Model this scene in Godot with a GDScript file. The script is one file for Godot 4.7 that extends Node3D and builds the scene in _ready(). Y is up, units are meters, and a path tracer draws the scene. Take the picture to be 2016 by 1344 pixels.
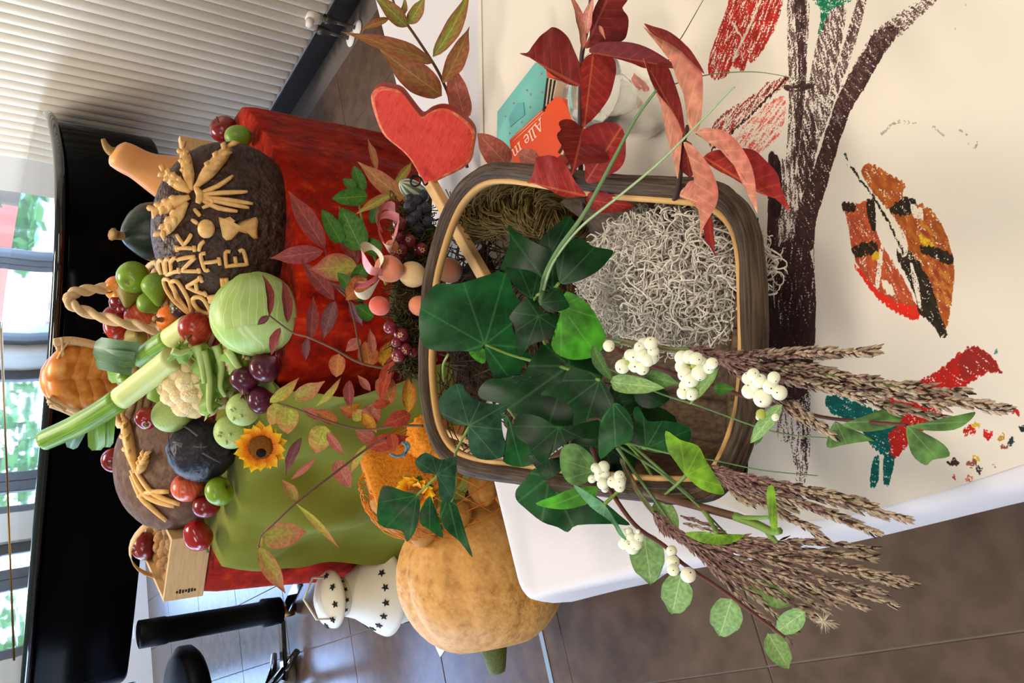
extends Node3D
# Autumn harvest table: a trug of ivy and twigs on a painted cloth, a harvest altar and a grand piano behind.
# The photograph lies on its side: the camera is rolled so that the picture's left is up.
const F := 1600.0
var C := Vector3(0, 1.5, 0)
var CB := Basis(Vector3(0.042981, -0.793851, 0.606591), Vector3(0.999076, 0.034152, -0.026096), Vector3(0, 0.607152, 0.794586))
var E1 := Vector3(0.906, 0, -0.423)   # the room's axes: along the back wall, and along the right wall towards the viewer
var E2 := Vector3(0.423, 0, 0.906)
const TOP := 0.74
const ALT := 0.72
var org := {}
var used := {}
var mats := {}
var rng := RandomNumberGenerator.new()
var nz := FastNoiseLite.new()

func ray(x: float, y: float) -> Vector3:
	return CB * Vector3(x - 1008.0, 672.0 - y, -F)
func P(x: float, y: float, k: float) -> Vector3:      # k >= 0: the point at that height; k < 0: at that distance ahead
	var d := ray(x, y)
	if k >= 0.0:
		return C + d * ((k - C.y) / d.y)
	return C + d * (k / d.z)
func mpp(p: Vector3) -> float:
	return CB.z.dot(C - p) / F
func onp(x: float, y: float, o: Vector3, n: Vector3) -> Vector3:
	var d := ray(x, y)
	return C + d * ((o - C).dot(n) / d.dot(n))
func rm(s: float, h: float, t: float) -> Vector3:
	return E1 * s + E2 * t + Vector3(0, h, 0)

# ---------- naming and tagging
func numbered(n: String) -> String:
	if not used.has(n):
		used[n] = 0
		return n
	used[n] += 1
	return "%s_%03d" % [n, used[n]]
func tag(o: Node, label := "", cat := "", group := "", kind := "") -> Node:
	if label: o.set_meta("label", label)
	if cat: o.set_meta("category", cat)
	if group: o.set_meta("group", group)
	if kind: o.set_meta("kind", kind)
	return o
func thing(n: String, label: String, cat: String, pos := Vector3.ZERO, group := "") -> Node3D:
	var o := Node3D.new()
	o.name = numbered(n)
	add_child(o)
	o.position = pos
	org[o] = pos
	tag(o, label, cat, group)
	return o
func obj(n: String, m, mat: Material, parent: Node = null, pos := Vector3.ZERO) -> MeshInstance3D:
	var mi := MeshInstance3D.new()
	mi.mesh = m.commit() if m is SurfaceTool else m
	mi.material_override = mat
	if parent == null:
		mi.name = numbered(n)
		add_child(mi)
		org[mi] = Vector3.ZERO
		mi.position = pos
	else:
		mi.name = n
		parent.add_child(mi, true)
		var o: Vector3 = org.get(parent, Vector3.ZERO)
		mi.position = pos - o
		org[mi] = pos
	return mi
func top(n: String, m, mat: Material, label: String, cat: String, group := "", kind := "") -> MeshInstance3D:
	var mi := obj(n, m, mat)
	tag(mi, label, cat, group, kind)
	return mi
func struct(n: String, m, mat: Material, parent: Node = null) -> MeshInstance3D:
	var mi := obj(n, m, mat, parent)
	if parent == null: mi.set_meta("kind", "structure")
	return mi

# ---------- materials
func M(key: String, c: Color, rough := 0.7, more := {}) -> StandardMaterial3D:
	if mats.has(key): return mats[key]
	var m := StandardMaterial3D.new()
	m.albedo_color = c
	m.roughness = rough
	m.metallic_specular = more.get("spec", 0.4)
	if more.has("tex"):
		m.albedo_texture = more.tex
	if more.has("nrm"):
		m.normal_enabled = true
		m.normal_texture = more.nrm
		m.normal_scale = more.get("ns", 1.0)
	if more.has("tri"):
		m.uv1_triplanar = true
		m.uv1_world_triplanar = more.get("world", false)
		m.uv1_scale = Vector3.ONE * more.tri if more.tri is float else more.tri
	if more.has("uvs"): m.uv1_scale = more.uvs
	if more.has("metal"): m.metallic = more.metal
	if more.has("coat"):
		m.clearcoat_enabled = true
		m.clearcoat = more.coat
		m.clearcoat_roughness = 0.05
	if more.has("back"):
		m.backlight_enabled = true
		m.backlight = more.back
	if more.has("rim"):
		m.rim_enabled = true
		m.rim = more.rim
		m.rim_tint = 0.8
	if more.has("sss"):
		m.subsurf_scatter_enabled = true
		m.subsurf_scatter_strength = more.sss
	m.cull_mode = BaseMaterial3D.CULL_DISABLED
	mats[key] = m
	return m
func NT(stops: Array, freq := 0.02, size := 256, nrm := 0.0, oct := 4, type := FastNoiseLite.TYPE_SIMPLEX_SMOOTH, sd := 1) -> NoiseTexture2D:
	var t := NoiseTexture2D.new()
	t.width = size
	t.height = size
	t.seamless = true
	var n := FastNoiseLite.new()
	n.noise_type = type
	n.frequency = freq
	n.fractal_octaves = oct
	n.seed = sd
	t.noise = n
	if nrm > 0.0:
		t.as_normal_map = true
		t.bump_strength = nrm
	else:
		var g := Gradient.new()
		var off := PackedFloat32Array()
		var col := PackedColorArray()
		for i in stops.size():
			off.append(float(i) / maxf(1.0, stops.size() - 1))
			col.append(stops[i])
		g.offsets = off
		g.colors = col
		t.color_ramp = g
	return t
func img_tex(w: int, h: int, f: Callable) -> ImageTexture:
	var im := Image.create(w, h, true, Image.FORMAT_RGB8)
	for j in h:
		for i in w:
			im.set_pixel(i, j, f.call((i + 0.5) / w, (j + 0.5) / h))
	im.generate_mipmaps()
	return ImageTexture.create_from_image(im)
func rgb(r: int, g: int, b: int) -> Color:
	return Color(r / 255.0, g / 255.0, b / 255.0)

# ---------- shapes: everything is collected in a SurfaceTool
func S() -> SurfaceTool:
	var st := SurfaceTool.new()
	st.begin(Mesh.PRIMITIVE_TRIANGLES)
	return st
func tri(st: SurfaceTool, a: Vector3, b: Vector3, c: Vector3, ua := Vector2.ZERO, ub := Vector2.ZERO, uc := Vector2.ZERO) -> void:
	st.set_uv(ua)
	st.add_vertex(a)
	st.set_uv(ub)
	st.add_vertex(b)
	st.set_uv(uc)
	st.add_vertex(c)
func grid(st: SurfaceTool, rows: Array, us := 1.0, vs := 1.0, uvs: Array = []) -> void:
	for i in rows.size() - 1:
		var r0: PackedVector3Array = rows[i]
		var r1: PackedVector3Array = rows[i + 1]
		var n := r0.size() - 1
		var v0 := vs * i / (rows.size() - 1)
		var v1 := vs * (i + 1) / (rows.size() - 1)
		for j in n:
			var a := Vector2(us * j / n, v0)
			var b := Vector2(us * (j + 1) / n, v0)
			var c := Vector2(us * (j + 1) / n, v1)
			var d := Vector2(us * j / n, v1)
			if uvs.size():
				a = uvs[i][j]
				b = uvs[i][j + 1]
				c = uvs[i + 1][j + 1]
				d = uvs[i + 1][j]
			if r0[j] != r0[j + 1]:
				tri(st, r0[j], r0[j + 1], r1[j + 1], a, b, c)
			if r1[j] != r1[j + 1]:
				tri(st, r0[j], r1[j + 1], r1[j], a, c, d)
func done(st: SurfaceTool) -> ArrayMesh:
	st.generate_normals()
	return st.commit()
func tube(st: SurfaceTool, pts: Array, rad, sides := 6, caps := true, us := 1.0) -> void:
	var n := pts.size()
	var rows := []
	var up := Vector3.UP
	for i in n:
		var t: Vector3 = (pts[mini(i + 1, n - 1)] - pts[maxi(i - 1, 0)])
		t = t.normalized() if t.length() > 1e-9 else Vector3.UP
		if i == 0 and absf(t.dot(up)) > 0.9: up = Vector3.RIGHT
		var x := up - t * up.dot(t)
		x = x.normalized() if x.length() > 1e-6 else t.cross(Vector3(0.3, 0.5, 0.8)).normalized()
		up = x
		var y := t.cross(x)
		var r: float = rad[i] if rad is Array or rad is PackedFloat32Array else rad
		var row := PackedVector3Array()
		for k in sides + 1:
			var a := -TAU * k / sides
			row.append(pts[i] + (x * cos(a) + y * sin(a)) * r)
		row[sides] = row[0]
		rows.append(row)
	if caps:
		var c0 := PackedVector3Array()
		var c1 := PackedVector3Array()
		for k in sides + 1:
			c0.append(pts[0])
			c1.append(pts[n - 1])
		rows.push_front(c0)
		rows.append(c1)
	grid(st, rows, us, 1.0)
func curve(pts: Array, sub := 5, closed := false) -> Array:
	var out := []
	var n := pts.size()
	for i in (n if closed else n - 1):
		var p0 = pts[(i - 1 + n) % n] if closed or i > 0 else pts[0]
		var p1 = pts[i]
		var p2 = pts[(i + 1) % n]
		var p3 = pts[(i + 2) % n] if closed or i + 2 < n else pts[n - 1]
		for k in sub:
			var t := float(k) / sub
			out.append(0.5 * ((2.0 * p1) + (p2 - p0) * t + (2.0 * p0 - 5.0 * p1 + 4.0 * p2 - p3) * t * t + (3.0 * p1 - p0 - 3.0 * p2 + p3) * t * t * t))
	if not closed: out.append(pts[n - 1])
	return out
func path(list: Array, k0: float, k1 := 999.0, sub := 5) -> Array:     # pixels to a smooth line in space, from depth k0 to k1
	var a := []
	var n := list.size()
	for i in n:
		var k := k0 if k1 == 999.0 else lerpf(k0, k1, float(i) / (n - 1))
		a.append(P(list[i][0], list[i][1], k))
	return curve(a, sub)
func taper(n: int, a: float, b: float) -> Array:
	var r := []
	for i in n: r.append(lerpf(a, b, float(i) / maxf(1.0, n - 1)))
	return r
func lathe(st: SurfaceTool, prof: Array, seg := 24, rib = null, xf := Transform3D()) -> void:
	var rows := []
	for p in prof:
		var row := PackedVector3Array()
		for k in seg + 1:
			var a := TAU * (k % seg) / seg
			var r: float = p.x
			if rib != null: r *= rib.call(a, p.y)
			row.append(xf * Vector3(r * cos(a), p.y, r * sin(a)))
		rows.append(row)
	rows.reverse()
	grid(st, rows)
func ball(st: SurfaceTool, c: Vector3, r: Vector3, nu := 12, nv := 8, b := Basis(), f = null) -> void:
	var rows := []
	for i in nv + 1:
		var th := PI * i / nv
		var row := PackedVector3Array()
		for k in nu + 1:
			var a := -TAU * (k % nu) / nu
			var d := Vector3(sin(th) * cos(a), cos(th), sin(th) * sin(a))
			if i == 0: d = Vector3.UP
			if i == nv: d = Vector3.DOWN
			var m: float = f.call(d) if f != null else 1.0
			row.append(c + b * (d * r * m))
		rows.append(row)
	rows.reverse()
	grid(st, rows)
func box(st: SurfaceTool, c: Vector3, s: Vector3, b := Basis(), ch := 0.0) -> void:     # chamfered box
	var h := s * 0.5
	var e := minf(ch, minf(h.x, minf(h.y, h.z)) * 0.9)
	if e <= 0.0:
		for ax in 3:
			for sg in [-1.0, 1.0]:
				var n := Vector3.ZERO
				n[ax] = sg
				var u := Vector3.ZERO
				u[(ax + 1) % 3] = h[(ax + 1) % 3]
				var v := Vector3.ZERO
				v[(ax + 2) % 3] = h[(ax + 2) % 3] * sg
				var o := n * h
				quad(st, c + b * (o - u - v), c + b * (o - u + v), c + b * (o + u + v), c + b * (o + u - v))
		return
	var rows := []
	var lv := [[-h.y, e], [-h.y + e, 0.0], [h.y - e, 0.0], [h.y, e]]
	for l in lv:
		var hx: float = h.x - l[1]
		var hz: float = h.z - l[1]
		var k := e * 0.6 if l[1] == 0.0 else 0.0
		var row := PackedVector3Array()
		for q in [[hx, hz - e + l[1] * 0.0], [hx - e, hz], [-hx + e, hz], [-hx, hz - e], [-hx, -hz + e], [-hx + e, -hz], [hx - e, -hz], [hx, -hz + e], [hx, hz - e]]:
			row.append(c + b * Vector3(q[0], l[0], q[1]))
		rows.append(row)
	var c0 := PackedVector3Array()
	var c1 := PackedVector3Array()
	for k in 9:
		c0.append(c + b * Vector3(0, -h.y, 0))
		c1.append(c + b * Vector3(0, h.y, 0))
	rows.push_front(c0)
	rows.append(c1)
	st.set_smooth_group(-1)
	rows.reverse()
	grid(st, rows)
	st.set_smooth_group(0)
func quad(st: SurfaceTool, a: Vector3, b: Vector3, c: Vector3, d: Vector3) -> void:
	st.set_smooth_group(-1)
	tri(st, a, b, c, Vector2(0, 0), Vector2(1, 0), Vector2(1, 1))
	tri(st, a, c, d, Vector2(0, 0), Vector2(1, 1), Vector2(0, 1))
	st.set_smooth_group(0)
func prism(st: SurfaceTool, poly: Array, dir: Vector3) -> void:          # a flat outline (points in space) pushed along dir
	var flat := PackedVector2Array()
	var n := dir.normalized()
	var x := n.cross(Vector3.UP)
	if x.length() < 0.1: x = n.cross(Vector3.RIGHT)
	x = x.normalized()
	var y := n.cross(x)
	for p in poly: flat.append(Vector2((p - poly[0]).dot(x), (p - poly[0]).dot(y)))
	var ix := Geometry2D.triangulate_polygon(flat)
	st.set_smooth_group(-1)
	for i in range(0, ix.size(), 3):
		tri(st, poly[ix[i]], poly[ix[i + 1]], poly[ix[i + 2]], flat[ix[i]], flat[ix[i + 1]], flat[ix[i + 2]])
		tri(st, poly[ix[i]] + dir, poly[ix[i + 2]] + dir, poly[ix[i + 1]] + dir, flat[ix[i]], flat[ix[i + 2]], flat[ix[i + 1]])
	for i in poly.size():
		var a: Vector3 = poly[i]
		var b: Vector3 = poly[(i + 1) % poly.size()]
		tri(st, a, a + dir, b + dir)
		tri(st, a, b + dir, b)
	st.set_smooth_group(0)
func pxs(list: Array, o: Vector3, n: Vector3) -> Array:
	var a := []
	for p in list: a.append(onp(p[0], p[1], o, n))
	return a

# ---------- leaves
func leaf_mat(key: String, c: Color, edge: Color, vein: Color, tip := Color(0, 0, 0, 0), gloss := 0.55) -> StandardMaterial3D:
	if mats.has(key): return mats[key]
	var f := func(u: float, v: float) -> Color:
		var s := absf(v * 2.0 - 1.0)
		var q := fposmod((u - s * 0.28) * 7.5, 1.0)
		var side := smoothstep(0.1, 0.0, minf(q, 1.0 - q)) * (1.0 - s) * 0.6
		var mid := smoothstep(0.05, 0.012, s)
		var b := c.lerp(edge, clampf(pow(s, 2.2) + nz.get_noise_2d(u * 90.0, v * 60.0) * 0.5, 0, 1))
		if tip.a > 0.0: b = b.lerp(tip, smoothstep(0.3, 0.95, u + nz.get_noise_2d(u * 50.0 + 300.0, v * 40.0) * 0.3))
		b = b * (1.0 + 0.18 * nz.get_noise_2d(u * 400.0, v * 250.0 + 70.0))
		return b.lerp(vein, maxf(side, mid * 0.85))
	var t := img_tex(128, 96, f)
	return M(key, Color.WHITE, gloss, {"tex": t, "back": Color(c.r, c.g, c.b) * 0.35, "spec": 0.2})
func ivy_mat(key: String, c: Color, vein: Color, gloss := 0.3) -> StandardMaterial3D:
	if mats.has(key): return mats[key]
	var f := func(u: float, v: float) -> Color:
		var p := Vector2(u * 2.0 - 1.0, v * 2.0 - 1.0)
		var k := 0.0
		for a in [0.0, 0.62, -0.62, 1.35, -1.35, 2.2, -2.2]:
			var d := Vector2(cos(a), sin(a))
			var along := p.dot(d)
			var off := absf(p.cross(d))
			if along > 0.0:
				k = maxf(k, smoothstep(0.016, 0.004, off) * (0.95 - along * 0.35))
				var q := fposmod((along - off * 0.75) * 6.0, 1.0)
				if off < 0.32 and along > 0.1:
					k = maxf(k, smoothstep(0.07, 0.0, minf(q, 1.0 - q)) * 0.45 * (1.0 - off * 3.0))
		var b := c * (1.0 + 0.35 * nz.get_noise_2d(u * 160.0, v * 160.0) + 0.15 * nz.get_noise_2d(u * 500.0, v * 500.0))
		return b.lerp(vein, k * 0.5)
	var t := img_tex(160, 160, f)
	return M(key, Color.WHITE, gloss, {"tex": t, "back": c * 0.3, "spec": 0.3})
func leaf(base: Vector3, tip: Vector3, w: float, fold := 0.2, curl := 0.1, roll := 0.0, shape := 0, sway := 0.0) -> ArrayMesh:
	var L := (tip - base).length()
	var dir := (tip - base) / L
	var view := (C - (base + tip) * 0.5).normalized()
	var side := dir.cross(view).normalized()
	side = side.rotated(dir, roll)
	var nrm := side.cross(dir)
	var rows := []
	var nt := 12
	var ns := 6
	for i in nt + 1:
		var t := float(i) / nt
		var hw: float
		if shape == 0: hw = pow(sin(PI * pow(t, 0.8)), 0.85) * (1.0 - 0.45 * smoothstep(0.62, 1.0, t))     # long pointed oval
		elif shape == 1: hw = pow(sin(PI * pow(t, 0.72)), 0.62) * (1.0 - 0.25 * smoothstep(0.75, 1.0, t))    # broad oval
		else: hw = pow(sin(PI * t), 1.1)                                                                     # narrow
		hw = maxf(hw, 0.02) * w * 0.5
		var row := PackedVector3Array()
		for j in ns + 1:
			var s := 2.0 * j / ns - 1.0
			var wav := 0.05 * w * sin(t * 17.0 + s * 2.0 + L * 900.0) * absf(s)
			var off := nrm * (absf(s) * hw * fold + curl * L * (sin(PI * t) - 0.0) + wav) + side * (sway * L * sin(PI * t))
			row.append(base + dir * (t * L) + side * (s * hw * (1.0 - 0.3 * absf(fold) * absf(s))) + off)
		rows.append(row)
	var uvs := []
	for i in nt + 1:
		var r := []
		for j in ns + 1: r.append(Vector2(float(i) / nt, float(j) / ns))
		uvs.append(r)
	var st := S()
	grid(st, rows, 1, 1, uvs)
	return done(st)
func leaf_poly(outl: Array, bx: float, by: float, k: float, tx := 0.0, ty := 0.0, dome := 0.12, spin := 999.0) -> ArrayMesh:   # a lobed leaf from its outline; (bx, by) is where the stalk joins
	var base := P(bx, by, k)
	var n := ((C - base).normalized() + CB.x * tx + CB.y * ty).normalized()
	var pts := []
	for p in outl: pts.append(onp(p[0], p[1], base, n))
	pts = curve(pts, 3, true)
	var mid := Vector3.ZERO
	var rmax := 0.0
	for p in pts: mid += p / pts.size()
	var ax := (mid - base).normalized()
	var ay := n.cross(ax)
	for p in pts: rmax = maxf(rmax, (p - base).length())
	var hub := base + (mid - base) * 0.08
	var rings := 5
	var rows := []
	var uvs := []
	for r in rings + 1:
		var f := float(r) / rings
		var row := PackedVector3Array()
		var ur := []
		for i in pts.size() + 1:
			var q: Vector3 = hub.lerp(pts[i % pts.size()], f)
			var d := q - base
			var rr := d.length() / rmax
			q += n * rmax * (-dome * rr * rr + 0.035 * sin(d.dot(ax) * 90.0 + d.dot(ay) * 60.0) * rr)
			row.append(q)
			ur.append(Vector2(0.5 + 0.48 * d.dot(ax) / rmax, 0.5 + 0.48 * d.dot(ay) / rmax))
		rows.append(row)
		uvs.append(ur)
	var st := S()
	grid(st, rows, 1, 1, uvs)
	return done(st)
func leaf_outline(outl: Array, bx: float, by: float, tx: float, ty: float, k: float, kt: float, cup := 0.1, lean := 0.0) -> ArrayMesh:   # a leaf with one midrib, from its outline
	var base := P(bx, by, k)
	var tip := P(tx, ty, kt)
	var ax := (tip - base).normalized()
	var n := (C - base).normalized()
	n = (n - ax * n.dot(ax)).normalized().rotated(ax, lean)
	var ay := n.cross(ax)
	var L := (tip - base).length()
	var pts := []
	for p in outl: pts.append(onp(p[0], p[1], base, n))
	pts = curve(pts, 3, true)
	var wmax := 0.001
	for p in pts: wmax = maxf(wmax, absf((p - base).dot(ay)))
	var mid := Vector3.ZERO
	for p in pts: mid += p / pts.size()
	var rows := []
	var uvs := []
	for r in 7:
		var f := r / 6.0
		var row := PackedVector3Array()
		var ur := []
		for i in pts.size() + 1:
			var q: Vector3 = mid.lerp(pts[i % pts.size()], f)
			var d := q - base
			var u := d.dot(ax) / L
			var v := d.dot(ay) / wmax
			q += n * (wmax * cup * (absf(v) * 2.2 - 0.6) - L * 0.09 * pow(u - 0.45, 2) * 2.0 + 0.05 * wmax * sin(u * 19.0 + v * 3.0) * f)
			row.append(q)
			ur.append(Vector2(clampf(u, 0.01, 0.99), clampf(0.5 + 0.48 * v, 0.01, 0.99)))
		rows.append(row)
		uvs.append(ur)
	var st := S()
	grid(st, rows, 1, 1, uvs)
	return done(st)
func shaped(root: Node3D, list: Array) -> void:     # [material, outline, bx, by, tx, ty, k base, k tip, cup, lean]
	for a in list: obj("leaf", leaf_outline(a[1], a[2], a[3], a[4], a[5], a[6], a[7], a[8] if a.size() > 8 else 0.1, a[9] if a.size() > 9 else 0.0), mats[a[0]], root)
func leaves(root: Node3D, list: Array) -> void:     # [material, bx, by, tx, ty, width px, k base, k tip, fold, curl, roll, shape]
	for a in list:
		var b := P(a[1], a[2], a[6])
		var t := P(a[3], a[4], a[7])
		var w: float = a[5] * (mpp(b) + mpp(t)) * 0.5
		obj("leaf", leaf(b, t, w, a[8] if a.size() > 8 else 0.25, a[9] if a.size() > 9 else 0.08, a[10] if a.size() > 10 else 0.0, a[11] if a.size() > 11 else 0), mats[a[0]], root)
func stem(root: Node3D, pts: Array, r0: float, r1: float, mat: Material, called := "stem", sides := 6) -> void:
	var st := S()
	tube(st, pts, taper(pts.size(), r0, r1), sides)
	obj(called, done(st), mat, root)

func _ready() -> void:
	# ---- camera, sky, lamps
	var cam := Camera3D.new()
	cam.name = "camera"
	add_child(cam)
	cam.transform = Transform3D(CB, C)
	cam.fov = rad_to_deg(2.0 * atan(672.0 / F))
	cam.near = 0.02
	cam.far = 200.0
	cam.current = true
	var we := WorldEnvironment.new()
	we.name = "world"
	var env := Environment.new()
	var sky := Sky.new()
	var sm := ProceduralSkyMaterial.new()
	sm.sky_top_color = Color(0.55, 0.70, 0.95)
	sm.sky_horizon_color = Color(0.90, 0.95, 1.0)
	sm.ground_bottom_color = Color(0.30, 0.32, 0.28)
	sm.ground_horizon_color = Color(0.90, 0.95, 1.0)
	sm.sky_energy_multiplier = SKY_E
	sm.ground_energy_multiplier = SKY_E * 0.6
	sky.sky_material = sm
	env.background_mode = Environment.BG_SKY
	env.sky = sky
	env.tonemap_mode = Environment.TONE_MAPPER_LINEAR
	env.tonemap_exposure = 0.55
	env.sdfgi_enabled = true
	env.ssao_enabled = true
	env.ssil_enabled = true
	we.environment = env
	add_child(we)
	for a in LAMPS:      # flat ceiling lamps
		ceiling_lamp(a[0], a[1], a[2])
	rng.seed = 7
	nz.seed = 5
	nz.frequency = 0.02
	nz.fractal_octaves = 3
	materials()
	room()
	outside()
	piano()
	altar()
	produce()
	floor_things()
	table()
	trug()
	plants()
	ivy()
	grasses()

const SKY_E := 4.5
const LAMPS := [[0.7, 0.55, 0.63], [1.35, -3.2, 1.6], [-1.3, -1.0, 0.75], [-1.4, 1.4, 0.5]]
const LAMP_E := 9.0
func ceiling_lamp(s: float, t: float, e: float) -> void:
	var p := rm(s, 3.1, t)
	var o := thing("ceiling_lamp", "flat white ceiling lamp " + ("over the painted tablecloth" if s == 0.7 else "near the radiator wall" if s > 1.0 else "over the piano side of the room" if t < 0.0 else "over the empty floor at the back"), "lamp", p)
	var b := Basis(E1, Vector3.UP, E2)
	var st := S()
	box(st, p - Vector3(0, 0.025, 0), Vector3(1.24, 0.05, 0.34), b, 0.008)
	obj("housing", done(st), M("lamp_house", Color(0.9, 0.9, 0.9), 0.5), o)
	st = S()
	box(st, p - Vector3(0, 0.052, 0), Vector3(1.18, 0.006, 0.28), b)
	var g := M("lamp_glow", Color(0.9, 0.9, 0.9), 0.5)
	g.emission_enabled = true
	g.emission = Color(1.0, 0.955, 0.895)
	g.emission_energy_multiplier = 2.0
	obj("lamp_diffuser", done(st), g, o)
	var l := AreaLight3D.new()
	l.name = "lamp_light"
	o.add_child(l)
	l.position = Vector3(0, -0.065, 0)
	l.basis = Basis(E1, E2 * -1.0, Vector3.UP)
	l.area_size = Vector2(1.18, 0.28)
	l.light_color = Color(1.0, 0.95, 0.89)
	l.light_energy = LAMP_E * e
	l.shadow_enabled = true
	l.set("area_range", 14.0)

func materials() -> void:
	var NRM := NT([], 0.06, 256, 6.0)
	M("wall", rgb(214, 206, 194), 0.9)
	M("ceiling", rgb(235, 232, 226), 0.9)
	M("frame", rgb(96, 98, 102), 0.5)
	M("tile", Color.WHITE, 0.24, {"tex": NT([rgb(80, 62, 51), rgb(94, 75, 62), rgb(105, 85, 72)], 0.03, 256), "tri": 1.3, "world": true, "spec": 0.45})
	M("grout", rgb(112, 104, 98), 0.8)
	M("skirting", rgb(44, 39, 38), 0.35)
	M("steel", rgb(160, 160, 155), 0.35, {"metal": 0.9})
	M("radiator", rgb(226, 220, 208), 0.4)
	M("black", rgb(7, 7, 8), 0.04, {"spec": 0.6, "coat": 0.6})
	M("black_matt", rgb(7, 7, 8), 0.5, {"spec": 0.15})
	M("case_black", rgb(5, 5, 6), 0.12, {"spec": 0.12})
	M("brass", rgb(120, 90, 48), 0.35, {"metal": 1.0})
	M("velvet", Color.WHITE, 0.75, {"tex": NT([rgb(60, 6, 0), rgb(140, 18, 2), rgb(160, 30, 4), rgb(232, 84, 14)], 0.016, 512, 0.0, 5), "tri": Vector3(2.2, 1.4, 2.2), "world": true, "rim": 0.12, "spec": 0.15, "nrm": NRM, "ns": 0.5})
	M("olive", Color.WHITE, 0.85, {"tex": NT([rgb(110, 114, 36), rgb(122, 125, 46)], 0.2, 256), "tri": 3.0, "world": true, "rim": 0.15, "spec": 0.2})
	M("white_cloth", rgb(213, 208, 209), 0.85, {"nrm": NRM, "tri": 5.0, "ns": 0.04})
	M("crust", Color.WHITE, 0.5, {"tex": NT([rgb(22, 12, 8), rgb(46, 27, 18), rgb(66, 42, 30), rgb(92, 68, 54)], 0.03, 256, 0.0, 5), "tri": 3.0, "nrm": NRM, "ns": 0.9})
	M("crust_grey", Color.WHITE, 0.75, {"tex": NT([rgb(70, 46, 32), rgb(98, 70, 52), rgb(128, 100, 80)], 0.03, 256, 0.0, 5), "tri": 3.0, "nrm": NRM, "ns": 0.5})
	M("dough", Color.WHITE, 0.4, {"tex": NT([rgb(206, 152, 86), rgb(226, 178, 110), rgb(236, 196, 134)], 0.03, 128), "tri": 12.0})
	M("brioche", Color.WHITE, 0.35, {"tex": NT([rgb(168, 84, 24), rgb(200, 122, 44), rgb(226, 176, 96)], 0.03, 128), "tri": 5.0})
	M("rope", Color.WHITE, 0.8, {"tex": NT([rgb(196, 160, 116), rgb(226, 196, 152)], 0.06, 128), "tri": 20.0})
	M("wood_light", Color.WHITE, 0.6, {"tex": NT([rgb(196, 152, 96), rgb(214, 172, 116), rgb(224, 184, 130)], 0.02, 256), "tri": Vector3(4, 22, 4)})
	M("wood_box", Color.WHITE, 0.65, {"tex": NT([rgb(196, 160, 108), rgb(214, 180, 130), rgb(222, 190, 140)], 0.02, 256), "tri": Vector3(2, 16, 2)})
	M("bark", Color.WHITE, 0.7, {"tex": NT([rgb(42, 32, 24), rgb(84, 68, 52), rgb(118, 98, 78)], 0.02, 256, 0.0, 5), "uvs": Vector3(14, 1.2, 1), "nrm": NRM, "ns": 0.8})
	M("trug_board", Color.WHITE, 0.65, {"tex": NT([rgb(58, 42, 26), rgb(92, 68, 42), rgb(120, 94, 60)], 0.025, 256), "uvs": Vector3(1, 6, 1)})
	M("trug_strip", Color.WHITE, 0.6, {"tex": NT([rgb(164, 120, 66), rgb(204, 160, 100), rgb(226, 186, 128)], 0.03, 128), "uvs": Vector3(20, 1, 1)})
	M("heart_red", Color.WHITE, 0.6, {"tex": NT([rgb(150, 28, 22), rgb(208, 58, 44), rgb(216, 66, 50), rgb(222, 84, 64)], 0.03, 256, 0.0, 5), "tri": Vector3(6, 14, 6), "nrm": NRM, "ns": 0.5})
	M("heart_side", Color.WHITE, 0.6, {"tex": NT([rgb(140, 24, 18), rgb(182, 40, 30)], 0.03, 128), "tri": 8.0})
	M("heart_bare", rgb(222, 150, 104), 0.7)
	M("apple_dark", Color.WHITE, 0.25, {"tex": fruit_tex(rgb(112, 16, 22), rgb(150, 40, 34), rgb(160, 120, 60), 0.25), "spec": 0.5})
	M("apple_red", Color.WHITE, 0.28, {"tex": fruit_tex(rgb(150, 30, 24), rgb(196, 84, 48), rgb(206, 150, 70), 0.45), "spec": 0.5})
	M("apple_pink", Color.WHITE, 0.3, {"tex": fruit_tex(rgb(196, 66, 44), rgb(226, 130, 84), rgb(214, 150, 90), 0.5), "spec": 0.5})
	M("apple_green", Color.WHITE, 0.32, {"tex": fruit_tex(rgb(112, 146, 26), rgb(142, 168, 50), rgb(120, 110, 40), 0.3), "spec": 0.5})
	M("pear_green", Color.WHITE, 0.4, {"tex": NT([rgb(86, 128, 30), rgb(118, 152, 48), rgb(140, 168, 66)], 0.04, 128), "tri": 2.0, "spec": 0.45})
	M("pear_brown", Color.WHITE, 0.55, {"tex": NT([rgb(110, 92, 34), rgb(140, 124, 50), rgb(120, 130, 50)], 0.05, 128), "tri": 2.0})
	M("apple_yellow", Color.WHITE, 0.3, {"tex": fruit_tex(rgb(226, 120, 50), rgb(232, 176, 56), rgb(230, 190, 80), 0.6), "spec": 0.5})
	M("pepper", rgb(150, 20, 26), 0.2, {"spec": 0.6})
	M("orange_squash", Color.WHITE, 0.4, {"tex": NT([rgb(226, 100, 14), rgb(240, 130, 30)], 0.04, 128), "tri": 2.0})
	M("plum", rgb(62, 26, 40), 0.35)
	M("onion", Color.WHITE, 0.22, {"tex": fruit_tex(rgb(72, 22, 40), rgb(110, 50, 66), rgb(150, 110, 110), 0.35), "spec": 0.5})
	M("kohlrabi", Color.WHITE, 0.45, {"tex": NT([rgb(150, 172, 92), rgb(172, 192, 116), rgb(186, 204, 134)], 0.03, 128), "tri": 1.6})
	M("cabbage", Color.WHITE, 0.42, {"tex": cabbage_tex(), "spec": 0.4})
	M("cauli", Color.WHITE, 0.85, {"tex": NT([rgb(214, 182, 126), rgb(236, 212, 160), rgb(242, 224, 180)], 0.08, 128), "tri": 8.0, "nrm": NRM, "ns": 1.0})
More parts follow.
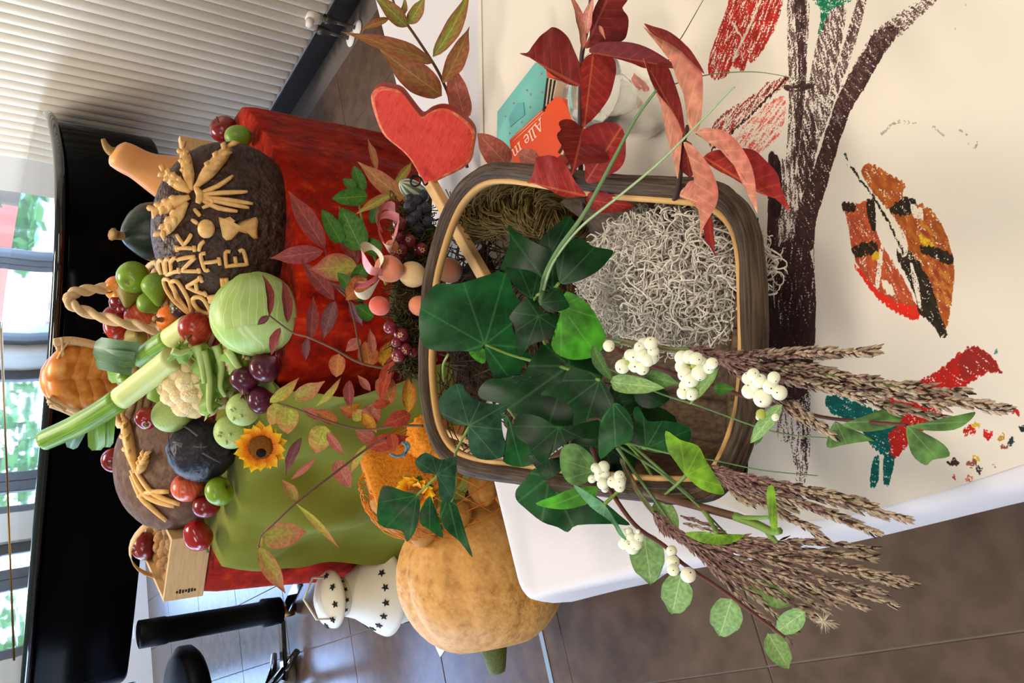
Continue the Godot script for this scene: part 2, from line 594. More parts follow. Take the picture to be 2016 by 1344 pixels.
	M("leek_white", rgb(206, 216, 140), 0.4)
	M("leek_green", Color.WHITE, 0.4, {"tex": NT([rgb(84, 128, 34), rgb(120, 160, 56), rgb(150, 184, 84)], 0.03, 128), "uvs": Vector3(6, 0.5, 1)})
	M("leek_blue", Color.WHITE, 0.45, {"tex": NT([rgb(88, 124, 96), rgb(122, 154, 124)], 0.03, 128), "uvs": Vector3(6, 0.5, 1)})
	M("veg_leaf", rgb(136, 170, 78), 0.5, {"back": Color(0.15, 0.2, 0.05)})
	M("dark_squash", Color.WHITE, 0.35, {"tex": NT([rgb(20, 30, 26), rgb(32, 46, 38), rgb(54, 68, 52)], 0.02, 128), "tri": 2.0})
	M("black_cabbage", Color.WHITE, 0.45, {"tex": NT([rgb(22, 20, 28), rgb(34, 32, 42), rgb(60, 58, 68)], 0.02, 128, 0.0, 5), "tri": 1.5, "nrm": NRM, "ns": 0.5})
	M("cucumber", rgb(38, 64, 30), 0.4)
	M("butternut", Color.WHITE, 0.38, {"tex": NT([rgb(222, 150, 84), rgb(232, 168, 104)], 0.02, 128), "tri": 2.0})
	M("squash_stem", Color.WHITE, 0.8, {"tex": NT([rgb(136, 104, 58), rgb(180, 146, 88)], 0.08, 128), "tri": 12.0})
	M("pumpkin", Color.WHITE, 0.55, {"tex": NT([rgb(150, 96, 40), rgb(206, 148, 76), rgb(218, 164, 92), rgb(226, 176, 106)], 0.025, 512, 0.0, 6), "tri": 2.2, "nrm": NRM, "ns": 0.35})
	M("pumpkin_stem", Color.WHITE, 0.7, {"tex": NT([rgb(52, 66, 26), rgb(120, 124, 60)], 0.1, 128), "tri": 12.0})
	M("walnut", Color.WHITE, 0.7, {"tex": NT([rgb(140, 100, 56), rgb(188, 146, 92)], 0.08, 128), "tri": 14.0, "nrm": NRM})
	M("potato", Color.WHITE, 0.7, {"tex": NT([rgb(160, 106, 44), rgb(196, 138, 66)], 0.05, 128), "tri": 8.0})
	M("net", rgb(214, 122, 22), 0.6)
	M("net_knot", Color.WHITE, 0.8, {"tex": NT([rgb(170, 84, 12), rgb(228, 138, 24), rgb(240, 160, 40)], 0.08, 128), "tri": 10.0, "nrm": NRM})
	M("tie_blue", rgb(90, 140, 156), 0.5)
	M("lantern", rgb(232, 224, 204), 0.45)
	M("star_black", rgb(24, 22, 20), 0.7)
	M("sun_petal", Color.WHITE, 0.6, {"tex": img_tex(64, 32, func(u, v): return rgb(226, 104, 8).lerp(rgb(248, 196, 20), smoothstep(0.1, 0.8, u + 0.15 * sin(v * 40.0)))), "back": Color(0.3, 0.2, 0.02)})
	M("sun_disc", Color.WHITE, 0.9, {"tex": NT([rgb(60, 34, 10), rgb(120, 74, 16), rgb(206, 140, 30)], 0.2, 128), "tri": 14.0})
	M("sun_eye", rgb(16, 12, 8), 0.9)
	M("stone_paint", rgb(240, 240, 240), 0.7)
	M("teal", rgb(112, 186, 178), 0.55)
	M("teal_dark", rgb(92, 164, 164), 0.55)
	M("pink_dot", rgb(190, 140, 150), 0.6)
	M("orange_card", rgb(226, 78, 34), 0.5)
	M("card_print", rgb(250, 214, 196), 0.5)
	M("card_black", rgb(30, 26, 26), 0.5)
	M("card_edge", rgb(206, 190, 160), 0.6)
	M("candle", rgb(232, 222, 200), 0.6)
	M("straw", Color.WHITE, 0.7, {"tex": NT([rgb(50, 38, 14), rgb(92, 74, 30), rgb(122, 104, 50)], 0.05, 128), "tri": 18.0})
	M("moss_grey", Color.WHITE, 0.9, {"tex": NT([rgb(182, 175, 162), rgb(222, 215, 203), rgb(238, 232, 222)], 0.05, 128), "tri": 20.0})
	M("moss_brown", Color.WHITE, 0.9, {"tex": NT([rgb(44, 36, 16), rgb(84, 72, 34)], 0.05, 128), "tri": 20.0})
	M("twig_red", rgb(88, 44, 36), 0.6)
	M("twig_brown", rgb(96, 66, 46), 0.65)
	M("twig_dark", rgb(58, 32, 26), 0.6)
	M("ivy_stalk", rgb(110, 140, 60), 0.5)
	M("snowberry", rgb(240, 238, 214), 0.4, {"sss": 0.3})
	M("snow_green", rgb(166, 176, 84), 0.5)
	M("berry_wine", Color.WHITE, 0.25, {"tex": NT([rgb(96, 20, 38), rgb(142, 44, 62)], 0.05, 128), "tri": 30.0, "spec": 0.6})
	M("berry_crown", rgb(222, 180, 130), 0.8)
	M("grape", Color.WHITE, 0.5, {"tex": NT([rgb(22, 24, 34), rgb(50, 52, 66), rgb(90, 92, 104)], 0.04, 128), "tri": 30.0})
	M("peach_cream", Color.WHITE, 0.8, {"tex": NT([rgb(214, 176, 116), rgb(226, 196, 140), rgb(150, 90, 74)], 0.012, 128), "tri": 8.0, "rim": 0.5})
	M("peach_coral", Color.WHITE, 0.8, {"tex": NT([rgb(226, 126, 90), rgb(222, 150, 110)], 0.02, 128), "tri": 8.0, "rim": 0.5})
	M("peach_red", Color.WHITE, 0.7, {"tex": NT([rgb(214, 72, 64), rgb(232, 132, 104)], 0.02, 128), "tri": 10.0, "rim": 0.5})
	M("peach_brown", Color.WHITE, 0.8, {"tex": NT([rgb(112, 66, 46), rgb(150, 96, 66)], 0.02, 128), "tri": 8.0, "rim": 0.4})
	M("ribbon_pink", rgb(226, 136, 136), 0.3, {"spec": 0.6})
	M("ribbon_cream", rgb(226, 212, 176), 0.5)
	M("mini_gourd", Color.WHITE, 0.4, {"tex": img_tex(64, 16, func(u, v): return rgb(96, 120, 96).lerp(rgb(196, 206, 180), smoothstep(0.35, 0.65, 0.5 + 0.5 * sin(u * TAU * 8.0))))})
	M("grass_stem", rgb(92, 122, 70), 0.5)
	M("grass_pale", rgb(150, 170, 120), 0.5)
	M("plume_purple", Color.WHITE, 0.8, {"tex": NT([rgb(86, 60, 60), rgb(140, 108, 102), rgb(170, 140, 126)], 0.05, 128), "tri": 30.0})
	M("plume_tan", Color.WHITE, 0.8, {"tex": NT([rgb(128, 108, 90), rgb(168, 148, 126), rgb(202, 184, 158)], 0.05, 128), "tri": 30.0})
	M("plume_dark", rgb(52, 34, 30), 0.8)
	# leaves
	leaf_mat("lf_olive", rgb(150, 110, 66), rgb(160, 88, 70), rgb(196, 158, 104))
	leaf_mat("lf_olivegreen", rgb(136, 140, 60), rgb(160, 84, 66), rgb(196, 190, 120))
	leaf_mat("lf_rose", rgb(166, 98, 82), rgb(176, 96, 88), rgb(200, 150, 118))
	leaf_mat("lf_dark", rgb(104, 30, 26), rgb(88, 22, 22), rgb(150, 72, 50))
	leaf_mat("lf_red", rgb(136, 40, 34), rgb(118, 28, 30), rgb(176, 92, 60))
	leaf_mat("lf_pale", rgb(192, 128, 104), rgb(180, 96, 88), rgb(222, 184, 138))
	leaf_mat("lf_wine", rgb(126, 62, 60), rgb(140, 60, 60), rgb(170, 110, 90))
	leaf_mat("lf_winegreen", rgb(150, 144, 66), rgb(150, 76, 70), rgb(176, 150, 90), rgb(158, 82, 76))
	leaf_mat("lf_plum", rgb(112, 72, 76), rgb(100, 54, 58), rgb(140, 100, 92))
	leaf_mat("lf_yellowgreen", rgb(170, 176, 78), rgb(180, 150, 80), rgb(140, 140, 56), rgb(196, 130, 90))
	leaf_mat("lf_yellow", rgb(186, 140, 46), rgb(170, 80, 40), rgb(206, 170, 80))
	leaf_mat("lf_orange", rgb(170, 104, 58), rgb(160, 84, 56), rgb(196, 146, 88))
	leaf_mat("lf_scarlet", rgb(160, 66, 46), rgb(166, 66, 54), rgb(196, 120, 80))
	leaf_mat("lf_pinkgreen", rgb(150, 146, 70), rgb(180, 112, 84), rgb(180, 160, 92), rgb(192, 116, 92))
	leaf_mat("lf_green", rgb(64, 104, 40), rgb(52, 92, 40), rgb(110, 146, 76), Color(0, 0, 0, 0), 0.4)
	leaf_mat("lf_sage", rgb(126, 158, 96), rgb(116, 150, 90), rgb(178, 200, 146), Color(0, 0, 0, 0), 0.6)
	leaf_mat("lf_sagedark", rgb(84, 120, 66), rgb(72, 106, 60), rgb(130, 160, 100), Color(0, 0, 0, 0), 0.6)
	ivy_mat("ivy_dark", rgb(15, 50, 22), rgb(84, 130, 76))
	ivy_mat("ivy_mid", rgb(24, 74, 36), rgb(104, 146, 96))
	ivy_mat("ivy_grey", rgb(44, 80, 60), rgb(130, 160, 116))
	ivy_mat("ivy_bright", rgb(66, 140, 36), rgb(130, 180, 90), 0.4)
	ivy_mat("ivy_lime", rgb(104, 150, 34), rgb(160, 190, 90), 0.4)
	ivy_mat("ivy_teal", rgb(84, 140, 104), rgb(150, 190, 150), 0.4)
	ivy_mat("sage_round", rgb(80, 118, 62), rgb(140, 170, 116), 0.5)
func fruit_tex(a: Color, b: Color, pole: Color, mix: float) -> ImageTexture:
	return img_tex(128, 64, func(u, v):
		var k := clampf(0.5 + 0.5 * sin(u * TAU * 23.0 + nz.get_noise_2d(u * 100.0, v * 20.0) * 6.0) + nz.get_noise_2d(u * 300.0, v * 30.0), 0.0, 1.0) * mix
		k += mix * 0.7 * nz.get_noise_2d(u * 60.0 + 200.0, v * 40.0)
		var c: Color = a.lerp(b, clampf(k, 0, 1))
		return c.lerp(pole, smoothstep(0.86, 1.0, v) * 0.8 + smoothstep(0.1, 0.0, v) * 0.7))
func cabbage_tex() -> ImageTexture:
	return img_tex(192, 128, func(u, v):
		var q := fposmod(u * 9.0 + v * 1.4 + nz.get_noise_2d(u * 60.0, v * 50.0) * 0.7, 1.0)
		var k := smoothstep(0.09, 0.0, minf(q, 1.0 - q))
		var q2 := fposmod(u * 31.0 - v * 3.0 + nz.get_noise_2d(u * 120.0, v * 70.0), 1.0)
		k = maxf(k * 0.8, smoothstep(0.12, 0.0, minf(q2, 1.0 - q2)) * 0.35)
		var c := rgb(158, 190, 98).lerp(rgb(178, 204, 124), 0.5 + nz.get_noise_2d(u * 90.0, v * 90.0))
		return c.lerp(rgb(212, 226, 170), k))

# ---------- the room
func wall_part(o: Node3D, called: String, s0: float, s1: float, t0: float, t1: float, h0: float, h1: float, mat: Material) -> void:
	var st := S()
	box(st, rm((s0 + s1) * 0.5, (h0 + h1) * 0.5, (t0 + t1) * 0.5), Vector3(absf(s1 - s0), h1 - h0, absf(t1 - t0)), Basis(E1, Vector3.UP, E2))
	obj(called, done(st), mat, o)
func setting(n: String, p: Vector3) -> Node3D:
	var o := Node3D.new()
	o.name = n
	add_child(o)
	o.position = p
	org[o] = p
	o.set_meta("kind", "structure")
	return o
func window(n: String, s0: float, s1: float, t0: float, t1: float, h0: float, h1: float) -> void:
	var o := setting(n, rm((s0 + s1) * 0.5, h0, (t0 + t1) * 0.5))
	var b := Basis(E1, Vector3.UP, E2)
	var w := 0.07
	var along_s := absf(s1 - s0) > absf(t1 - t0)
	for e in [0, 1]:
		var st := S()
		if along_s: box(st, rm(s0 + w * 0.5 if e == 0 else s1 - w * 0.5, (h0 + h1) * 0.5, (t0 + t1) * 0.5), Vector3(w, h1 - h0, w), b, 0.006)
		else: box(st, rm((s0 + s1) * 0.5, (h0 + h1) * 0.5, t0 + w * 0.5 if e == 0 else t1 - w * 0.5), Vector3(w, h1 - h0, w), b, 0.006)
		obj("window_frame", done(st), mats.frame, o)
		st = S()
		var h := h0 + w * 0.5 if e == 0 else h1 - w * 0.5
		box(st, rm((s0 + s1) * 0.5, h, (t0 + t1) * 0.5), Vector3(absf(s1 - s0) if along_s else w, w, w if along_s else absf(t1 - t0)), b, 0.006)
		obj("window_frame", done(st), mats.frame, o)
	var st2 := S()
	box(st2, rm((s0 + s1) * 0.5, (h0 + h1) * 0.5, (t0 + t1) * 0.5), Vector3(absf(s1 - s0) - 0.1 if along_s else 0.008, h1 - h0 - 0.1, 0.008 if along_s else absf(t1 - t0) - 0.1), b)
	var g := M("pane", Color(0.9, 0.96, 0.95, 0.08), 0.02)
	g.transparency = BaseMaterial3D.TRANSPARENCY_ALPHA
	obj("pane", done(st2), g, o)

func room() -> void:
	var b := Basis(E1, Vector3.UP, E2)
	# floor: a bed of grout with every tile laid on it
	var fl := setting("floor", rm(-1.2, 0, -1.4))
	wall_part(fl, "grout_bed", -5.2, 2.8, -6.5, 3.7, -0.15, -0.003, mats.grout)
	var tm := S()
	box(tm, Vector3(0, -0.004, 0), Vector3(0.3215, 0.008, 0.6515), Basis(), 0.0015)
	var tile := done(tm)
	for i in range(-4, 8):
		for k in range(-9, 2):
			var s := -0.17 + 0.325 * i + 0.1625
			var t := -1.862 + 0.655 * k + 0.3275
			var mi := obj("tile", tile, mats.tile, fl, rm(s, 0.0, t))
			mi.basis = b.rotated(b.y, 0.0)
			mi.position += Vector3(0, rng.randf_range(-0.0006, 0.0), 0)
	wall_part(fl, "outer_tiles", -5.2, -1.47, -6.5, 3.7, -0.004, -0.001, mats.tile)
	wall_part(fl, "outer_tiles", -1.47, 2.6, 0.1, 3.7, -0.004, -0.001, mats.tile)
	var tr := setting("trim_1", rm(0, 0, -1.95))
	wall_part(tr, "expansion_strip", -5.0, 2.57, -1.961, -1.943, 0.0, 0.002, mats.steel)
	# walls, each with the openings of its windows
	var wr := setting("wall_right", rm(2.7, 0, -1.5))
	wall_part(wr, "wall_panel", 2.58, 2.83, -4.02, 3.7, 0, 3.15, mats.wall)
	wall_part(wr, "wall_panel", 2.58, 2.83, -6.3, -4.02, 2.6, 3.15, mats.wall)
	wall_part(wr, "wall_panel", 2.58, 2.83, -6.3, -4.02, 0, 0.25, mats.wall)
	wall_part(wr, "wall_panel", 2.58, 2.83, -6.55, -6.12, 0.25, 2.6, mats.wall)
	window("window_1", 2.66, 2.74, -4.93, -4.02, 0.25, 2.6)
	window("window_2", 2.66, 2.74, -6.12, -4.93, 0.25, 2.6)
	var wb := setting("wall_back", rm(-1.2, 0, -6.4))
	wall_part(wb, "wall_panel", -5.2, 2.58, -6.55, -6.3, 2.6, 3.15, mats.wall)
	wall_part(wb, "wall_panel", -5.2, 2.58, -6.55, -6.3, 0, 0.1, mats.wall)
	wall_part(wb, "wall_panel", 1.32, 1.51, -6.55, -6.3, 0.1, 2.6, mats.wall)
	wall_part(wb, "wall_panel", 0.3, 0.57, -6.55, -6.3, 0.1, 2.6, mats.wall)
	wall_part(wb, "wall_panel", -2.5, -2.3, -6.55, -6.3, 0.1, 2.6, mats.wall)
	var ws := [[1.75, 2.58], [1.51, 1.75], [1.08, 1.32], [0.57, 1.08], [-0.65, 0.3], [-1.5, -0.65], [-2.3, -1.5], [-3.6, -2.5], [-5.2, -3.6]]
	for i in ws.size(): window("window_%d" % (i + 3), ws[i][0], ws[i][1], -6.46, -6.38, 0.1, 2.6)
	var wl := setting("wall_left", rm(-5.1, 0, -1.4))
	wall_part(wl, "wall_panel", -5.45, -5.2, -6.55, 3.7, 2.6, 3.15, mats.wall)
	wall_part(wl, "wall_panel", -5.45, -5.2, -6.55, 3.7, 0, 0.5, mats.wall)
	wall_part(wl, "wall_panel", -5.45, -5.2, -2.2, 3.7, 0.5, 2.6, mats.wall)
	wall_part(wl, "wall_panel", -5.45, -5.2, -6.55, -5.6, 0.5, 2.6, mats.wall)
	window("window_12", -5.36, -5.28, -5.6, -3.9, 0.5, 2.6)
	window("window_13", -5.36, -5.28, -3.9, -2.2, 0.5, 2.6)
	var wf := setting("wall_front", rm(-1.2, 0, 3.6))
	wall_part(wf, "wall_panel", -5.45, 2.83, 3.7, 3.95, 0, 3.15, mats.wall)
	var ce := setting("ceiling", rm(-1.2, 3.12, -1.4))
	wall_part(ce, "ceiling_panel", -5.45, 2.83, -6.55, 3.95, 3.12, 3.3, mats.ceiling)
	var bb := setting("baseboard_right", rm(2.57, 0, -1.0))
	wall_part(bb, "skirting_tile", 2.567, 2.581, -4.02, 3.7, 0.0, 0.09, mats.skirting)
	# radiator: two headers and a row of upright tubes
	var ra := thing("radiator", "tall cream column radiator of close upright tubes on the right wall", "radiator", rm(2.5, 0.16, -2.75))
	for k in 31:
		var t := -3.53 + 0.052 * k
		var st := S()
		var prof := []
		for a in [[0.006, 0.0], [0.017, 0.006], [0.0225, 0.02], [0.0225, 1.62], [0.017, 1.634], [0.006, 1.64]]: prof.append(Vector2(a[0], a[1]))
		lathe(st, prof, 14, null, Transform3D(Basis(E1 * 1.25, Vector3.UP, E2 * 1.02), rm(2.478, 0.155, t)))
		obj("tube", done(st), mats.radiator, ra)
	for h in [0.21, 1.74]:
		var st := S()
		tube(st, [rm(2.515, h, -3.55), rm(2.515, h, -1.95)], 0.02, 10)
		obj("header", done(st), mats.radiator, ra)
	wall_part(ra, "wall_bracket", 2.52, 2.58, -3.3, -3.26, 0.3, 0.34, mats.radiator)
	wall_part(ra, "wall_bracket", 2.52, 2.58, -2.2, -2.16, 0.3, 0.34, mats.radiator)
	var vs := S()
	ball(vs, rm(2.46, 0.2, -2.28), Vector3(0.03, 0.035, 0.03), 12, 8)
	tube(vs, [rm(2.44, 0.215, -2.28), rm(2.41, 0.222, -2.28)], 0.016, 10)
	obj("valve_cap", done(vs), mats.radiator, ra)
	for q in [[2.47, -2.28], [2.47, -2.345]]:
		var st := S()
		tube(st, [rm(q[0], 0.17, q[1]), rm(q[0], 0.10, q[1])], [0.013, 0.013], 8)
		tube(st, [rm(q[0], 0.15, q[1]), rm(q[0], 0.125, q[1])], 0.02, 6)
		tube(st, [rm(q[0], 0.12, q[1]), rm(q[0], 0.0, q[1])], 0.0085, 8)
		obj("pipe", done(st), M("pipe", rgb(96, 90, 84), 0.4, {"metal": 0.6}), ra)
		st = S()
		lathe(st, [Vector2(0.009, 0.014), Vector2(0.022, 0.012), Vector2(0.033, 0.004), Vector2(0.034, 0.0)], 16, null, Transform3D(Basis(), rm(q[0], 0.001, q[1])))
		obj("pipe_rosette", done(st), M("rosette", rgb(236, 236, 232), 0.4), ra)

func outside() -> void:
	var st := S()
	box(st, rm(0, -0.35, -22), Vector3(90, 0.3, 60), Basis(E1, Vector3.UP, E2))
	top("lawn", done(st), M("lawn", Color.WHITE, 0.95, {"tex": NT([rgb(60, 96, 40), rgb(96, 140, 62)], 0.05, 128), "tri": 0.7}), "green lawn outside the tall windows behind the piano", "lawn")
	var h := thing("house", "pale pink rendered house with a red base seen through the windows", "house", rm(9.5, -0.2, -14))
	var b := Basis(E1, Vector3.UP, E2)
	st = S()
	box(st, rm(9.5, 2.1, -14), Vector3(6, 3.0, 5), b, 0.02)
	obj("wall", done(st), M("house_pink", rgb(226, 176, 180), 0.9), h)
	st = S()
	box(st, rm(9.5, 0.2, -14), Vector3(6.2, 0.9, 5.2), b, 0.02)
	obj("plinth", done(st), M("house_red", rgb(190, 84, 66), 0.9), h)
	st = S()
	prism(st, [rm(6.2, 3.6, -11.2), rm(12.8, 3.6, -11.2), rm(9.5, 5.4, -11.2)], E2 * -5.6)
	obj("roof", done(st), M("house_roof", rgb(150, 70, 54), 0.9), h)
	for k in 4:
		st = S()
		box(st, rm(7.1 + k * 1.45, 1.9, -11.49), Vector3(0.8, 1.2, 0.06), b, 0.01)
		obj("window", done(st), M("house_glass", rgb(170, 190, 200), 0.1), h)
	var spots := [[3.5, -12.0, 1.5], [6.0, -9.5, 1.1], [0.9, -14.0, 1.7], [-3.0, -15.0, 2.2], [-5.5, -12.0, 1.4]]
	var where := ["leafy green tree outside beside the pink house", "low green bush outside the side window", "leafy green tree outside behind the middle of the piano", "largest leafy tree outside at the far left", "smaller leafy tree outside left of the piano"]
	for i in spots.size():
		var a: Array = spots[i]
		var o := thing("garden_tree", where[i], "tree", rm(a[0], -0.2, a[1]))
		st = S()
		tube(st, [rm(a[0], -0.2, a[1]), rm(a[0] + 0.05, 1.2 * a[2], a[1])], [0.12, 0.07], 8)
		obj("trunk", done(st), mats.twig_brown, o)
		st = S()
		for k in 260:
			var d: Vector3 = Vector3(rng.randfn(), rng.randfn(), rng.randfn()).normalized() * pow(rng.randf(), 0.4) * a[2] * 0.8
			var c: Vector3 = rm(a[0], 1.35 * a[2], a[1]) + d
			var u := Vector3(rng.randfn(), rng.randfn(), rng.randfn()).normalized() * 0.2
			var v := u.cross(Vector3(rng.randfn(), rng.randfn(), rng.randfn())).normalized() * 0.12
			quad(st, c - u, c + v, c + u, c - v)
		obj("crown", done(st), M("tree_leaf", rgb(92, 138, 62), 0.8, {"back": Color(0.1, 0.2, 0.05)}), o).set_meta("kind", "stuff")

func piano() -> void:
	var o := thing("grand_piano", "black polished grand piano with closed lid behind the harvest altar", "piano", Vector3(-0.3, 0, -4.0))
	var lid := []        # outline of the lid, going round from the tail
	for q in [[0.72, -3.52], [0.55, -3.36], [0.26, -3.29], [-0.13, -3.34], [-0.55, -3.45], [-1.0, -3.56], [-1.42, -3.67], [-1.55, -3.74], [-1.62, -3.95], [-1.75, -4.35], [-1.6, -4.75], [-0.9, -5.0], [-0.1, -4.95], [0.45, -4.5], [0.8, -4.0], [0.82, -3.7]]:
		lid.append(Vector3(q[0], 0, q[1]))
	lid = curve(lid, 4, true)
	var ring := func(grow: float, h: float) -> PackedVector3Array:
		var c := Vector3(-0.35, 0, -4.1)
		var row := PackedVector3Array()
		for p in lid:
			var d: Vector3 = p - c
			row.append(c + d * (1.0 + grow / d.length()) + Vector3(0, h, 0))
		row.append(row[0])
		return row
	var make := func(called: String, lv: Array, mat: Material) -> MeshInstance3D:
		var rows := []
		for l in lv: rows.append(ring.call(l[0], l[1]))
		var a := PackedVector3Array()
		var z := PackedVector3Array()
		for k in rows[0].size():
			a.append(Vector3(-0.35, lv[0][1], -4.1))
			z.append(Vector3(-0.35, lv[-1][1], -4.1))
		rows.push_front(a)
		rows.append(z)
		var st := S()
		st.set_smooth_group(1)
		grid(st, rows)
		return obj(called, done(st), mat, o)
	make.call("lid", [[-0.05, 1.012], [0.0, 1.014], [0.012, 1.02], [0.016, 1.03], [0.012, 1.043], [0.0, 1.05], [-0.01, 1.0505]], mats.black)
	make.call("rim_case", [[-0.06, 0.65], [-0.03, 0.65], [-0.022, 0.66], [-0.02, 1.0], [-0.03, 1.012], [-0.06, 1.012]], mats.case_black)
	var st := S()
	tube(st, [P(0, 634, 1.052), P(14, 960, 1.052), P(27, 1300, 1.052)], 0.003, 6)
	obj("hinge", done(st), mats.brass, o)
	# legs on casters
	for q in [[-1.25, -3.50], [0.45, -3.95], [-0.5, -4.75]]:
		var leg := S()
		var base := Vector3(q[0], 0, q[1])
		tube(leg, [base + Vector3(0, 0.66, 0), base + Vector3(0, 0.56, 0), base + Vector3(0, 0.55, 0), base + Vector3(0, 0.16, 0), base + Vector3(0, 0.15, 0), base + Vector3(0, 0.07, 0)], [0.056, 0.056, 0.052, 0.05, 0.062, 0.058], 20)
		var lo := obj("leg", done(leg), mats.black_matt, o)
		st = S()
		tube(st, [base + Vector3(0, 0.15, 0), base + Vector3(0, 0.08, 0)], [0.035, 0.03], 12)
		tube(st, [base + Vector3(-0.02, 0.045, 0), base + Vector3(0.02, 0.045, 0)], 0.045, 16)
		obj("caster", done(st), mats.brass, lo)
		if q[0] < -1.0:
			st = S()
			box(st, base + Vector3(-0.17, 0.06, 0.03), Vector3(0.26, 0.02, 0.045), Basis(Vector3.UP, 0.25), 0.004)
			box(st, base + Vector3(0.1, 0.05, 0.1), Vector3(0.2, 0.012, 0.06), Basis(Vector3.UP, -0.7), 0.003)
			obj("dolly_arm", done(st), mats.black, lo)
			st = S()
			tube(st, [base + Vector3(-0.29, 0.006, 0.0), base + Vector3(-0.29, 0.05, 0.0)], [0.06, 0.06], 18)
			obj("dolly_wheel", done(st), M("wheel", rgb(120, 110, 92), 0.5), lo)
	# stool
	var sc := P(350, 1400, 0.5)
	var s := thing("piano_stool", "round black leather piano stool at the lower left behind the lantern", "stool", Vector3(sc.x, 0, sc.z))
	st = S()
	lathe(st, [Vector2(0.001, 0.0), Vector2(0.235, 0.0), Vector2(0.255, 0.02), Vector2(0.255, 0.06), Vector2(0.22, 0.085), Vector2(0.001, 0.095)], 32, null, Transform3D(Basis(), Vector3(sc.x, 0.42, sc.z)))
	obj("seat", done(st), mats.black_matt, s)
	st = S()
	tube(st, [Vector3(sc.x, 0.42, sc.z), Vector3(sc.x, 0.1, sc.z)], 0.03, 12)
	obj("column", done(st), mats.black, s)
	for k in 4:
		st = S()
		var d := Vector3(cos(k * PI / 2 + 0.4), 0, sin(k * PI / 2 + 0.4))
		tube(st, [Vector3(sc.x, 0.12, sc.z), Vector3(sc.x, 0.05, sc.z) + d * 0.12, Vector3(sc.x, 0.02, sc.z) + d * 0.2], [0.02, 0.018, 0.014], 8)
		obj("foot", done(st), mats.black, s)

# ---------- the harvest altar: a table under red velvet with a green cloth over its left face
var altar_line := []
func altar() -> void:
	var o := thing("altar_table", "table covered to the floor in crushed red velvet carrying the harvest produce", "table", Vector3(0, 0, -2.5))
	var k := P(594, 615, ALT)
	var corner := [Vector3(-0.80, ALT, -2.49), k, P(588, 440, ALT), P(545, 300, ALT), Vector3(0.645, ALT, -2.335), Vector3(0.42, ALT, -2.98), Vector3(-0.72, ALT, -3.08)]
	var line := []       # outline with rounded corners, many points
	var nc := corner.size()
	for i in nc:
		var a: Vector3 = corner[(i + nc - 1) % nc]
		var b: Vector3 = corner[i]
		var c: Vector3 = corner[(i + 1) % nc]
		for s in 5:
			var t := s / 4.0
			var p0 := b + (a - b).normalized() * 0.03
			var p1 := b + (c - b).normalized() * 0.03
			line.append(p0.lerp(b, t).lerp(b.lerp(p1, t), t))
		var q0: Vector3 = b + (c - b).normalized() * 0.03
		var q1: Vector3 = c + (b - c).normalized() * 0.03
		var cut := maxi(4, int((c - b).length() / 0.03))
		for s in range(1, cut): line.append(q0.lerp(q1, float(s) / cut))
	altar_line = line
	var mid := Vector3(-0.1, ALT, -2.55)
	var rows := []
	for r in [0.0, 0.4, 0.8, 0.94]:
		var row := PackedVector3Array()
		for i in line.size() + 1: row.append(mid.lerp(line[i % line.size()], r))
		rows.append(row)
	for hh in 22:
		var f := hh / 21.0
		var row := PackedVector3Array()
		for i in line.size() + 1:
			var j := i % line.size()
			var p: Vector3 = line[j]
			var out := (p - mid)
			out.y = 0
			out = out.normalized()
			var drop := clampf((f - 0.04) / 0.96, 0, 1)
			var w := 0.016 * sin(j * 0.55) + 0.020 * sin(j * 0.23 + 1.0) + 0.010 * sin(j * 0.95 + f * 4.0) + 0.012 * nz.get_noise_2d(j * 6.0, f * 60.0)
			var bulge := sin(minf(f / 0.06, 1.0) * PI * 0.5) * 0.006
			row.append(p + out * (bulge + drop * (0.012 + w * (0.5 + drop))) - Vector3(0, f * (ALT - 0.004), 0))
		rows.append(row)
	var st := S()
	grid(st, rows)
	obj("velvet_cloth", done(st), mats.velvet, o)
	# the green cloth hangs over the face between the left corner and the near corner
	var la: Vector3 = corner[0]
	var lb: Vector3 = corner[1]
	var nrm := Vector3(-(lb - la).z, 0, (lb - la).x).normalized()
	if nrm.z < 0: nrm = -nrm
	rows = []
	for i in 30:
		var f := i / 29.0
		var row := PackedVector3Array()
		for j in 49:
			var u := j / 48.0
			var lo := lerpf(0.165, 0.17, f)
			var hi := lerpf(0.79, 0.99, pow(maxf(f - 0.3, 0.0) / 0.7, 0.8))
			var p := la.lerp(lb, lerpf(lo, hi, u))
			if f < 0.3:
				p += -nrm * (0.3 - f) * 0.9 + Vector3(0, 0.012, 0)
			else:
				var g := (f - 0.3) / 0.7
				var fold := 0.020 * sin(u * 19.0 + g * 6.0) + 0.028 * sin(u * 8.0 - g * 7.0 + 1.0) + 0.04 * nz.get_noise_2d(u * 150.0, g * 70.0)
				p += nrm * (0.034 + 0.03 * minf(g * 6.0, 1.0) + 0.012 * sin(minf(g * 9.0, PI * 0.5)) + 0.03 * g + fold * minf(g * 5.0, 1.0)) - Vector3(0, g * 0.7 - 0.012 * (1.0 - minf(g * 9.0, 1.0)), 0)
			row.append(p)
		rows.append(row)
	st = S()
	grid(st, rows)
	top("green_cloth", done(st), mats.olive, "olive green cloth hanging over the left face of the velvet table", "cloth")

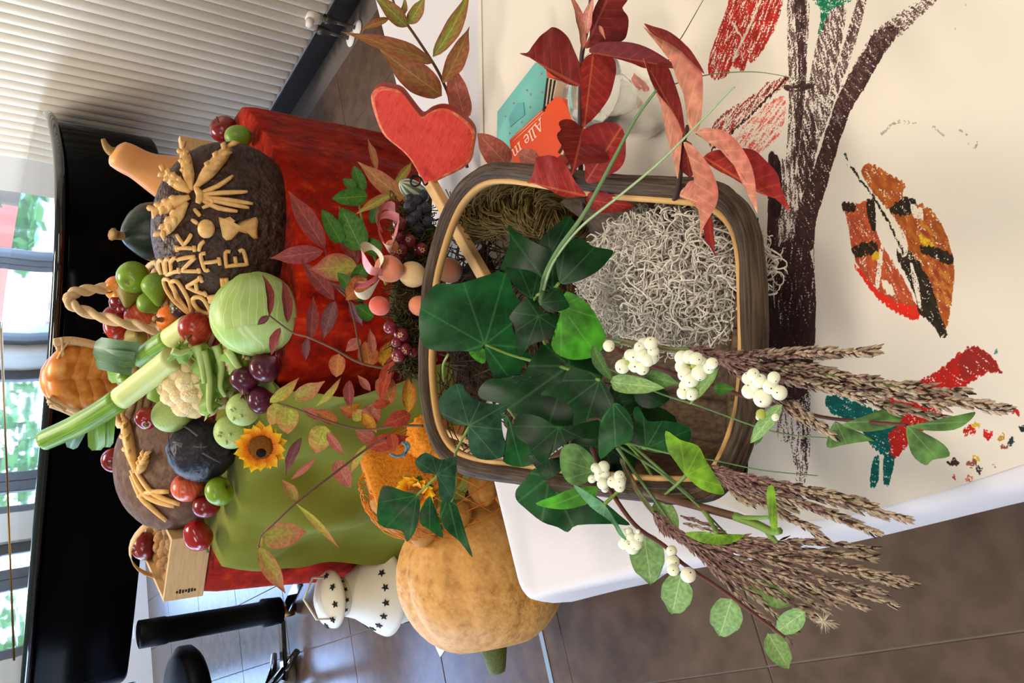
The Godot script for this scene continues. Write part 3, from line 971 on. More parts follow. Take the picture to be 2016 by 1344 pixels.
var protos := {}
func fruit_mesh(kind: String) -> ArrayMesh:
	if protos.has(kind): return protos[kind]
	var st := S()
	var prof := []
	for i in 17:
		var th := PI * i / 16.0
		var r := sin(th)
		var y := cos(th)
		if kind == "apple":
			r *= 1.0 + 0.06 * y
			y = y * 0.9 - 0.34 * exp(-pow(r / 0.26, 2)) * signf(y) * (1.0 if y > 0 else 0.6)
		elif kind == "pear":
			var q := (1.0 - y) * 0.5
			r = sin(th) * lerpf(0.52, 1.05, smoothstep(0.1, 0.75, q))
			y = y * 1.2 + 0.15
		elif kind == "onion":
			y = y * 0.86 + 0.42 * exp(-pow(r / 0.2, 2)) * (1.0 if y > 0 else 0.0)
		elif kind == "kohlrabi": y *= 0.85
		elif kind == "pepper":
			r *= 0.8 + 0.25 * smoothstep(-1.0, 0.8, y)
			y = y * 1.15 - 0.2 * exp(-pow(r / 0.3, 2)) * signf(y)
		elif kind == "squash":
			y = y * 0.8 - 0.12 * exp(-pow(r / 0.2, 2)) * signf(y)
		elif kind == "acorn":
			r *= 1.0 - 0.25 * smoothstep(0.2, 1.0, y)
			y = y * 1.1
		prof.append(Vector2(maxf(r, 0.0005), y))
	var rib = null
	if kind == "squash": rib = func(a, _y): return 1.0 - 0.07 * pow(absf(cos(a * 5.0)), 6.0)
	if kind == "acorn": rib = func(a, _y): return 1.0 - 0.05 * pow(absf(cos(a * 4.0)), 4.0)
	if kind == "pepper": rib = func(a, _y): return 1.0 - 0.10 * pow(absf(cos(a * 1.5)), 4.0)
	if kind == "apple": rib = func(a, y): return 1.0 + 0.025 * sin(a * 5.0) * (0.4 - y) * 0.7
	# own texture coordinates: round the fruit and from base to top
	var rows := []
	var seg := 28
	for p in prof:
		var row := PackedVector3Array()
		for k in seg + 1:
			var a := TAU * (k % seg) / seg
			var r: float = p.x * (rib.call(a, p.y) if rib != null else 1.0)
			row.append(Vector3(r * cos(a), p.y, r * sin(a)))
		rows.append(row)
	rows.reverse()
	grid(st, rows)
	protos[kind] = done(st)
	return protos[kind]
func stalk_mesh(kind: String) -> ArrayMesh:
	var key := kind + "_stalk"
	if protos.has(key): return protos[key]
	var st := S()
	if kind == "apple": tube(st, curve([Vector3(0, 0.5, 0), Vector3(0.03, 0.8, 0), Vector3(0.12, 1.05, 0.05)], 3), 0.045, 6)
	elif kind == "pear": tube(st, curve([Vector3(0, 1.25, 0), Vector3(0.03, 1.5, 0), Vector3(0.14, 1.75, 0.05)], 3), 0.055, 6)
	elif kind == "onion":
		for i in 7: tube(st, [Vector3(0, 1.1, 0), Vector3(0.07 * cos(i), 1.35, 0.07 * sin(i)), Vector3(0.2 * cos(i), 1.5 + 0.05 * (i % 3), 0.2 * sin(i))], [0.05, 0.035, 0.008], 5)
	elif kind == "kohlrabi":
		for i in 4:
			var a := i * 1.9
			tube(st, [Vector3(0.25 * cos(a), 0.72, 0.25 * sin(a)), Vector3(0.34 * cos(a), 0.87, 0.34 * sin(a)), Vector3(0.42 * cos(a), 0.93, 0.42 * sin(a))], [0.12, 0.08, 0.07], 7)
	elif kind == "squash" or kind == "acorn":
		tube(st, curve([Vector3(0, 0.6, 0), Vector3(0.02, 1.05, 0), Vector3(0.06, 1.3, 0.05), Vector3(0.1, 1.45, 0.1)], 3), [0.22, 0.2, 0.17, 0.15, 0.14, 0.14, 0.15, 0.16, 0.19, 0.22], 9)
	elif kind == "pepper": tube(st, curve([Vector3(0, 0.85, 0), Vector3(0.02, 1.2, 0), Vector3(0.1, 1.45, 0.0)], 3), [0.3, 0.2, 0.12, 0.1, 0.1, 0.1, 0.12], 7)
	protos[key] = done(st)
	return protos[key]
const STALK_MAT := {"apple": "twig_brown", "pear": "twig_brown", "onion": "onion", "kohlrabi": "kohlrabi", "squash": "squash_stem", "acorn": "squash_stem", "pepper": "ivy_stalk"}
func fruit(called: String, kind: String, mat: String, x: float, y: float, rp: float, k: float, turn: Vector3, label: String, cat: String, group := "") -> Node3D:
	var p := P(x, y, k)
	var r := rp * mpp(p)
	var o := thing(called, label, cat, Vector3.ZERO, group)
	org[o] = Vector3.ZERO
	var body := obj("body", fruit_mesh(kind), mats[mat], o)
	body.position = Vector3.ZERO
	obj("stalk", stalk_mesh(kind), mats[STALK_MAT[kind]], o)
	o.position = p
	o.basis = Basis.from_euler(turn).scaled(Vector3.ONE * r)
	return o
# a point on an ellipsoid under a pixel: [point, normal]
func hit(x: float, y: float, c: Vector3, b: Basis, r: Vector3) -> Array:
	var d: Vector3 = (b.transposed() * ray(x, y)) / r
	var o := (b.transposed() * (C - c)) / r
	var aa := d.dot(d)
	var bb := o.dot(d)
	var disc := bb * bb - aa * (o.dot(o) - 1.0)
	var t := (-bb - sqrt(maxf(disc, 0.0))) / aa
	var q := o + d * t
	return [c + b * (q * r), (b * (q / r)).normalized()]
func dough(parent: Node3D, called: String, pl: Array, rp: float, c: Vector3, b: Basis, r: Vector3, closed := false, ends := 1.0) -> void:
	var pts := []
	for q in pl:
		var h := hit(q[0], q[1], c, b, r)
		pts.append(h[0] + h[1] * rp * 0.0011)
	pts = curve(pts, 3, closed) if pl.size() > 2 else [pts[0], pts[0].lerp(pts[1], 0.5), pts[1]]
	if closed: pts.append(pts[0])
	var rad := []
	for i in pts.size(): rad.append(rp * mpp(pts[0]) * (lerpf(ends, 1.0, sin(PI * i / (pts.size() - 1.0))) if not closed else 1.0))
	var st := S()
	tube(st, pts, rad, 7)
	obj(called, done(st), mats.dough, parent)
func slab(parent: Node3D, called: String, pl: Array, thick: float, c: Vector3, b: Basis, r: Vector3) -> void:
	var lo := PackedVector3Array()
	var hi := PackedVector3Array()
	var top_ := PackedVector3Array()
	var mid := PackedVector3Array()
	var mx := 0.0
	var my := 0.0
	for q in pl:
		mx += q[0] / pl.size()
		my += q[1] / pl.size()
	var hm := hit(mx, my, c, b, r)
	for i in pl.size() + 1:
		var q: Array = pl[i % pl.size()]
		var h := hit(q[0], q[1], c, b, r)
		var h2 := hit(lerpf(mx, q[0], 0.86), lerpf(my, q[1], 0.86), c, b, r)
		lo.append(h[0] - h[1] * 0.004)
		hi.append(h[0] + h[1] * thick * 0.6)
		top_.append(h2[0] + h2[1] * thick)
		mid.append(hm[0] + hm[1] * thick * 1.1)
	var st := S()
	grid(st, [lo, hi, top_, mid])
	obj(called, done(st), mats.dough, parent)
func wheat_ear(parent: Node3D, x0: float, y0: float, x1: float, y1: float, w: float, c: Vector3, b: Basis, r: Vector3) -> void:
	var h0 := hit(x0, y0, c, b, r)
	var h1 := hit(x1, y1, c, b, r)
	var st := S()
	var rp: float = w * mpp(h0[0])
	var pts := []
	for i in 9:
		var t := i / 8.0
		var h := hit(lerpf(x0, x1, t), lerpf(y0, y1, t), c, b, r)
		pts.append(h[0] + h[1] * rp * 0.4)
	tube(st, pts, [0.35 * rp, 0.5 * rp, 0.8 * rp, rp, rp, rp, rp, 0.85 * rp, 0.5 * rp], 8)
	var ear := obj("wheat_ear", done(st), mats.dough, parent)
	st = S()
	var d: Vector3 = (h1[0] - h0[0]).normalized()
	for i in 7:
		var t := 0.3 + 0.68 * i / 6.0
		var h := hit(lerpf(x0, x1, t), lerpf(y0, y1, t), c, b, r)
		var s: Vector3 = d.cross(h[1]) * (1.0 if i % 2 == 0 else -1.0)
		tube(st, [h[0] + h[1] * rp * 0.9, h[0] + h[1] * rp * 1.15 + s * rp * 0.55 + d * rp * 0.7, h[0] + h[1] * rp * 0.7 + s * rp * 1.0 + d * rp * 1.5], [0.3 * rp, 0.48 * rp, 0.12 * rp], 6)
	obj("grain", done(st), mats.dough, ear)

func produce() -> void:
	# the great dark loaf with dough letters
	var lc := P(450, 450, -2.11)
	var n := Vector3(-0.05, 0.42, 0.9).normalized()
	var ax := Vector3(1, 0, 0) - n * n.x
	ax = ax.normalized()
	var lb := Basis(ax, n, ax.cross(n))
	var q := mpp(lc)
	var lr := Vector3(169 * q, 0.13, 142 * q)
	var o := thing("harvest_loaf", "huge dark round loaf decorated with dough letters, a sheaf and a goblet", "bread", lc)
	var st := S()
	ball(st, lc, lr, 48, 28, lb, func(d): return 1.0 + 0.012 * nz.get_noise_3d(d.x * 90.0, d.y * 90.0, d.z * 90.0) + 0.006 * nz.get_noise_3d(d.x * 300.0, d.y * 300.0, d.z * 300.0))
	obj("loaf", done(st), mats.crust, o)
	for e in [[379, 376, 366, 300, 9.5], [386, 373, 451, 296, 10.5], [376, 380, 331, 345, 10.0], [376, 389, 315, 416, 10.5], [372, 399, 326, 460, 9.5]]:
		wheat_ear(o, e[0], e[1], e[2], e[3], e[4] * 1.3, lc, lb, lr)
	for s in [[[397, 389], [450, 395], [497, 402]], [[400, 384], [440, 381], [487, 379]], [[400, 392], [450, 402], [490, 410]], [[400, 396], [430, 410], [468, 417]], [[396, 381], [430, 368], [459, 348]], [[390, 378], [420, 398], [400, 410]]]:
		dough(o, "straw", s, 5.2, lc, lb, lr, false, 0.6)
	dough(o, "knot", [[388, 372], [396, 386], [392, 402]], 8.0, lc, lb, lr, false, 0.6)
	var sun := []
	var cup := [[431, 428], [441, 431], [453, 427], [464, 436], [468, 446], [480, 446], [492, 436], [503, 428], [507, 436], [505, 452], [506, 469], [499, 470], [488, 460], [470, 456], [465, 463], [455, 472], [446, 473], [439, 466], [435, 448]]
	for i in 14: sun.append([407.5 + 16.0 * cos(i * TAU / 14), 450.5 + 18.5 * sin(i * TAU / 14)])
	slab(o, "sun_disc", sun, 0.016, lc, lb, lr)
	slab(o, "goblet", cup, 0.014, lc, lb, lr)
	for s in [[[379, 433], [386, 437], [391, 441]], [[384, 412], [390, 419], [396, 426]], [[404, 474], [396, 482], [393, 494]]]:
		dough(o, "sun_ray", s, 4.6, lc, lb, lr, false, 0.7)
	var z := func(a: Array) -> Array:
		var r := []
		for p in a: r.append([300.0 + p[0] / 7.468, 440.0 + p[1] / 7.468])
		return r
	var glyph := {
		"letter_k": [[[380, 365], [505, 355], [635, 365]], [[490, 330], [430, 250], [372, 160]], [[480, 310], [540, 240], [588, 150]], [[372, 320], [385, 410]], [[628, 320], [636, 410]]],
		"letter_n": [[[400, 520], [520, 495], [645, 480]], [[645, 490], [550, 580], [460, 670]], [[455, 690], [580, 690], [700, 690]], [[392, 505], [410, 550]], [[690, 650], [705, 720]]],
		"letter_a": [[[520, 910], [630, 850], [740, 780]], [[520, 915], [650, 975], [790, 1030]], [[650, 845], [668, 970]], [[700, 760], [745, 850]], [[770, 985], [800, 1050]]],
		"letter_t": [[[795, 430], [725, 455], [750, 580], [790, 680], [845, 670]], [[750, 570], [870, 560], [990, 540]], [[980, 490], [1000, 605]]],
		"letter_e": [[[1075, 625], [1230, 605], [1390, 595]], [[1095, 645], [1078, 425], [1150, 412]], [[1232, 600], [1215, 480]], [[1390, 605], [1335, 395], [1272, 410]]],
		"letter_r": [[[150, 725], [115, 560], [180, 545], [215, 730]], [[235, 745], [330, 705], [430, 690]], [[235, 720], [215, 540], [280, 530], [300, 690]], [[290, 560], [330, 510], [370, 500]], [[400, 640], [425, 720]]],
		"letter_i": [[[1035, 790], [1045, 870], [1060, 960]], [[1085, 790], [1095, 870], [1100, 940]], [[830, 1070], [900, 1060], [985, 1050]], [[845, 1120], [910, 1110], [985, 1100]]],
	}
	for g in glyph:
		for s in glyph[g]: dough(o, g, z.call(s), 4.3 if g != "letter_i" else 5.6, lc, lb, lr, false, 0.9)
	dough(o, "letter_d", z.call([[610, 1090], [700, 1060], [790, 1130], [865, 1290], [760, 1270], [660, 1200]]), 4.6, lc, lb, lr, true)
	dough(o, "dough_ring", z.call([[190, 820], [260, 815], [340, 930], [400, 1060], [470, 1170], [540, 1290], [440, 1210], [330, 1110], [230, 960]]), 4.2, lc, lb, lr, true)
	dough(o, "dough_ring", z.call([[290, 860], [370, 830], [450, 920], [540, 1080], [575, 1200], [545, 1290], [480, 1180], [390, 1090], [345, 960]]), 4.6, lc, lb, lr, true)
	# the flat greyish loaf with a dough ear
	var c2 := P(322, 918, -2.55)
	q = mpp(c2)
	n = Vector3(0.05, 0.9, 0.44).normalized()
	ax = (Vector3(0.97, 0, 0.25) - n * n.dot(Vector3(0.97, 0, 0.25))).normalized()
	var b2 := Basis(ax, n, ax.cross(n))
	var r2 := Vector3(122 * q, 0.085, 0.2)
	o = thing("ear_loaf", "grey brown loaf with a plaited dough ear along its back, beside the walnut crate", "bread", c2)
	st = S()
	ball(st, c2, r2, 40, 22, b2, func(d): return 1.0 + 0.02 * nz.get_noise_3d(d.x * 80.0, d.y * 80.0, d.z * 80.0))
	obj("loaf", done(st), mats.crust_grey, o)
	wheat_ear(o, 270, 930, 250, 826, 12.0, c2, b2, r2)
	wheat_ear(o, 275, 935, 292, 896, 10.0, c2, b2, r2)
	for s in [[[262, 925], [285, 968], [312, 985], [345, 994]], [[268, 920], [296, 962], [326, 980], [356, 990]], [[262, 935], [280, 975], [300, 996], [330, 1022]], [[276, 975], [300, 968], [335, 966]]]:
		dough(o, "straw", s, 6.0, c2, b2, r2, false, 0.7)
	# cabbage with loose outer leaves
	var cc := P(502, 620, -1.97)
	q = mpp(cc)
	o = thing("white_cabbage", "large pale green cabbage in front of the lettered loaf", "cabbage", cc)
	st = S()
	var cb := Basis.from_euler(Vector3(0.9, 0.3, 1.9))
	ball(st, cc, Vector3(83, 80, 86) * q, 36, 24, cb, func(d): return 1.0 + 0.02 * nz.get_noise_3d(d.x * 40.0, d.y * 40.0, d.z * 40.0) + 0.012 * sin(atan2(d.z, d.x) * 9.0) * absf(d.y))
	obj("head", done(st), mats.cabbage, o)
	for e in [[0.3, 1.04, 1.0], [1.7, 1.05, 1.3], [3.4, 1.04, 1.1]]:
		var rows := []
		for i in 11:
			var row := PackedVector3Array()
			for j in 13:
				var th := lerpf(0.25, 1.75, i / 10.0)
				var ph: float = e[0] + lerpf(-e[2], e[2], j / 12.0) * 0.8
				var rr: float = e[1] + 0.018 * sin(j * 1.9) * (i / 10.0) + 0.03 * pow(i / 10.0, 3.0)
				row.append(cc + cb * (Vector3(sin(th) * cos(ph), -cos(th), sin(th) * sin(ph)) * 82.0 * q * rr))
			rows.append(row)
		st = S()
		grid(st, rows)
		obj("outer_leaf", done(st), mats.cabbage, o)
	# cauliflowers
	cauliflower(388, 748, 74, -2.22, "cream cauliflower with green ribs between the leeks and the red onions", true)
	cauliflower(462, 700, 36, -2.12, "smaller cream cauliflower showing under the cabbage", false)
	# leeks
	leek("upper leek with blue green leaves fanned over the plaited bread", [[372, 640], [340, 662], [300, 688], [278, 706]], 22.0, -2.2, -2.42, [[270, 700, 185, 684, 26, 0], [262, 716, 190, 705, 24, 0], [258, 730, 212, 738, 20, 1], [256, 740, 240, 762, 18, 1]])
	leek("longer leek pointing down left across the plaited bread", [[340, 705], [280, 752], [215, 800], [150, 838], [88, 866]], 24.0, -2.16, -2.5, [[190, 815, 190, 886, 18, 1], [215, 806, 210, 880, 14, 1], [165, 830, 138, 882, 14, 0]])
	# fruit by fruit: name, shape, material, x, y, radius, distance, turn, label, category
	var fr := [
		["apple", "apple", "apple_dark", 441, 255, 28, -2.42, Vector3(0.5, 0, -0.6), "dark red apple at the right end of the altar behind a green pear", "apple"],
		["pear", "apple", "pear_green", 469, 270, 26, -2.24, Vector3(1.2, 0.5, -1.2), "green pear at the right end of the altar beside the raised velvet corner", "pear"],
		["apple", "apple", "apple_red", 385, 646, 33, -2.14, Vector3(0.6, 0.2, 0.9), "red streaked apple leaning on the root end of the upper leek", "apple"],
		["apple", "apple", "apple_green", 262, 546, 32, -2.5, Vector3(0.8, 0.4, -2.4), "yellow green apple topmost in front of the dark squash", "apple"],
		["pear", "pear", "pear_green", 307, 566, 28, -2.44, Vector3(0.9, 0.3, 1.9), "green pear touching the left edge of the lettered loaf", "pear"],
		["pear", "pear", "pear_green", 293, 598, 22, -2.48, Vector3(0.2, 0.3, 2.6), "smaller green pear under the pear that touches the loaf", "pear"],
		["apple", "apple", "apple_yellow", 232, 568, 26, -2.62, Vector3(0.3, 0.5, 0.7), "yellow and orange apple at the top of the handled basket", "apple"],
		["pear", "pear", "pear_brown", 255, 579, 24, -2.55, Vector3(0.9, 0.2, 1.2), "brown russet pear under the yellow apple in the handled basket", "pear"],
		["apple", "apple", "apple_dark", 238, 596, 22, -2.62, Vector3(0.5, 0.1, 0.8), "dark red apple behind the russet pear in the handled basket", "apple"],
		["apple", "apple", "apple_dark", 228, 626, 26, -2.66, Vector3(0.7, 0.4, 0.3), "deep red apple framed by the twisted basket handle", "apple"],
		["apple", "apple", "apple_pink", 275, 620, 29, -2.55, Vector3(0.5, 0.6, -0.8), "orange red apple below the twisted basket handle", "apple"],
		["apple", "apple", "apple_red", 230, 645, 26, -2.64, Vector3(-0.7, 0.4, 0.3), "red and cream apple at the left side of the handled basket", "apple"],
		["pear", "pear", "pear_brown", 268, 662, 22, -2.58, Vector3(1.4, 0.4, 0.3), "olive green pear under the basket handle beside the leek", "pear"],
		["squash", "squash", "orange_squash", 334, 628, 28, -2.36, Vector3(0.5, 0.4, 0.3), "small bright orange squash beside the basket handle end", "squash"],
		["plum", "kohlrabi", "plum", 356, 606, 22, -2.3, Vector3(0.5, 0.4, 0.3), "dark purple plum tucked under the edge of the lettered loaf", "plum"],
		["kohlrabi", "kohlrabi", "kohlrabi", 340, 815, 40, -2.3, Vector3(0.9, 0.2, -1.0), "large kohlrabi beside the red pepper left of the cauliflower", "kohlrabi"],
		["kohlrabi", "kohlrabi", "kohlrabi", 478, 806, 33, -2.02, Vector3(0.7, 0.2, 0.4), "kohlrabi lying against the lowest red onion", "kohlrabi"],
		["kohlrabi", "kohlrabi", "kohlrabi", 455, 850, 34, -2.12, Vector3(0.4, 0.9, 0.8), "kohlrabi half hidden behind the artificial sunflower", "kohlrabi"],
		["red_pepper", "pepper", "pepper", 289, 821, 23, -2.38, Vector3(1.2, 0.4, 0.9), "shiny dark red pepper between the loaf and the large kohlrabi", "pepper"],
		["red_onion", "onion", "onion", 521, 724, 31, -1.94, Vector3(1.9, 0.2, -0.5), "red onion nearest to the white cabbage", "onion"],
		["red_onion", "onion", "onion", 482, 746, 29, -2.0, Vector3(0.6, 0.3, 1.3), "red onion with dry pointed top in the middle of the three", "onion"],
		["red_onion", "onion", "onion", 511, 787, 28, -1.98, Vector3(2.6, 0.2, -0.2), "red onion lowest of the three beside the pale kohlrabi", "onion"],
		["apple", "apple", "apple_dark", 226, 905, 25, -2.72, Vector3(1.0, 0.2, 0.4), "dark red apple alone at the back left of the grey brown loaf", "apple"],
		["apple", "apple", "apple_pink", 369, 959, 31, -2.34, Vector3(1.1, 0.3, -0.9), "orange red apple resting against the black cabbage", "apple"],
		["apple", "apple", "apple_green", 431, 967, 29, -2.22, Vector3(2.2, 0.3, -0.3), "green apple on the edge of the green cloth below the black cabbage", "apple"],
		["apple", "apple", "apple_dark", 407, 996, 27, -2.3, Vector3(0.5, 0.3, -1.3), "glossy red apple squeezed under the green apple by the cloth", "apple"],
		["apple", "apple", "apple_green", 279, 998, 21, -2.66, Vector3(0.8, 0.3, 2.0), "small green apple between the grey loaf and the walnut crate", "apple"],
		["red_pepper", "pepper", "pepper", 389, 1053, 29, -2.36, Vector3(0.4, 0.3, 2.2), "red pointed pepper in front of the walnut crate", "pepper"],
		["apple", "apple", "apple_dark", 284, 1074, 28, -2.72, Vector3(0.2, 0.3, 0.4), "red apple lying on the walnuts under the crate handle", "apple"],
		["dark_squash", "acorn", "dark_squash", 302, 456, 58, -2.58, Vector3(0.2, 0.3, 0.35), "dark green squash with a corky stem behind the lettered loaf", "squash"],
	]
	for f in fr: fruit(f[0], f[1], f[2], f[3], f[4], f[5], f[6], f[7], f[8], f[9])
	# black savoy cabbage
	var bc := P(396, 884, -2.28)
	q = mpp(bc)
	o = thing("black_cabbage", "round blackish purple cabbage with veined outer leaf beside the sunflower", "cabbage", bc)
	st = S()
	ball(st, bc, Vector3(60, 64, 58) * q, 28, 18, Basis.from_euler(Vector3(0.5, 0.2, 0.4)), func(d): return 1.0 + 0.03 * nz.get_noise_3d(d.x * 50.0, d.y * 50.0, d.z * 50.0))
	obj("head", done(st), mats.black_cabbage, o)
	for e in [[0.8, 1.04], [2.6, 1.05], [4.4, 1.04]]:
		var rows := []
		for i in 11:
			var row := PackedVector3Array()
			for j in 13:
				var th := lerpf(0.15, 1.7, i / 10.0)
				var ph: float = e[0] + lerpf(-0.95, 0.95, j / 12.0)
				var rr: float = e[1] + 0.03 * sin(j * 1.9 + i) * (i / 10.0) + 0.05 * pow(i / 10.0, 3.0) + 0.02 * nz.get_noise_2d(i * 30.0, j * 30.0)
				row.append(bc + Basis.from_euler(Vector3(0.9, 0.2, 0.7)) * (Vector3(sin(th) * cos(ph), cos(th), sin(th) * sin(ph)) * 60.0 * q * rr))
			rows.append(row)
		st = S()
		grid(st, rows)
		obj("outer_leaf", done(st), mats.black_cabbage, o)
	for s in [[[345, 870], [400, 880], [452, 862]], [[385, 825], [396, 880], [392, 945]], [[398, 890], [425, 905], [448, 915]], [[390, 860], [370, 845], [360, 842]]]:
		st = S()
		var pts := []
		for e in s:
			var h := hit(e[0], e[1], bc, Basis(), Vector3(60, 62, 58) * q)
			pts.append(h[0] + h[1] * 0.006)
		tube(st, curve(pts, 5), taper(11, 0.004, 0.0015), 5)
		obj("leaf_rib", done(st), M("cabbage_rib", rgb(84, 80, 92), 0.5), o)
	# zucchini and cucumber
	for e in [["zucchini", "pale green zucchini under the longer leek", [[302, 790], [318, 762], [328, 735]], 20.0, -2.36, "veg_leaf", "zucchini"], ["cucumber", "dark green cucumber behind the grey brown loaf", [[250, 925], [258, 960], [268, 985]], 15.0, -2.72, "cucumber", "cucumber"]]:
		st = S()
		var pp := path(e[2], e[4], 999.0, 6)
		var rad := []
		for i in pp.size(): rad.append(e[3] * mpp(pp[0]) * (0.35 + 0.65 * pow(sin(PI * (i + 0.6) / (pp.size() + 0.2)), 0.35)))
		tube(st, pp, rad, 14)
		top(e[0], done(st), mats[e[5]], e[1], e[6])
	# butternut squash
	o = thing("butternut_squash", "peach coloured butternut squash with curved neck behind the lettered loaf", "squash", P(320, 340, -2.62))
	st = S()
	var bp := path([[222, 296], [236, 305], [262, 318], [300, 338], [345, 356], [395, 372], [430, 385]], -2.6)
	var br := []
	for i in bp.size():
		var t := float(i) / (bp.size() - 1)
		br.append(mpp(bp[0]) * (1.0 + lerpf(26.0, 30.0, smoothstep(0.05, 0.3, t)) * pow(minf(t / 0.12, 1.0), 0.5) + 28.0 * smoothstep(0.35, 0.8, t)) * (1.0 - smoothstep(0.9, 1.0, t) * 0.8))
	tube(st, bp, br, 22)
	obj("body", done(st), mats.butternut, o)
	stem(o, path([[203, 273], [208, 286], [216, 296], [228, 301]], -2.6), 0.006, 0.017, mats.squash_stem, "stalk", 8)
	# a scrap of wood behind the loaf
	st = S()
	box(st, P(400, 292, -2.62), Vector3(0.06, 0.14, 0.02), Basis(Vector3.UP, 0.6), 0.002)
	top("wood_offcut", done(st), mats.wood_light, "small pale wooden corner peeping out behind the lettered loaf", "wood")
	# basket with a twisted handle
	var hb := P(262, 612, -2.6)
	o = thing("handled_basket", "woven fruit basket with a tall twisted pale handle", "basket", Vector3(hb.x, ALT, hb.z))
	var hp := curve([P(232, 566, -2.62), P(200, 568, -2.62), P(165, 572, -2.62), P(143, 578, -2.62), P(136, 590, -2.62), P(146, 603, -2.6), P(180, 617, -2.58), P(230, 632, -2.52), P(280, 643, -2.47), P(322, 652, -2.43)], 6)
	for ph in [0.0, PI]:
		st = S()
		var pts := []
		for i in hp.size():
			var d: Vector3 = (hp[mini(i + 1, hp.size() - 1)] - hp[maxi(i - 1, 0)]).normalized()
			var x := d.cross(Vector3(0.2, 0.3, 1)).normalized()
			pts.append(hp[i] + (x * cos(i * 0.55 + ph) + d.cross(x) * sin(i * 0.55 + ph)) * 0.0075)
		tube(st, pts, 0.0105, 8)
		obj("handle_strand", done(st), mats.rope, o)
	woven(o, Vector3(hb.x, ALT, hb.z), 0.12, 0.15, 0.17)
	# plaited bread in a basket with tied handles
	var pb := P(165, 745, -2.78)
	o = thing("bread_basket", "low woven basket with raffia tied handles under the plaited bread", "basket", Vector3(pb.x, ALT, pb.z - 0.02))
	woven(o, Vector3(pb.x, ALT, pb.z - 0.02), 0.13, 0.15, 0.2)
	for s in [[[108, 680], [140, 676], [178, 682], [215, 694]], [[98, 790], [125, 800], [150, 812], [185, 830]]]:
		for d in [-0.008, 0.008]:
			st = S()
			var pts := path(s, -2.72)
			for i in pts.size(): pts[i] += Vector3(d, d * 0.6, d)
			tube(st, pts, 0.013, 7)
			obj("handle", done(st), mats.rope, o)
	for s in [[[121, 664], [123, 680], [123, 700], [121, 714], [126, 712], [125, 690]], [[136, 672], [126, 684], [113, 706]], [[92, 783], [112, 800], [130, 806]], [[94, 796], [112, 796], [128, 812]]]:
		stem(o, path(s, -2.7), 0.0035, 0.003, mats.rope, "raffia_bow", 5)
	o = thing("plaited_bread", "golden plaited bread loaf standing at the back in front of the piano", "bread", pb)
	for i in 4:
		for s in [-1.0, 1.0]:
			st = S()
			var c := P(132 + i * 28, 745 + s * 26, -2.74)
			ball(st, c, Vector3(0.075, 0.05, 0.055), 14, 10, Basis.from_euler(Vector3(0.4 * s, 0.3, 0.6 * s)))
			obj("plait", done(st), mats.brioche, o)
	st = S()
	ball(st, P(172, 745, -2.78), Vector3(0.11, 0.13, 0.07), 18, 12)
	obj("crumb", done(st), mats.brioche, o)
	crate()
	sunflower("artificial sunflower with a black eye on the edge of the altar", [513, 880], 50.0, -1.96, Vector3(0.1, 0.35, 0.9), 9)

func woven(o: Node3D, c: Vector3, r0: float, r1: float, h: float) -> void:
	var st := S()
	for k in 9:
		var y := h * (k + 0.5) / 9.0
		var r := lerpf(r0, r1, y / h)
		var pts := []
		for i in 41:
			var a := TAU * (i % 40) / 40.0
			pts.append(c + Vector3(cos(a), 0, sin(a)) * (r + 0.004 * sin(a * 10.0 + k * PI)) + Vector3(0, y, 0))
		tube(st, pts, h / 17.0, 6, false)
	obj("weave", done(st), mats.rope, o)
	st = S()
	lathe(st, [Vector2(0.001, 0.012), Vector2(r0, 0.012), Vector2(r0, 0.0), Vector2(0.001, 0.0)], 24, null, Transform3D(Basis(), c))
	obj("base", done(st), mats.rope, o)
func cauliflower(x: float, y: float, rp: float, k: float, label: String, ribs: bool) -> void:
	var c := P(x, y, k)
	var q := mpp(c)
	var o := thing("cauliflower", label, "cauliflower", c)
	var st := S()
	for i in 60:
		var f := (i + 0.5) / 60.0
		var th := acos(1.0 - 1.6 * f)
		var d := Vector3(sin(th) * cos(i * 2.4), cos(th), sin(th) * sin(i * 2.4))
		d = Basis.from_euler(Vector3(0.75, -0.2, 0.5)) * d
		var r := rp * q * rng.randf_range(0.2, 0.3)
		ball(st, c + d * rp * q * 0.78, Vector3(r, r, r), 9, 6, Basis(), func(v): return 1.0 + 0.14 * nz.get_noise_3d(v.x * 130.0 + i * 40.0, v.y * 130.0, v.z * 130.0))
	ball(st, c, Vector3.ONE * rp * q * 0.8, 14, 10)
	obj("curd", done(st), mats.cauli, o)
	var lf := [[[400, 690], [412, 745], [412, 800], [418, 812]], [[425, 680], [436, 720], [434, 760], [444, 780]], [[388, 680], [398, 720], [402, 755]], [[340, 690], [355, 695], [375, 688]]] if ribs else [[[450, 690], [470, 722], [490, 735]]]
	for s in lf:
		var pts := path(s, k + 0.125, 999.0, 4)
		var rib := S()
		tube(rib, pts, taper(pts.size(), 0.011, 0.005), 7)
		var ro := obj("leaf_rib", done(rib), mats.kohlrabi, o)
		var rows := []
		for i in pts.size():
			var d: Vector3 = (pts[mini(i + 1, pts.size() - 1)] - pts[maxi(i - 1, 0)]).normalized()
			var sd := d.cross(C - pts[i]).normalized()
			var row := PackedVector3Array()
			for j in 7:
				var w := (j / 3.0 - 1.0)
				row.append(pts[i] + sd * w * 0.032 * (0.7 + 0.3 * sin(i * 1.7)) - (C - pts[i]).normalized() * (0.012 + 0.02 * w * w) + Vector3(0, 0.006 * sin(i * 2.0 + j * 2.2), 0))
			rows.append(row)
		var bl := S()
		grid(bl, rows)
		obj("leaf_blade", done(bl), mats.veg_leaf, ro)
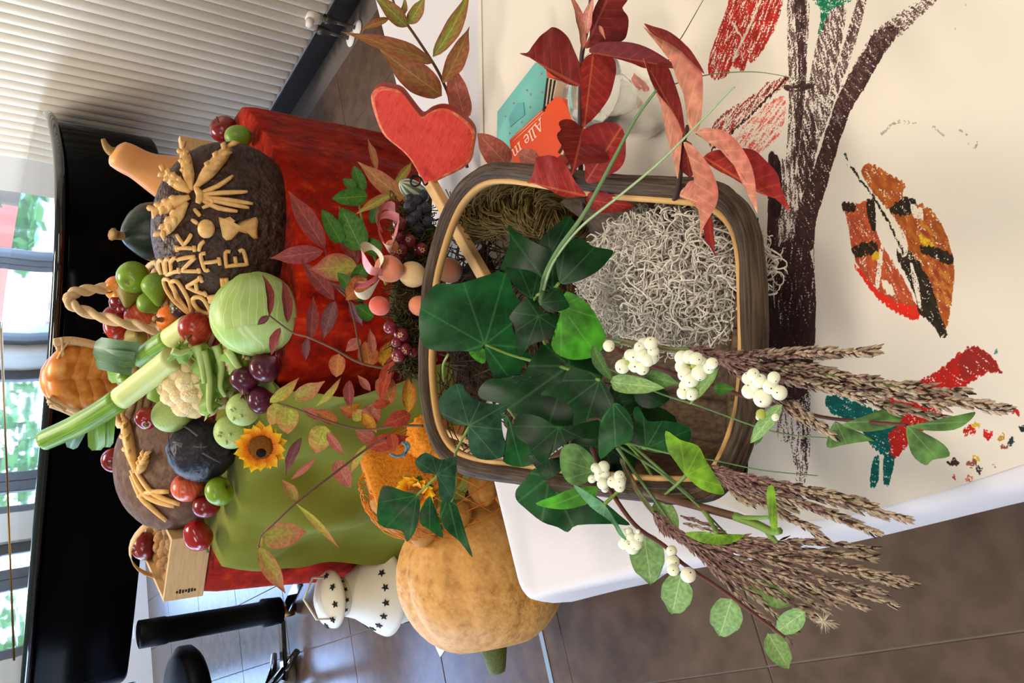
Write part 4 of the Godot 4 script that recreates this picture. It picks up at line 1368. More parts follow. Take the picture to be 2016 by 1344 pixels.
func leek(label: String, pl: Array, rp: float, k0: float, k1: float, lv: Array) -> void:
	var o := thing("leek", label, "leek", P(pl[0][0], pl[0][1], k0))
	var pts := path(pl, k0, k1, 6)
	var n := pts.size()
	var q := mpp(pts[0])
	var st := S()
	var cut := int(n * 0.42)
	tube(st, pts.slice(0, cut + 1), taper(cut + 1, rp * q, rp * q * 0.98), 16)
	obj("white_shaft", done(st), mats.leek_white, o)
	st = S()
	var rr := []
	for i in n - cut: rr.append(rp * q * lerpf(1.0, 0.9, float(i) / (n - cut)))
	tube(st, pts.slice(cut), rr, 16)
	obj("green_shaft", done(st), mats.leek_green, o)
	for a in lv:
		var b := P(a[0], a[1], k1 + 0.06)
		var t := P(a[2], a[3], k1 - 0.02)
		var dir := t - b
		var sd := dir.cross(C - b).normalized()
		var rows := []
		for i in 9:
			var f := i / 8.0
			var w: float = a[4] * q * (1.0 - 0.12 * f) * (0.55 if i == 8 else 1.0)
			var row := PackedVector3Array()
			for j in 7:
				var u := j / 3.0 - 1.0
				row.append(b + dir * f + sd * u * w + (C - b).normalized() * (0.014 * absf(u) + 0.03 * sin(f * PI)))
			rows.append(row)
		st = S()
		grid(st, rows)
		obj("leaf", done(st), mats.leek_blue if a[5] == 0 else mats.leek_green, o)
func crate() -> void:
	var a := P(411, 1170, -2.5)      # the crate's near left foot
	var b := P(407, 1052, -2.44)     # and its near right foot
	a.y = ALT + 0.004
	b.y = ALT + 0.004
	var ex := (b - a).normalized()
	var w := (b - a).length()
	var ez := Vector3(-ex.z, 0, ex.x)
	if ez.z < 0: ez = -ez
	var B := Basis(ex, Vector3.UP, ez)
	var o := thing("walnut_crate", "small pale wooden crate with a bent handle full of walnuts", "crate", a)
	var h := 0.115
	var dp := 0.27
	var c0 := a + ex * w * 0.5
	var pieces := [["side_panel", c0 + Vector3(0, h * 0.5, 0), Vector3(w, h, 0.009)], ["side_panel", c0 + Vector3(0, h * 0.5, 0) - ez * dp, Vector3(w, h, 0.009)], ["end_panel", a + Vector3(0, h * 0.5, 0) - ez * dp * 0.5 + ex * 0.005, Vector3(0.009, h, dp - 0.01)], ["end_panel", b + Vector3(0, h * 0.5, 0) - ez * dp * 0.5 - ex * 0.005, Vector3(0.009, h, dp - 0.01)], ["bottom", c0 + Vector3(0, 0.006, 0) - ez * dp * 0.5, Vector3(w - 0.02, 0.008, dp - 0.02)]]
	for p in pieces:
		var st := S()
		box(st, p[1], p[2], B, 0.002)
		obj(p[0], done(st), mats.wood_box, o)
	var rows := [PackedVector3Array(), PackedVector3Array(), PackedVector3Array(), PackedVector3Array()]
	for i in 15:
		var t := PI * i / 14.0
		var p := c0 - ez * dp * 0.5 - ex * cos(t) * (w * 0.5 + 0.004) + Vector3(0, h * 0.6 + sin(t) * 0.12, 0)
		var d := Vector3(0, 1, 0).rotated(ez, 0) * sin(t) - ex * cos(t)
		rows[0].append(p - ez * 0.014)
		rows[1].append(p + ez * 0.014)
		rows[2].append(p + ez * 0.014 - d.normalized() * 0.003)
		rows[3].append(p - ez * 0.014 - d.normalized() * 0.003)
	rows.append(rows[0])
	var st := S()
	grid(st, rows)
	obj("handle", done(st), mats.wood_light, o)
	# a row of small printed marks on the front, as it stands there
	st = S()
	for i in 7: box(st, a + ex * (0.028 + (i % 2) * 0.001) + Vector3(0, 0.028 + i * 0.0085, 0) + ez * 0.005, Vector3(0.008 + 0.003 * (i % 3), 0.006, 0.0006), B)
	obj("printed_mark", done(st), mats.star_black, o)
	# walnuts
	var wm := S()
	ball(wm, Vector3.ZERO, Vector3(0.021, 0.025, 0.02), 14, 10, Basis(), func(d): return 1.0 + 0.05 * nz.get_noise_3d(d.x * 160.0, d.y * 160.0, d.z * 160.0) + (0.06 if absf(d.x) < 0.12 else 0.0))
	var mesh := done(wm)
	for layer in 2:
		for i in 5:
			for j in 6:
				var mi := top("walnut", mesh, mats.walnut, "brown walnut heaped inside the small wooden crate", "walnut", "walnuts in the wooden crate")
				mi.position = a + ex * (0.028 + (w - 0.056) * (i + rng.randf_range(-0.2, 0.2)) / 4.0) - ez * (0.032 + (dp - 0.064) * (j + rng.randf_range(-0.2, 0.2)) / 5.0) + Vector3(0, 0.034 + layer * 0.042 + rng.randf_range(0.0, 0.01), 0)
				mi.basis = Basis.from_euler(Vector3(rng.randf() * 6, rng.randf() * 6, rng.randf() * 6))
func sunflower(label: String, at: Array, rp: float, k: float, n: Vector3, np: int) -> void:
	var c := P(at[0], at[1], k)
	n = n.normalized()
	var q := mpp(c)
	var o := thing("sunflower", label, "sunflower", c)
	var x := n.cross(Vector3.UP).normalized()
	var y := n.cross(x)
	for ring in 2:
		for i in np:
			var a := TAU * (i + ring * 0.5) / np + rng.randf_range(-0.06, 0.06)
			var d := x * cos(a) + y * sin(a)
			var b := c + d * rp * q * 0.38 - n * 0.004 * ring
			var t := c + d * rp * q * rng.randf_range(0.92, 1.06) + n * (0.008 - 0.012 * ring)
			obj("petal", leaf(b, t, rp * q * 0.5, 0.3, 0.05, 0.0, 0), mats.sun_petal, o)
	var st := S()
	ball(st, c + n * 0.002, Vector3(rp * 0.48 * q, 0.012, rp * 0.48 * q), 20, 10, Basis(x, n, y), func(d): return 1.0 + 0.1 * nz.get_noise_3d(d.x * 400.0, d.y * 400.0, d.z * 400.0))
	obj("disc", done(st), mats.sun_disc, o)
	st = S()
	ball(st, c + n * 0.009 + Vector3(-0.012, -0.002, 0), Vector3(rp * 0.22 * q, 0.010, rp * 0.22 * q), 16, 8, Basis(x, n, y))
	obj("eye", done(st), mats.sun_eye, o)
	for i in 6:
		var a := TAU * i / 6.0 + 0.3
		var d := x * cos(a) + y * sin(a)
		obj("bract", leaf(c + d * rp * q * 0.3 - n * 0.008, c + d * rp * q * 0.85 - n * 0.016, rp * q * 0.4, 0.2, 0.0, 0.0, 1), mats.lf_green, o)

func floor_things() -> void:
	# the giant pumpkin lies on its side, stalk to the left
	var c := P(948, 1128, 0.255)
	var q := mpp(c)
	var o := thing("giant_pumpkin", "giant pale orange pumpkin lying on the floor with its stalk to the left", "pumpkin", Vector3(c.x, 0, c.z))
	var ax := (Vector3(-0.92, 0.02, 0.38)).normalized()
	var b := Basis(ax.cross(Vector3(0, 0, -1)).normalized(), ax, ax.cross(ax.cross(Vector3(0, 0, -1)).normalized()).normalized() * -1.0)
	b = b.orthonormalized()
	var R := 168.0 * q
	var st := S()
	var rows := []
	for i in 25:
		var th := PI * i / 24.0
		var row := PackedVector3Array()
		for k in 65:
			var a := TAU * (k % 64) / 64.0
			var rib := 1.0 - 0.055 * pow(absf(cos(a * 4.0 + 0.4)), 14.0) * sin(th)
			var r := sin(th) * rib * (1.0 + 0.015 * nz.get_noise_2d(a * 40.0, th * 30.0))
			var y := cos(th) * 0.92 - 0.10 * exp(-pow(sin(th) / 0.3, 2)) * signf(cos(th))
			row.append(c + b * (Vector3(r * cos(a), y, r * sin(a)) * R))
		rows.append(row)
	rows.reverse()
	grid(st, rows)
	obj("body", done(st), mats.pumpkin, o)
	stem(o, curve([c + b * Vector3(0, 0.78, 0) * R, c + b * Vector3(0.02, 0.92, 0.02) * R, c + b * Vector3(0.05, 1.08, 0.08) * R], 4), 0.04, 0.022, mats.pumpkin_stem, "stalk", 9)
	# paper by the pumpkin
	st = S()
	box(st, Vector3(P(862, 1236, 0).x, 0.0015, P(862, 1236, 0).z), Vector3(0.15, 0.002, 0.11), Basis(Vector3.UP, 0.9))
	top("paper_sheet", done(st), mats.stone_paint, "white sheet of paper lying on the tiles under the giant pumpkin", "paper")
	# white lantern
	var lp := P(790, 1155, 0.12)
	lp.y = 0.0
	o = thing("star_lantern", "cream metal lantern with star holes standing behind the giant pumpkin", "lantern", lp)
	var xf := Transform3D(Basis(), lp)
	for e in [["base", [[0.0, 0.02], [0.13, 0.02], [0.135, 0.012], [0.135, 0.0], [0.0, 0.0]]], ["body", [[0.112, 0.2], [0.115, 0.19], [0.115, 0.02], [0.112, 0.02]]], ["roof", [[0.055, 0.335], [0.06, 0.33], [0.075, 0.29], [0.11, 0.24], [0.138, 0.205], [0.146, 0.19], [0.142, 0.186]]], ["neck", [[0.045, 0.362], [0.06, 0.36], [0.06, 0.33], [0.05, 0.32]]], ["cap", [[0.0005, 0.422], [0.035, 0.416], [0.075, 0.396], [0.088, 0.376], [0.09, 0.366], [0.086, 0.364], [0.05, 0.366]]]]:
		st = S()
		var prof := []
		for p in e[1]: prof.append(Vector2(p[0] if p[0] > 0.0 else 0.0005, p[1]))
		lathe(st, prof, 40, null, xf)
		obj(e[0], done(st), mats.lantern, o)
	stem(o, [lp + Vector3(0.07, 0.39, 0.0), lp + Vector3(0.085, 0.45, 0.03), lp + Vector3(0.03, 0.485, 0.05), lp + Vector3(-0.03, 0.45, 0.07), lp + Vector3(-0.045, 0.388, 0.05)], 0.0035, 0.0035, mats.lantern, "wire_handle", 6)
	var star := func(r: float, h: float, a: float, lean: float, s: float) -> void:
		var d := Vector3(sin(a), 0, cos(a))
		var n := (d * cos(lean) + Vector3.UP * sin(lean)).normalized()
		var p := lp + d * r + Vector3(0, h, 0) + n * 0.0015
		var x := Vector3.UP.cross(d).normalized()
		var y := n.cross(x)
		var poly := []
		for i in 10:
			var rr := s if i % 2 == 0 else s * 0.45
			poly.append(p + (x * sin(i * PI / 5.0) + y * cos(i * PI / 5.0)) * rr)
		var ss := S()
		prism(ss, poly, n * -0.004)
		obj("star_hole", done(ss), mats.star_black, o)
	for i in 9: star.call(0.113, 0.239, -1.7 + i * 0.42, 0.66, 0.013)
	for i in 5: star.call(0.078, 0.396, -1.25 + i * 0.68, 1.05, 0.011)
	for i in 7: star.call(0.059, 0.346, -1.5 + i * 0.55, 0.0, 0.009)
	for i in 6: star.call(0.114, 0.12, -1.6 + i * 0.55, 0.0, 0.02)
	# net of potatoes
	var pc := P(945, 955, -1.72)
	o = thing("potato_net", "orange net sack of potatoes tied with blue string beside the pumpkin", "sack", Vector3(pc.x, 0, pc.z))
	var rr := Vector3(0.17, 0.3, 0.13)
	var cen := Vector3(pc.x + 0.02, 0.3, pc.z)
	var pm := S()
	ball(pm, Vector3.ZERO, Vector3(0.05, 0.038, 0.036), 14, 9, Basis(), func(d): return 1.0 + 0.06 * nz.get_noise_3d(d.x * 70.0, d.y * 70.0, d.z * 70.0))
	var mesh := done(pm)
	for i in 44:
		var f := (i + 0.5) / 44.0
		var th := acos(1.0 - 2.0 * f)
		var d := Vector3(sin(th) * cos(i * 2.39996), cos(th), sin(th) * sin(i * 2.39996))
		if d.dot((C - cen).normalized()) < -0.1: continue
		var mi := top("potato", mesh, mats.potato, "brown potato inside the orange net sack beside the pumpkin", "potato", "potatoes in the net sack")
		mi.position = cen + d * (rr - Vector3.ONE * 0.034)
		mi.basis = Basis.from_euler(Vector3(rng.randf() * 6, rng.randf() * 6, rng.randf() * 6))
	var np := S()
	for dirn in [1.0, -1.0]:
		for k in 26:
			var pts := []
			for i in 25:
				var th := lerpf(0.2, PI - 0.1, i / 24.0)
				var a: float = TAU * k / 26.0 + dirn * i * 0.11
				var d := Vector3(sin(th) * cos(a), cos(th), sin(th) * sin(a))
				pts.append(cen + d * (rr + Vector3.ONE * (0.006 + 0.006 * sin(i * 1.3 + k))))
			tube(np, pts, 0.0014, 3, false)
	obj("netting", done(np), mats.net, o).set_meta("kind", "stuff")
	st = S()
	var kt := P(832, 862, -1.62)
	ball(st, kt, Vector3(0.05, 0.035, 0.045), 26, 18, Basis(), func(d): return 1.0 + 0.32 * nz.get_noise_3d(d.x * 120.0, d.y * 120.0, d.z * 120.0))
	tube(st, curve([kt, P(860, 905, -1.66), cen + Vector3(0, 0.29, 0)], 5), taper(11, 0.03, 0.09), 12)
	obj("gathered_top", done(st), mats.net_knot, o)
	st = S()
	tube(st, path([[768, 893], [782, 898], [796, 892], [806, 880], [800, 870]], -1.56), 0.003, 6)
	tube(st, path([[790, 868], [800, 880], [795, 900]], -1.56), 0.003, 6)
	obj("string_tie", done(st), mats.tie_blue, o)
	sunflower("second artificial sunflower half hidden behind the drooping ivy leaves", [818, 968], 42.0, -1.5, Vector3(-0.5, 0.5, 0.4), 11)

# ---------- the table, its cloths and what lies on them
const CX0 := -0.30
const CZ0 := -1.15
const CW := 1.05
const CH := 1.10
const TW := 1680
const TH := 1760
var art: Image
func cv(x: float, y: float) -> Vector2:
	var p := P(x, y, TOP + 0.004)
	return Vector2((p.x - CX0) / CW * TW, (p.z - CZ0) / CH * TH)
func paint(pl: Array, c1: Color, c2: Color, cover: float, ang := 0.0, smooth := true, grain := 1.0) -> void:
	var pts := []
	for q in pl: pts.append(cv(q[0], q[1]))
	if smooth: pts = curve(pts, 4, true)
	var lo := 1e9
	var hi := -1e9
	for p in pts:
		lo = minf(lo, p.y)
		hi = maxf(hi, p.y)
	var ca := cos(ang + PI * 0.5)
	var sa := sin(ang + PI * 0.5)
	for y in range(maxi(0, int(lo)), mini(TH - 1, int(hi)) + 1):
		var xs := []
		for i in pts.size():
			var a: Vector2 = pts[i]
			var b: Vector2 = pts[(i + 1) % pts.size()]
			if (a.y <= y) != (b.y <= y): xs.append(a.x + (y - a.y) / (b.y - a.y) * (b.x - a.x))
		xs.sort()
		for i in range(0, xs.size() - 1, 2):
			var j0 := int(xs[i] + nz.get_noise_2d(y * 6.0, 17.0) * 5.0)
			var j1 := int(xs[i + 1] + nz.get_noise_2d(y * 6.0, 93.0) * 5.0)
			for x in range(maxi(0, j0), mini(TW - 1, j1)):
				var u := (x * ca + y * sa)
				var v := (-x * sa + y * ca)
				var n := 0.5 + 0.75 * nz.get_noise_2d(u * 1.4, v * 7.0) + 0.7 * nz.get_noise_2d(x * 13.0, y * 13.0) * grain
				if n < cover: art.set_pixel(x, y, c1.lerp(c2, clampf(0.5 + 1.2 * nz.get_noise_2d(u * 2.0 + 500.0, v * 5.0), 0, 1)))
func stroke(a: Array, w: float, c: Color, cover := 0.9) -> void:
	for i in a.size() - 1:
		var p := Vector2(a[i][0], a[i][1])
		var q := Vector2(a[i + 1][0], a[i + 1][1])
		var n := (q - p).orthogonal().normalized() * w * 0.5
		paint([[p.x + n.x, p.y + n.y], [q.x + n.x, q.y + n.y], [q.x - n.x, q.y - n.y], [p.x - n.x, p.y - n.y]], c, c * 0.9, cover, 0.0, false)
func canvas_art() -> ImageTexture:
	art = Image.create(TW, TH, true, Image.FORMAT_RGB8)
	art.fill(rgb(226, 217, 203))
	var br := rgb(58, 38, 38)
	var br2 := rgb(80, 58, 56)
	# the tree: trunk and boughs laid on with a dry brush
	paint([[1512, 300], [1524, 330], [1530, 400], [1530, 520], [1520, 560], [1535, 640], [1600, 620], [1602, 560], [1600, 500], [1600, 460], [1604, 640], [1600, 690], [1588, 770], [1545, 790], [1514, 740], [1508, 560], [1510, 420]], br, rgb(70, 48, 46), 1.1, 1.3)
	paint([[1530, 330], [1560, 330], [1575, 400], [1590, 470], [1580, 520], [1530, 530]], br2, rgb(110, 86, 84), 0.5, 1.5)
	paint([[1526, 500], [1580, 470], [1602, 540], [1603, 650], [1590, 760], [1545, 780], [1530, 700]], br, rgb(70, 48, 46), 0.95, 1.5)
	paint([[1566, 480], [1566, 430], [1580, 380], [1608, 310], [1630, 240], [1660, 165], [1700, 100], [1716, 70], [1750, 50], [1768, 62], [1742, 100], [1708, 160], [1672, 220], [1645, 300], [1625, 370], [1606, 430], [1598, 490]], br, rgb(74, 50, 48), 0.95, 1.0)
	paint([[1716, 70], [1770, 25], [1830, -10], [1850, -8], [1800, 40], [1765, 72]], br2, rgb(120, 98, 92), 0.5, 0.8)
	paint([[1690, 110], [1720, 60], [1770, 40], [1730, 110], [1690, 170], [1640, 250], [1650, 180]], br2, rgb(120, 98, 92), 0.35, 0.9)
	paint([[1550, -10], [1590, -10], [1588, 100], [1584, 200], [1572, 300], [1558, 350], [1546, 330], [1552, 200]], br2, rgb(110, 86, 84), 0.5, 1.5)
	paint([[1562, -10], [1582, -10], [1586, 130], [1582, 200], [1570, 300], [1560, 330], [1564, 240], [1570, 130]], br, br2, 0.85, 1.5)
	paint([[1612, 60], [1640, 10], [1665, 12], [1652, 100], [1626, 200], [1606, 300], [1590, 366], [1566, 370], [1574, 280], [1588, 180]], br2, rgb(116, 92, 90), 0.55, 1.3)
	paint([[1576, 270], [1600, 220], [1604, 290], [1590, 366], [1568, 370]], br, br2, 0.75, 1.3)
	paint([[1690, -10], [1706, -10], [1684, 80], [1654, 165], [1630, 230], [1610, 280], [1622, 220], [1650, 120]], br2, rgb(116, 92, 90), 0.6, 1.1)
	paint([[1545, 168], [1590, 162], [1606, 166], [1590, 176], [1548, 180]], br, br2, 0.9, 0.0)
	paint([[1514, 310], [1524, 300], [1536, 330], [1536, 420], [1516, 420]], br, rgb(40, 28, 28), 1.1, 1.5)
	paint([[1540, 770], [1590, 740], [1594, 860], [1588, 930], [1574, 970], [1566, 960], [1556, 880], [1530, 860], [1522, 800]], br2, rgb(120, 92, 96), 0.36, 1.5)
	paint([[1566, 760], [1592, 750], [1590, 880], [1584, 910], [1574, 860]], br, br2, 0.6, 1.5)
	# red leaf prints
	var rd := rgb(196, 46, 34)
	paint([[1396, 110], [1412, 60], [1432, 10], [1440, -20], [1534, -20], [1530, 40], [1502, 95], [1480, 122], [1470, 118], [1462, 140], [1440, 128], [1430, 150], [1405, 156], [1393, 140]], rd, rgb(140, 40, 34), 0.72, 2.0)
	stroke([[1440, 120], [1470, 60], [1500, -10]], 5, rgb(222, 206, 186), 1.1)
	stroke([[1462, 80], [1440, 40]], 4, rgb(222, 206, 186), 1.1)
	paint([[1400, 250], [1424, 222], [1450, 205], [1490, 180], [1510, 162], [1548, 150], [1546, 165], [1500, 205], [1450, 250], [1405, 290], [1395, 285]], rgb(178, 60, 52), rgb(120, 50, 50), 0.5, 2.4)
	paint([[1430, 290], [1480, 230], [1530, 190], [1546, 205], [1536, 260], [1500, 296], [1450, 310]], rgb(214, 80, 66), rgb(226, 150, 130), 0.42, 2.4)
	stroke([[1398, 296], [1470, 232], [1550, 152]], 4, rgb(60, 34, 32), 0.9)
	paint([[1590, -20], [1680, -20], [1662, 8], [1634, 18], [1620, 50], [1608, 68], [1614, 22]], rgb(22, 110, 78), rgb(40, 130, 90), 0.7, 0.4)
	# the great leaf print
	paint([[1694, 336], [1708, 322], [1730, 330], [1752, 344], [1780, 360], [1776, 384], [1800, 396], [1830, 412], [1852, 440], [1868, 480], [1876, 520], [1877, 550], [1870, 600], [1864, 640], [1850, 640], [1834, 620], [1812, 580], [1796, 540], [1780, 490], [1766, 440], [1738, 400], [1712, 372]], rgb(150, 74, 36), rgb(180, 100, 40), 0.95, 1.0)
	paint([[1800, 440], [1830, 450], [1864, 520], [1872, 600], [1850, 600], [1830, 540]], rgb(150, 60, 40), rgb(196, 130, 50), 0.8, 1.0)
	paint([[1658, 398], [1680, 402], [1700, 396], [1718, 402], [1722, 450], [1740, 490], [1760, 520], [1784, 560], [1804, 604], [1806, 626], [1786, 622], [1750, 600], [1714, 566], [1692, 530], [1676, 490], [1668, 440]], rgb(160, 70, 46), rgb(190, 90, 50), 0.9, 1.1)
	paint([[1680, 520], [1692, 530], [1720, 566], [1760, 592], [1806, 604], [1804, 628], [1780, 622], [1745, 602], [1706, 562]], rgb(226, 44, 30), rgb(206, 50, 36), 1.1, 1.0)
	for b in [[[1770, 478], [1796, 500], [1830, 556], [1850, 620], [1864, 656], [1852, 662], [1838, 642], [1808, 614], [1800, 580], [1780, 536], [1764, 504]], [[1750, 412], [1776, 388], [1800, 392], [1796, 416], [1774, 424]], [[1675, 490], [1700, 476], [1724, 478], [1724, 496], [1690, 506]], [[1812, 484], [1836, 484], [1872, 500], [1872, 520], [1850, 512], [1816, 498]], [[1704, 396], [1720, 396], [1722, 452], [1710, 440]], [[1658, 396], [1682, 404], [1680, 416], [1660, 414]]]:
		paint(b, rgb(36, 34, 28), rgb(56, 44, 28), 0.95, 1.0)
	for w in [[[1726, 400], [1752, 420], [1774, 450], [1786, 480], [1780, 506], [1760, 484], [1736, 450]], [[1734, 552], [1750, 556], [1762, 580], [1744, 576]], [[1790, 520], [1800, 530], [1812, 590], [1806, 600]], [[1792, 400], [1812, 410], [1816, 430], [1796, 424]], [[1738, 480], [1730, 560], [1722, 556], [1730, 490]]]:
		paint(w, rgb(228, 216, 196), rgb(232, 220, 200), 0.85, 1.0)
	paint([[1812, 462], [1836, 480], [1830, 486], [1812, 478]], rgb(226, 190, 30), rgb(206, 160, 40), 0.9)
	paint([[1718, 496], [1730, 498], [1728, 510], [1716, 512]], rgb(226, 190, 30), rgb(206, 160, 40), 0.9)
	stroke([[1662, 300], [1668, 316]], 3, rgb(30, 70, 50))
	stroke([[1674, 328], [1720, 390], [1750, 440], [1778, 500]], 3.5, rgb(44, 42, 32))
	# the bird
	paint([[1733, 786], [1780, 764], [1824, 741], [1864, 715], [1897, 687], [1927, 683], [1949, 700], [1969, 727], [1967, 734], [1941, 732], [1915, 749], [1874, 779], [1852, 797], [1826, 838], [1785, 875], [1762, 901], [1748, 890], [1744, 857], [1770, 823], [1785, 805], [1750, 800]], rgb(190, 34, 28), rgb(164, 40, 32), 0.97, 0.6)
	paint([[1897, 687], [1927, 683], [1949, 700], [1969, 727], [1967, 734], [1935, 728], [1900, 745], [1885, 720]], rgb(140, 42, 36), rgb(150, 40, 34), 1.0, 0.6)
	paint([[1625, 780], [1640, 776], [1660, 782], [1725, 808], [1770, 831], [1748, 853], [1751, 883], [1737, 894], [1710, 870], [1688, 838], [1644, 816], [1626, 801]], rgb(14, 100, 92), rgb(20, 80, 76), 0.97, 0.4)
	paint([[1716, 909], [1729, 898], [1727, 950], [1712, 954]], rgb(14, 100, 92), rgb(20, 80, 76), 1.0)
	paint([[1740, 894], [1759, 901], [1748, 954], [1738, 948]], rgb(14, 100, 92), rgb(20, 80, 76), 1.0)
	for d in [[1905, 850, 14, 196, 46, 34], [1942, 853, 12, 206, 40, 34], [1998, 811, 9, 196, 44, 44], [1875, 912, 13, 64, 44, 40], [1914, 912, 14, 150, 90, 70], [1926, 922, 9, 70, 54, 50], [1921, 898, 8, 226, 176, 40], [1918, 836, 9, 226, 180, 60], [1970, 862, 9, 200, 140, 60], [1976, 880, 8, 150, 80, 60], [2012, 842, 10, 40, 44, 50], [1990, 870, 9, 50, 60, 60], [1878, 940, 5, 196, 70, 60], [1905, 944, 9, 206, 90, 80], [1957, 916, 5, 216, 130, 120], [1850, 815, 7, 206, 120, 110], [1960, 693, 5, 80, 150, 150]]:
		var pl := []
		for i in 9: pl.append([d[0] + d[2] * (0.8 + 0.35 * sin(i * 2.3 + d[0])) * cos(i * TAU / 9), d[1] + d[2] * (0.7 + 0.35 * sin(i * 1.7 + d[1])) * sin(i * TAU / 9)])
		paint(pl, rgb(d[3], d[4], d[5]), rgb(int(d[3] * 0.85), int(d[4] * 0.9), int(d[5] * 0.9)), 0.85)
	for s in [[[1733, 264], [1752, 246], [1770, 238], [1803, 241]], [[1835, 249], [1857, 266]], [[1887, 255], [1902, 268]], [[1905, 283], [1914, 290], [1921, 288], [1922, 280]]]:
		stroke(s, 3.5, rgb(176, 164, 146), 0.7)
	for i in 40:
		var p := Vector2(rng.randf_range(0.45, 0.98) * TW, rng.randf_range(0.3, 0.95) * TH)
		for k in 3: art.set_pixel(int(p.x) + k, int(p.y), rgb(150, 136, 120))
	art.generate_mipmaps()
	return ImageTexture.create_from_image(art)

func table() -> void:
	var a := Vector3(-0.385, 0, -0.945)
	var u := Vector3(0.885, 0, -0.465)
	var w := Vector3(0.395, 0, 0.918)
	var o := thing("table", "table under the white tablecloth carrying the trug", "table", a + u * 0.75 + w * 0.8)
	var st := S()
	prism(st, [a + u * 0.02 + w * 0.02 + Vector3(0, TOP - 0.006, 0), a + u * 1.5 + w * 0.02 + Vector3(0, TOP - 0.006, 0), a + u * 1.5 + w * 1.6 + Vector3(0, TOP - 0.006, 0), a + u * 0.02 + w * 1.6 + Vector3(0, TOP - 0.006, 0)], Vector3(0, -0.03, 0))
	obj("tabletop", done(st), mats.wood_light, o)
	for q in [[0.08, 0.08], [1.4, 0.08], [0.08, 1.5], [1.4, 1.5]]:
		st = S()
		var p: Vector3 = a + u * q[0] + w * q[1]
		tube(st, [p + Vector3(0, TOP - 0.036, 0), p], [0.026, 0.02], 12)
		obj("leg", done(st), mats.wood_light, o)
	# cloth: flat top, rounded over the edge, short drop
	var line := []
	var cs := [a, a + u * 1.56, a + u * 1.56 + w * 1.66, a + w * 1.66]
	for i in 4:
		var p0: Vector3 = cs[(i + 3) % 4]
		var p1: Vector3 = cs[i]
		var p2: Vector3 = cs[(i + 1) % 4]
		for s in 7:
			var t := s / 6.0
			var m0 := p1 + (p0 - p1).normalized() * 0.035
			var m1 := p1 + (p2 - p1).normalized() * 0.035
			line.append(m0.lerp(p1, t).lerp(p1.lerp(m1, t), t))
		var e0: Vector3 = p1 + (p2 - p1).normalized() * 0.035
		var e1: Vector3 = p2 + (p1 - p2).normalized() * 0.035
		for s in range(1, 40): line.append(e0.lerp(e1, s / 40.0))
	var mid := a + u * 0.78 + w * 0.83
	var rows := []
	for r in [0.0, 0.5, 0.9, 0.985]:
		var row := PackedVector3Array()
		for i in line.size() + 1: row.append(mid.lerp(line[i % line.size()], r) + Vector3(0, TOP, 0))
		rows.append(row)
	for q in [[-0.006, 0.001], [0.0, 0.004], [0.005, 0.010], [0.009, 0.024], [0.014, 0.05], [0.016, 0.09], [0.014, 0.14], [0.012, 0.2], [0.012, 0.26], [0.009, 0.262]]:
		var row := PackedVector3Array()
		for i in line.size() + 1:
			var j := i % line.size()
			var out: Vector3 = line[j] - mid
			out = out.normalized()
			var f: float = q[0] + (0.007 * sin(j * 0.37) + 0.008 * sin(j * 0.19 + 2.0)) * clampf(q[1] * 12.0, 0, 1)
			row.append(line[j] + out * f + Vector3(0, TOP - q[1], 0))
		rows.append(row)
	st = S()
	grid(st, rows)
	top("white_tablecloth", done(st), mats.white_cloth, "plain white cloth on the front table, showing at its far edge under the canvas", "tablecloth")
	# painted canvas
	var ol := [[-0.10, -1.068], [0.10, -1.078], [0.307, -1.098], [0.566, -1.124], [1.0, -1.166], [1.0, 0.3], [-0.02, 0.2], [-0.022, -0.13], [-0.084, -0.278], [-0.119, -0.345], [-0.145, -0.403], [-0.163, -0.448], [-0.178, -0.50], [-0.179, -0.551], [-0.173, -0.60], [-0.14, -0.78], [-0.115, -0.95]]
	st = S()
	var poly := PackedVector2Array()
	for q in ol: poly.append(Vector2(q[0], q[1]))
	var ix := Geometry2D.triangulate_polygon(poly)
	st.set_smooth_group(-1)
	var uv := func(p: Vector2) -> Vector2: return Vector2((p.x - CX0) / CW, (p.y - CZ0) / CH)
	for side in 2:
		var y := TOP + 0.0032 if side == 0 else TOP + 0.0012
		for i in range(0, ix.size(), 3):
			var q := [poly[ix[i]], poly[ix[i + 1]], poly[ix[i + 2]]]
			var flip: bool = (q[1] - q[0]).cross(q[2] - q[0]) < 0.0
			if (side == 1) != flip: q = [q[0], q[2], q[1]]
			tri(st, Vector3(q[0].x, y, q[0].y), Vector3(q[1].x, y, q[1].y), Vector3(q[2].x, y, q[2].y), uv.call(q[0]), uv.call(q[1]), uv.call(q[2]))
	for i in poly.size():
		var p := poly[i]
		var q := poly[(i + 1) % poly.size()]
		quad(st, Vector3(p.x, TOP + 0.0012, p.y), Vector3(q.x, TOP + 0.0012, q.y), Vector3(q.x, TOP + 0.0032, q.y), Vector3(p.x, TOP + 0.0032, p.y))
	var cm := M("canvas", Color.WHITE, 0.8, {"tex": canvas_art(), "spec": 0.25})
	cm.texture_repeat = false
	var cvs := top("painted_canvas", done(st), cm, "cream canvas runner painted with a brown tree, red leaves and a bird", "tablecloth")
	st = S()
	tube(st, [Vector3(0.10, TOP + 0.0036, -1.066), Vector3(0.307, TOP + 0.0036, -1.087), Vector3(0.566, TOP + 0.0036, -1.113), Vector3(1.0, TOP + 0.0036, -1.155)], 0.0011, 5)
	obj("hem_seam", done(st), M("seam", rgb(196, 180, 158), 0.8), cvs)
	cards()
	tumbler()

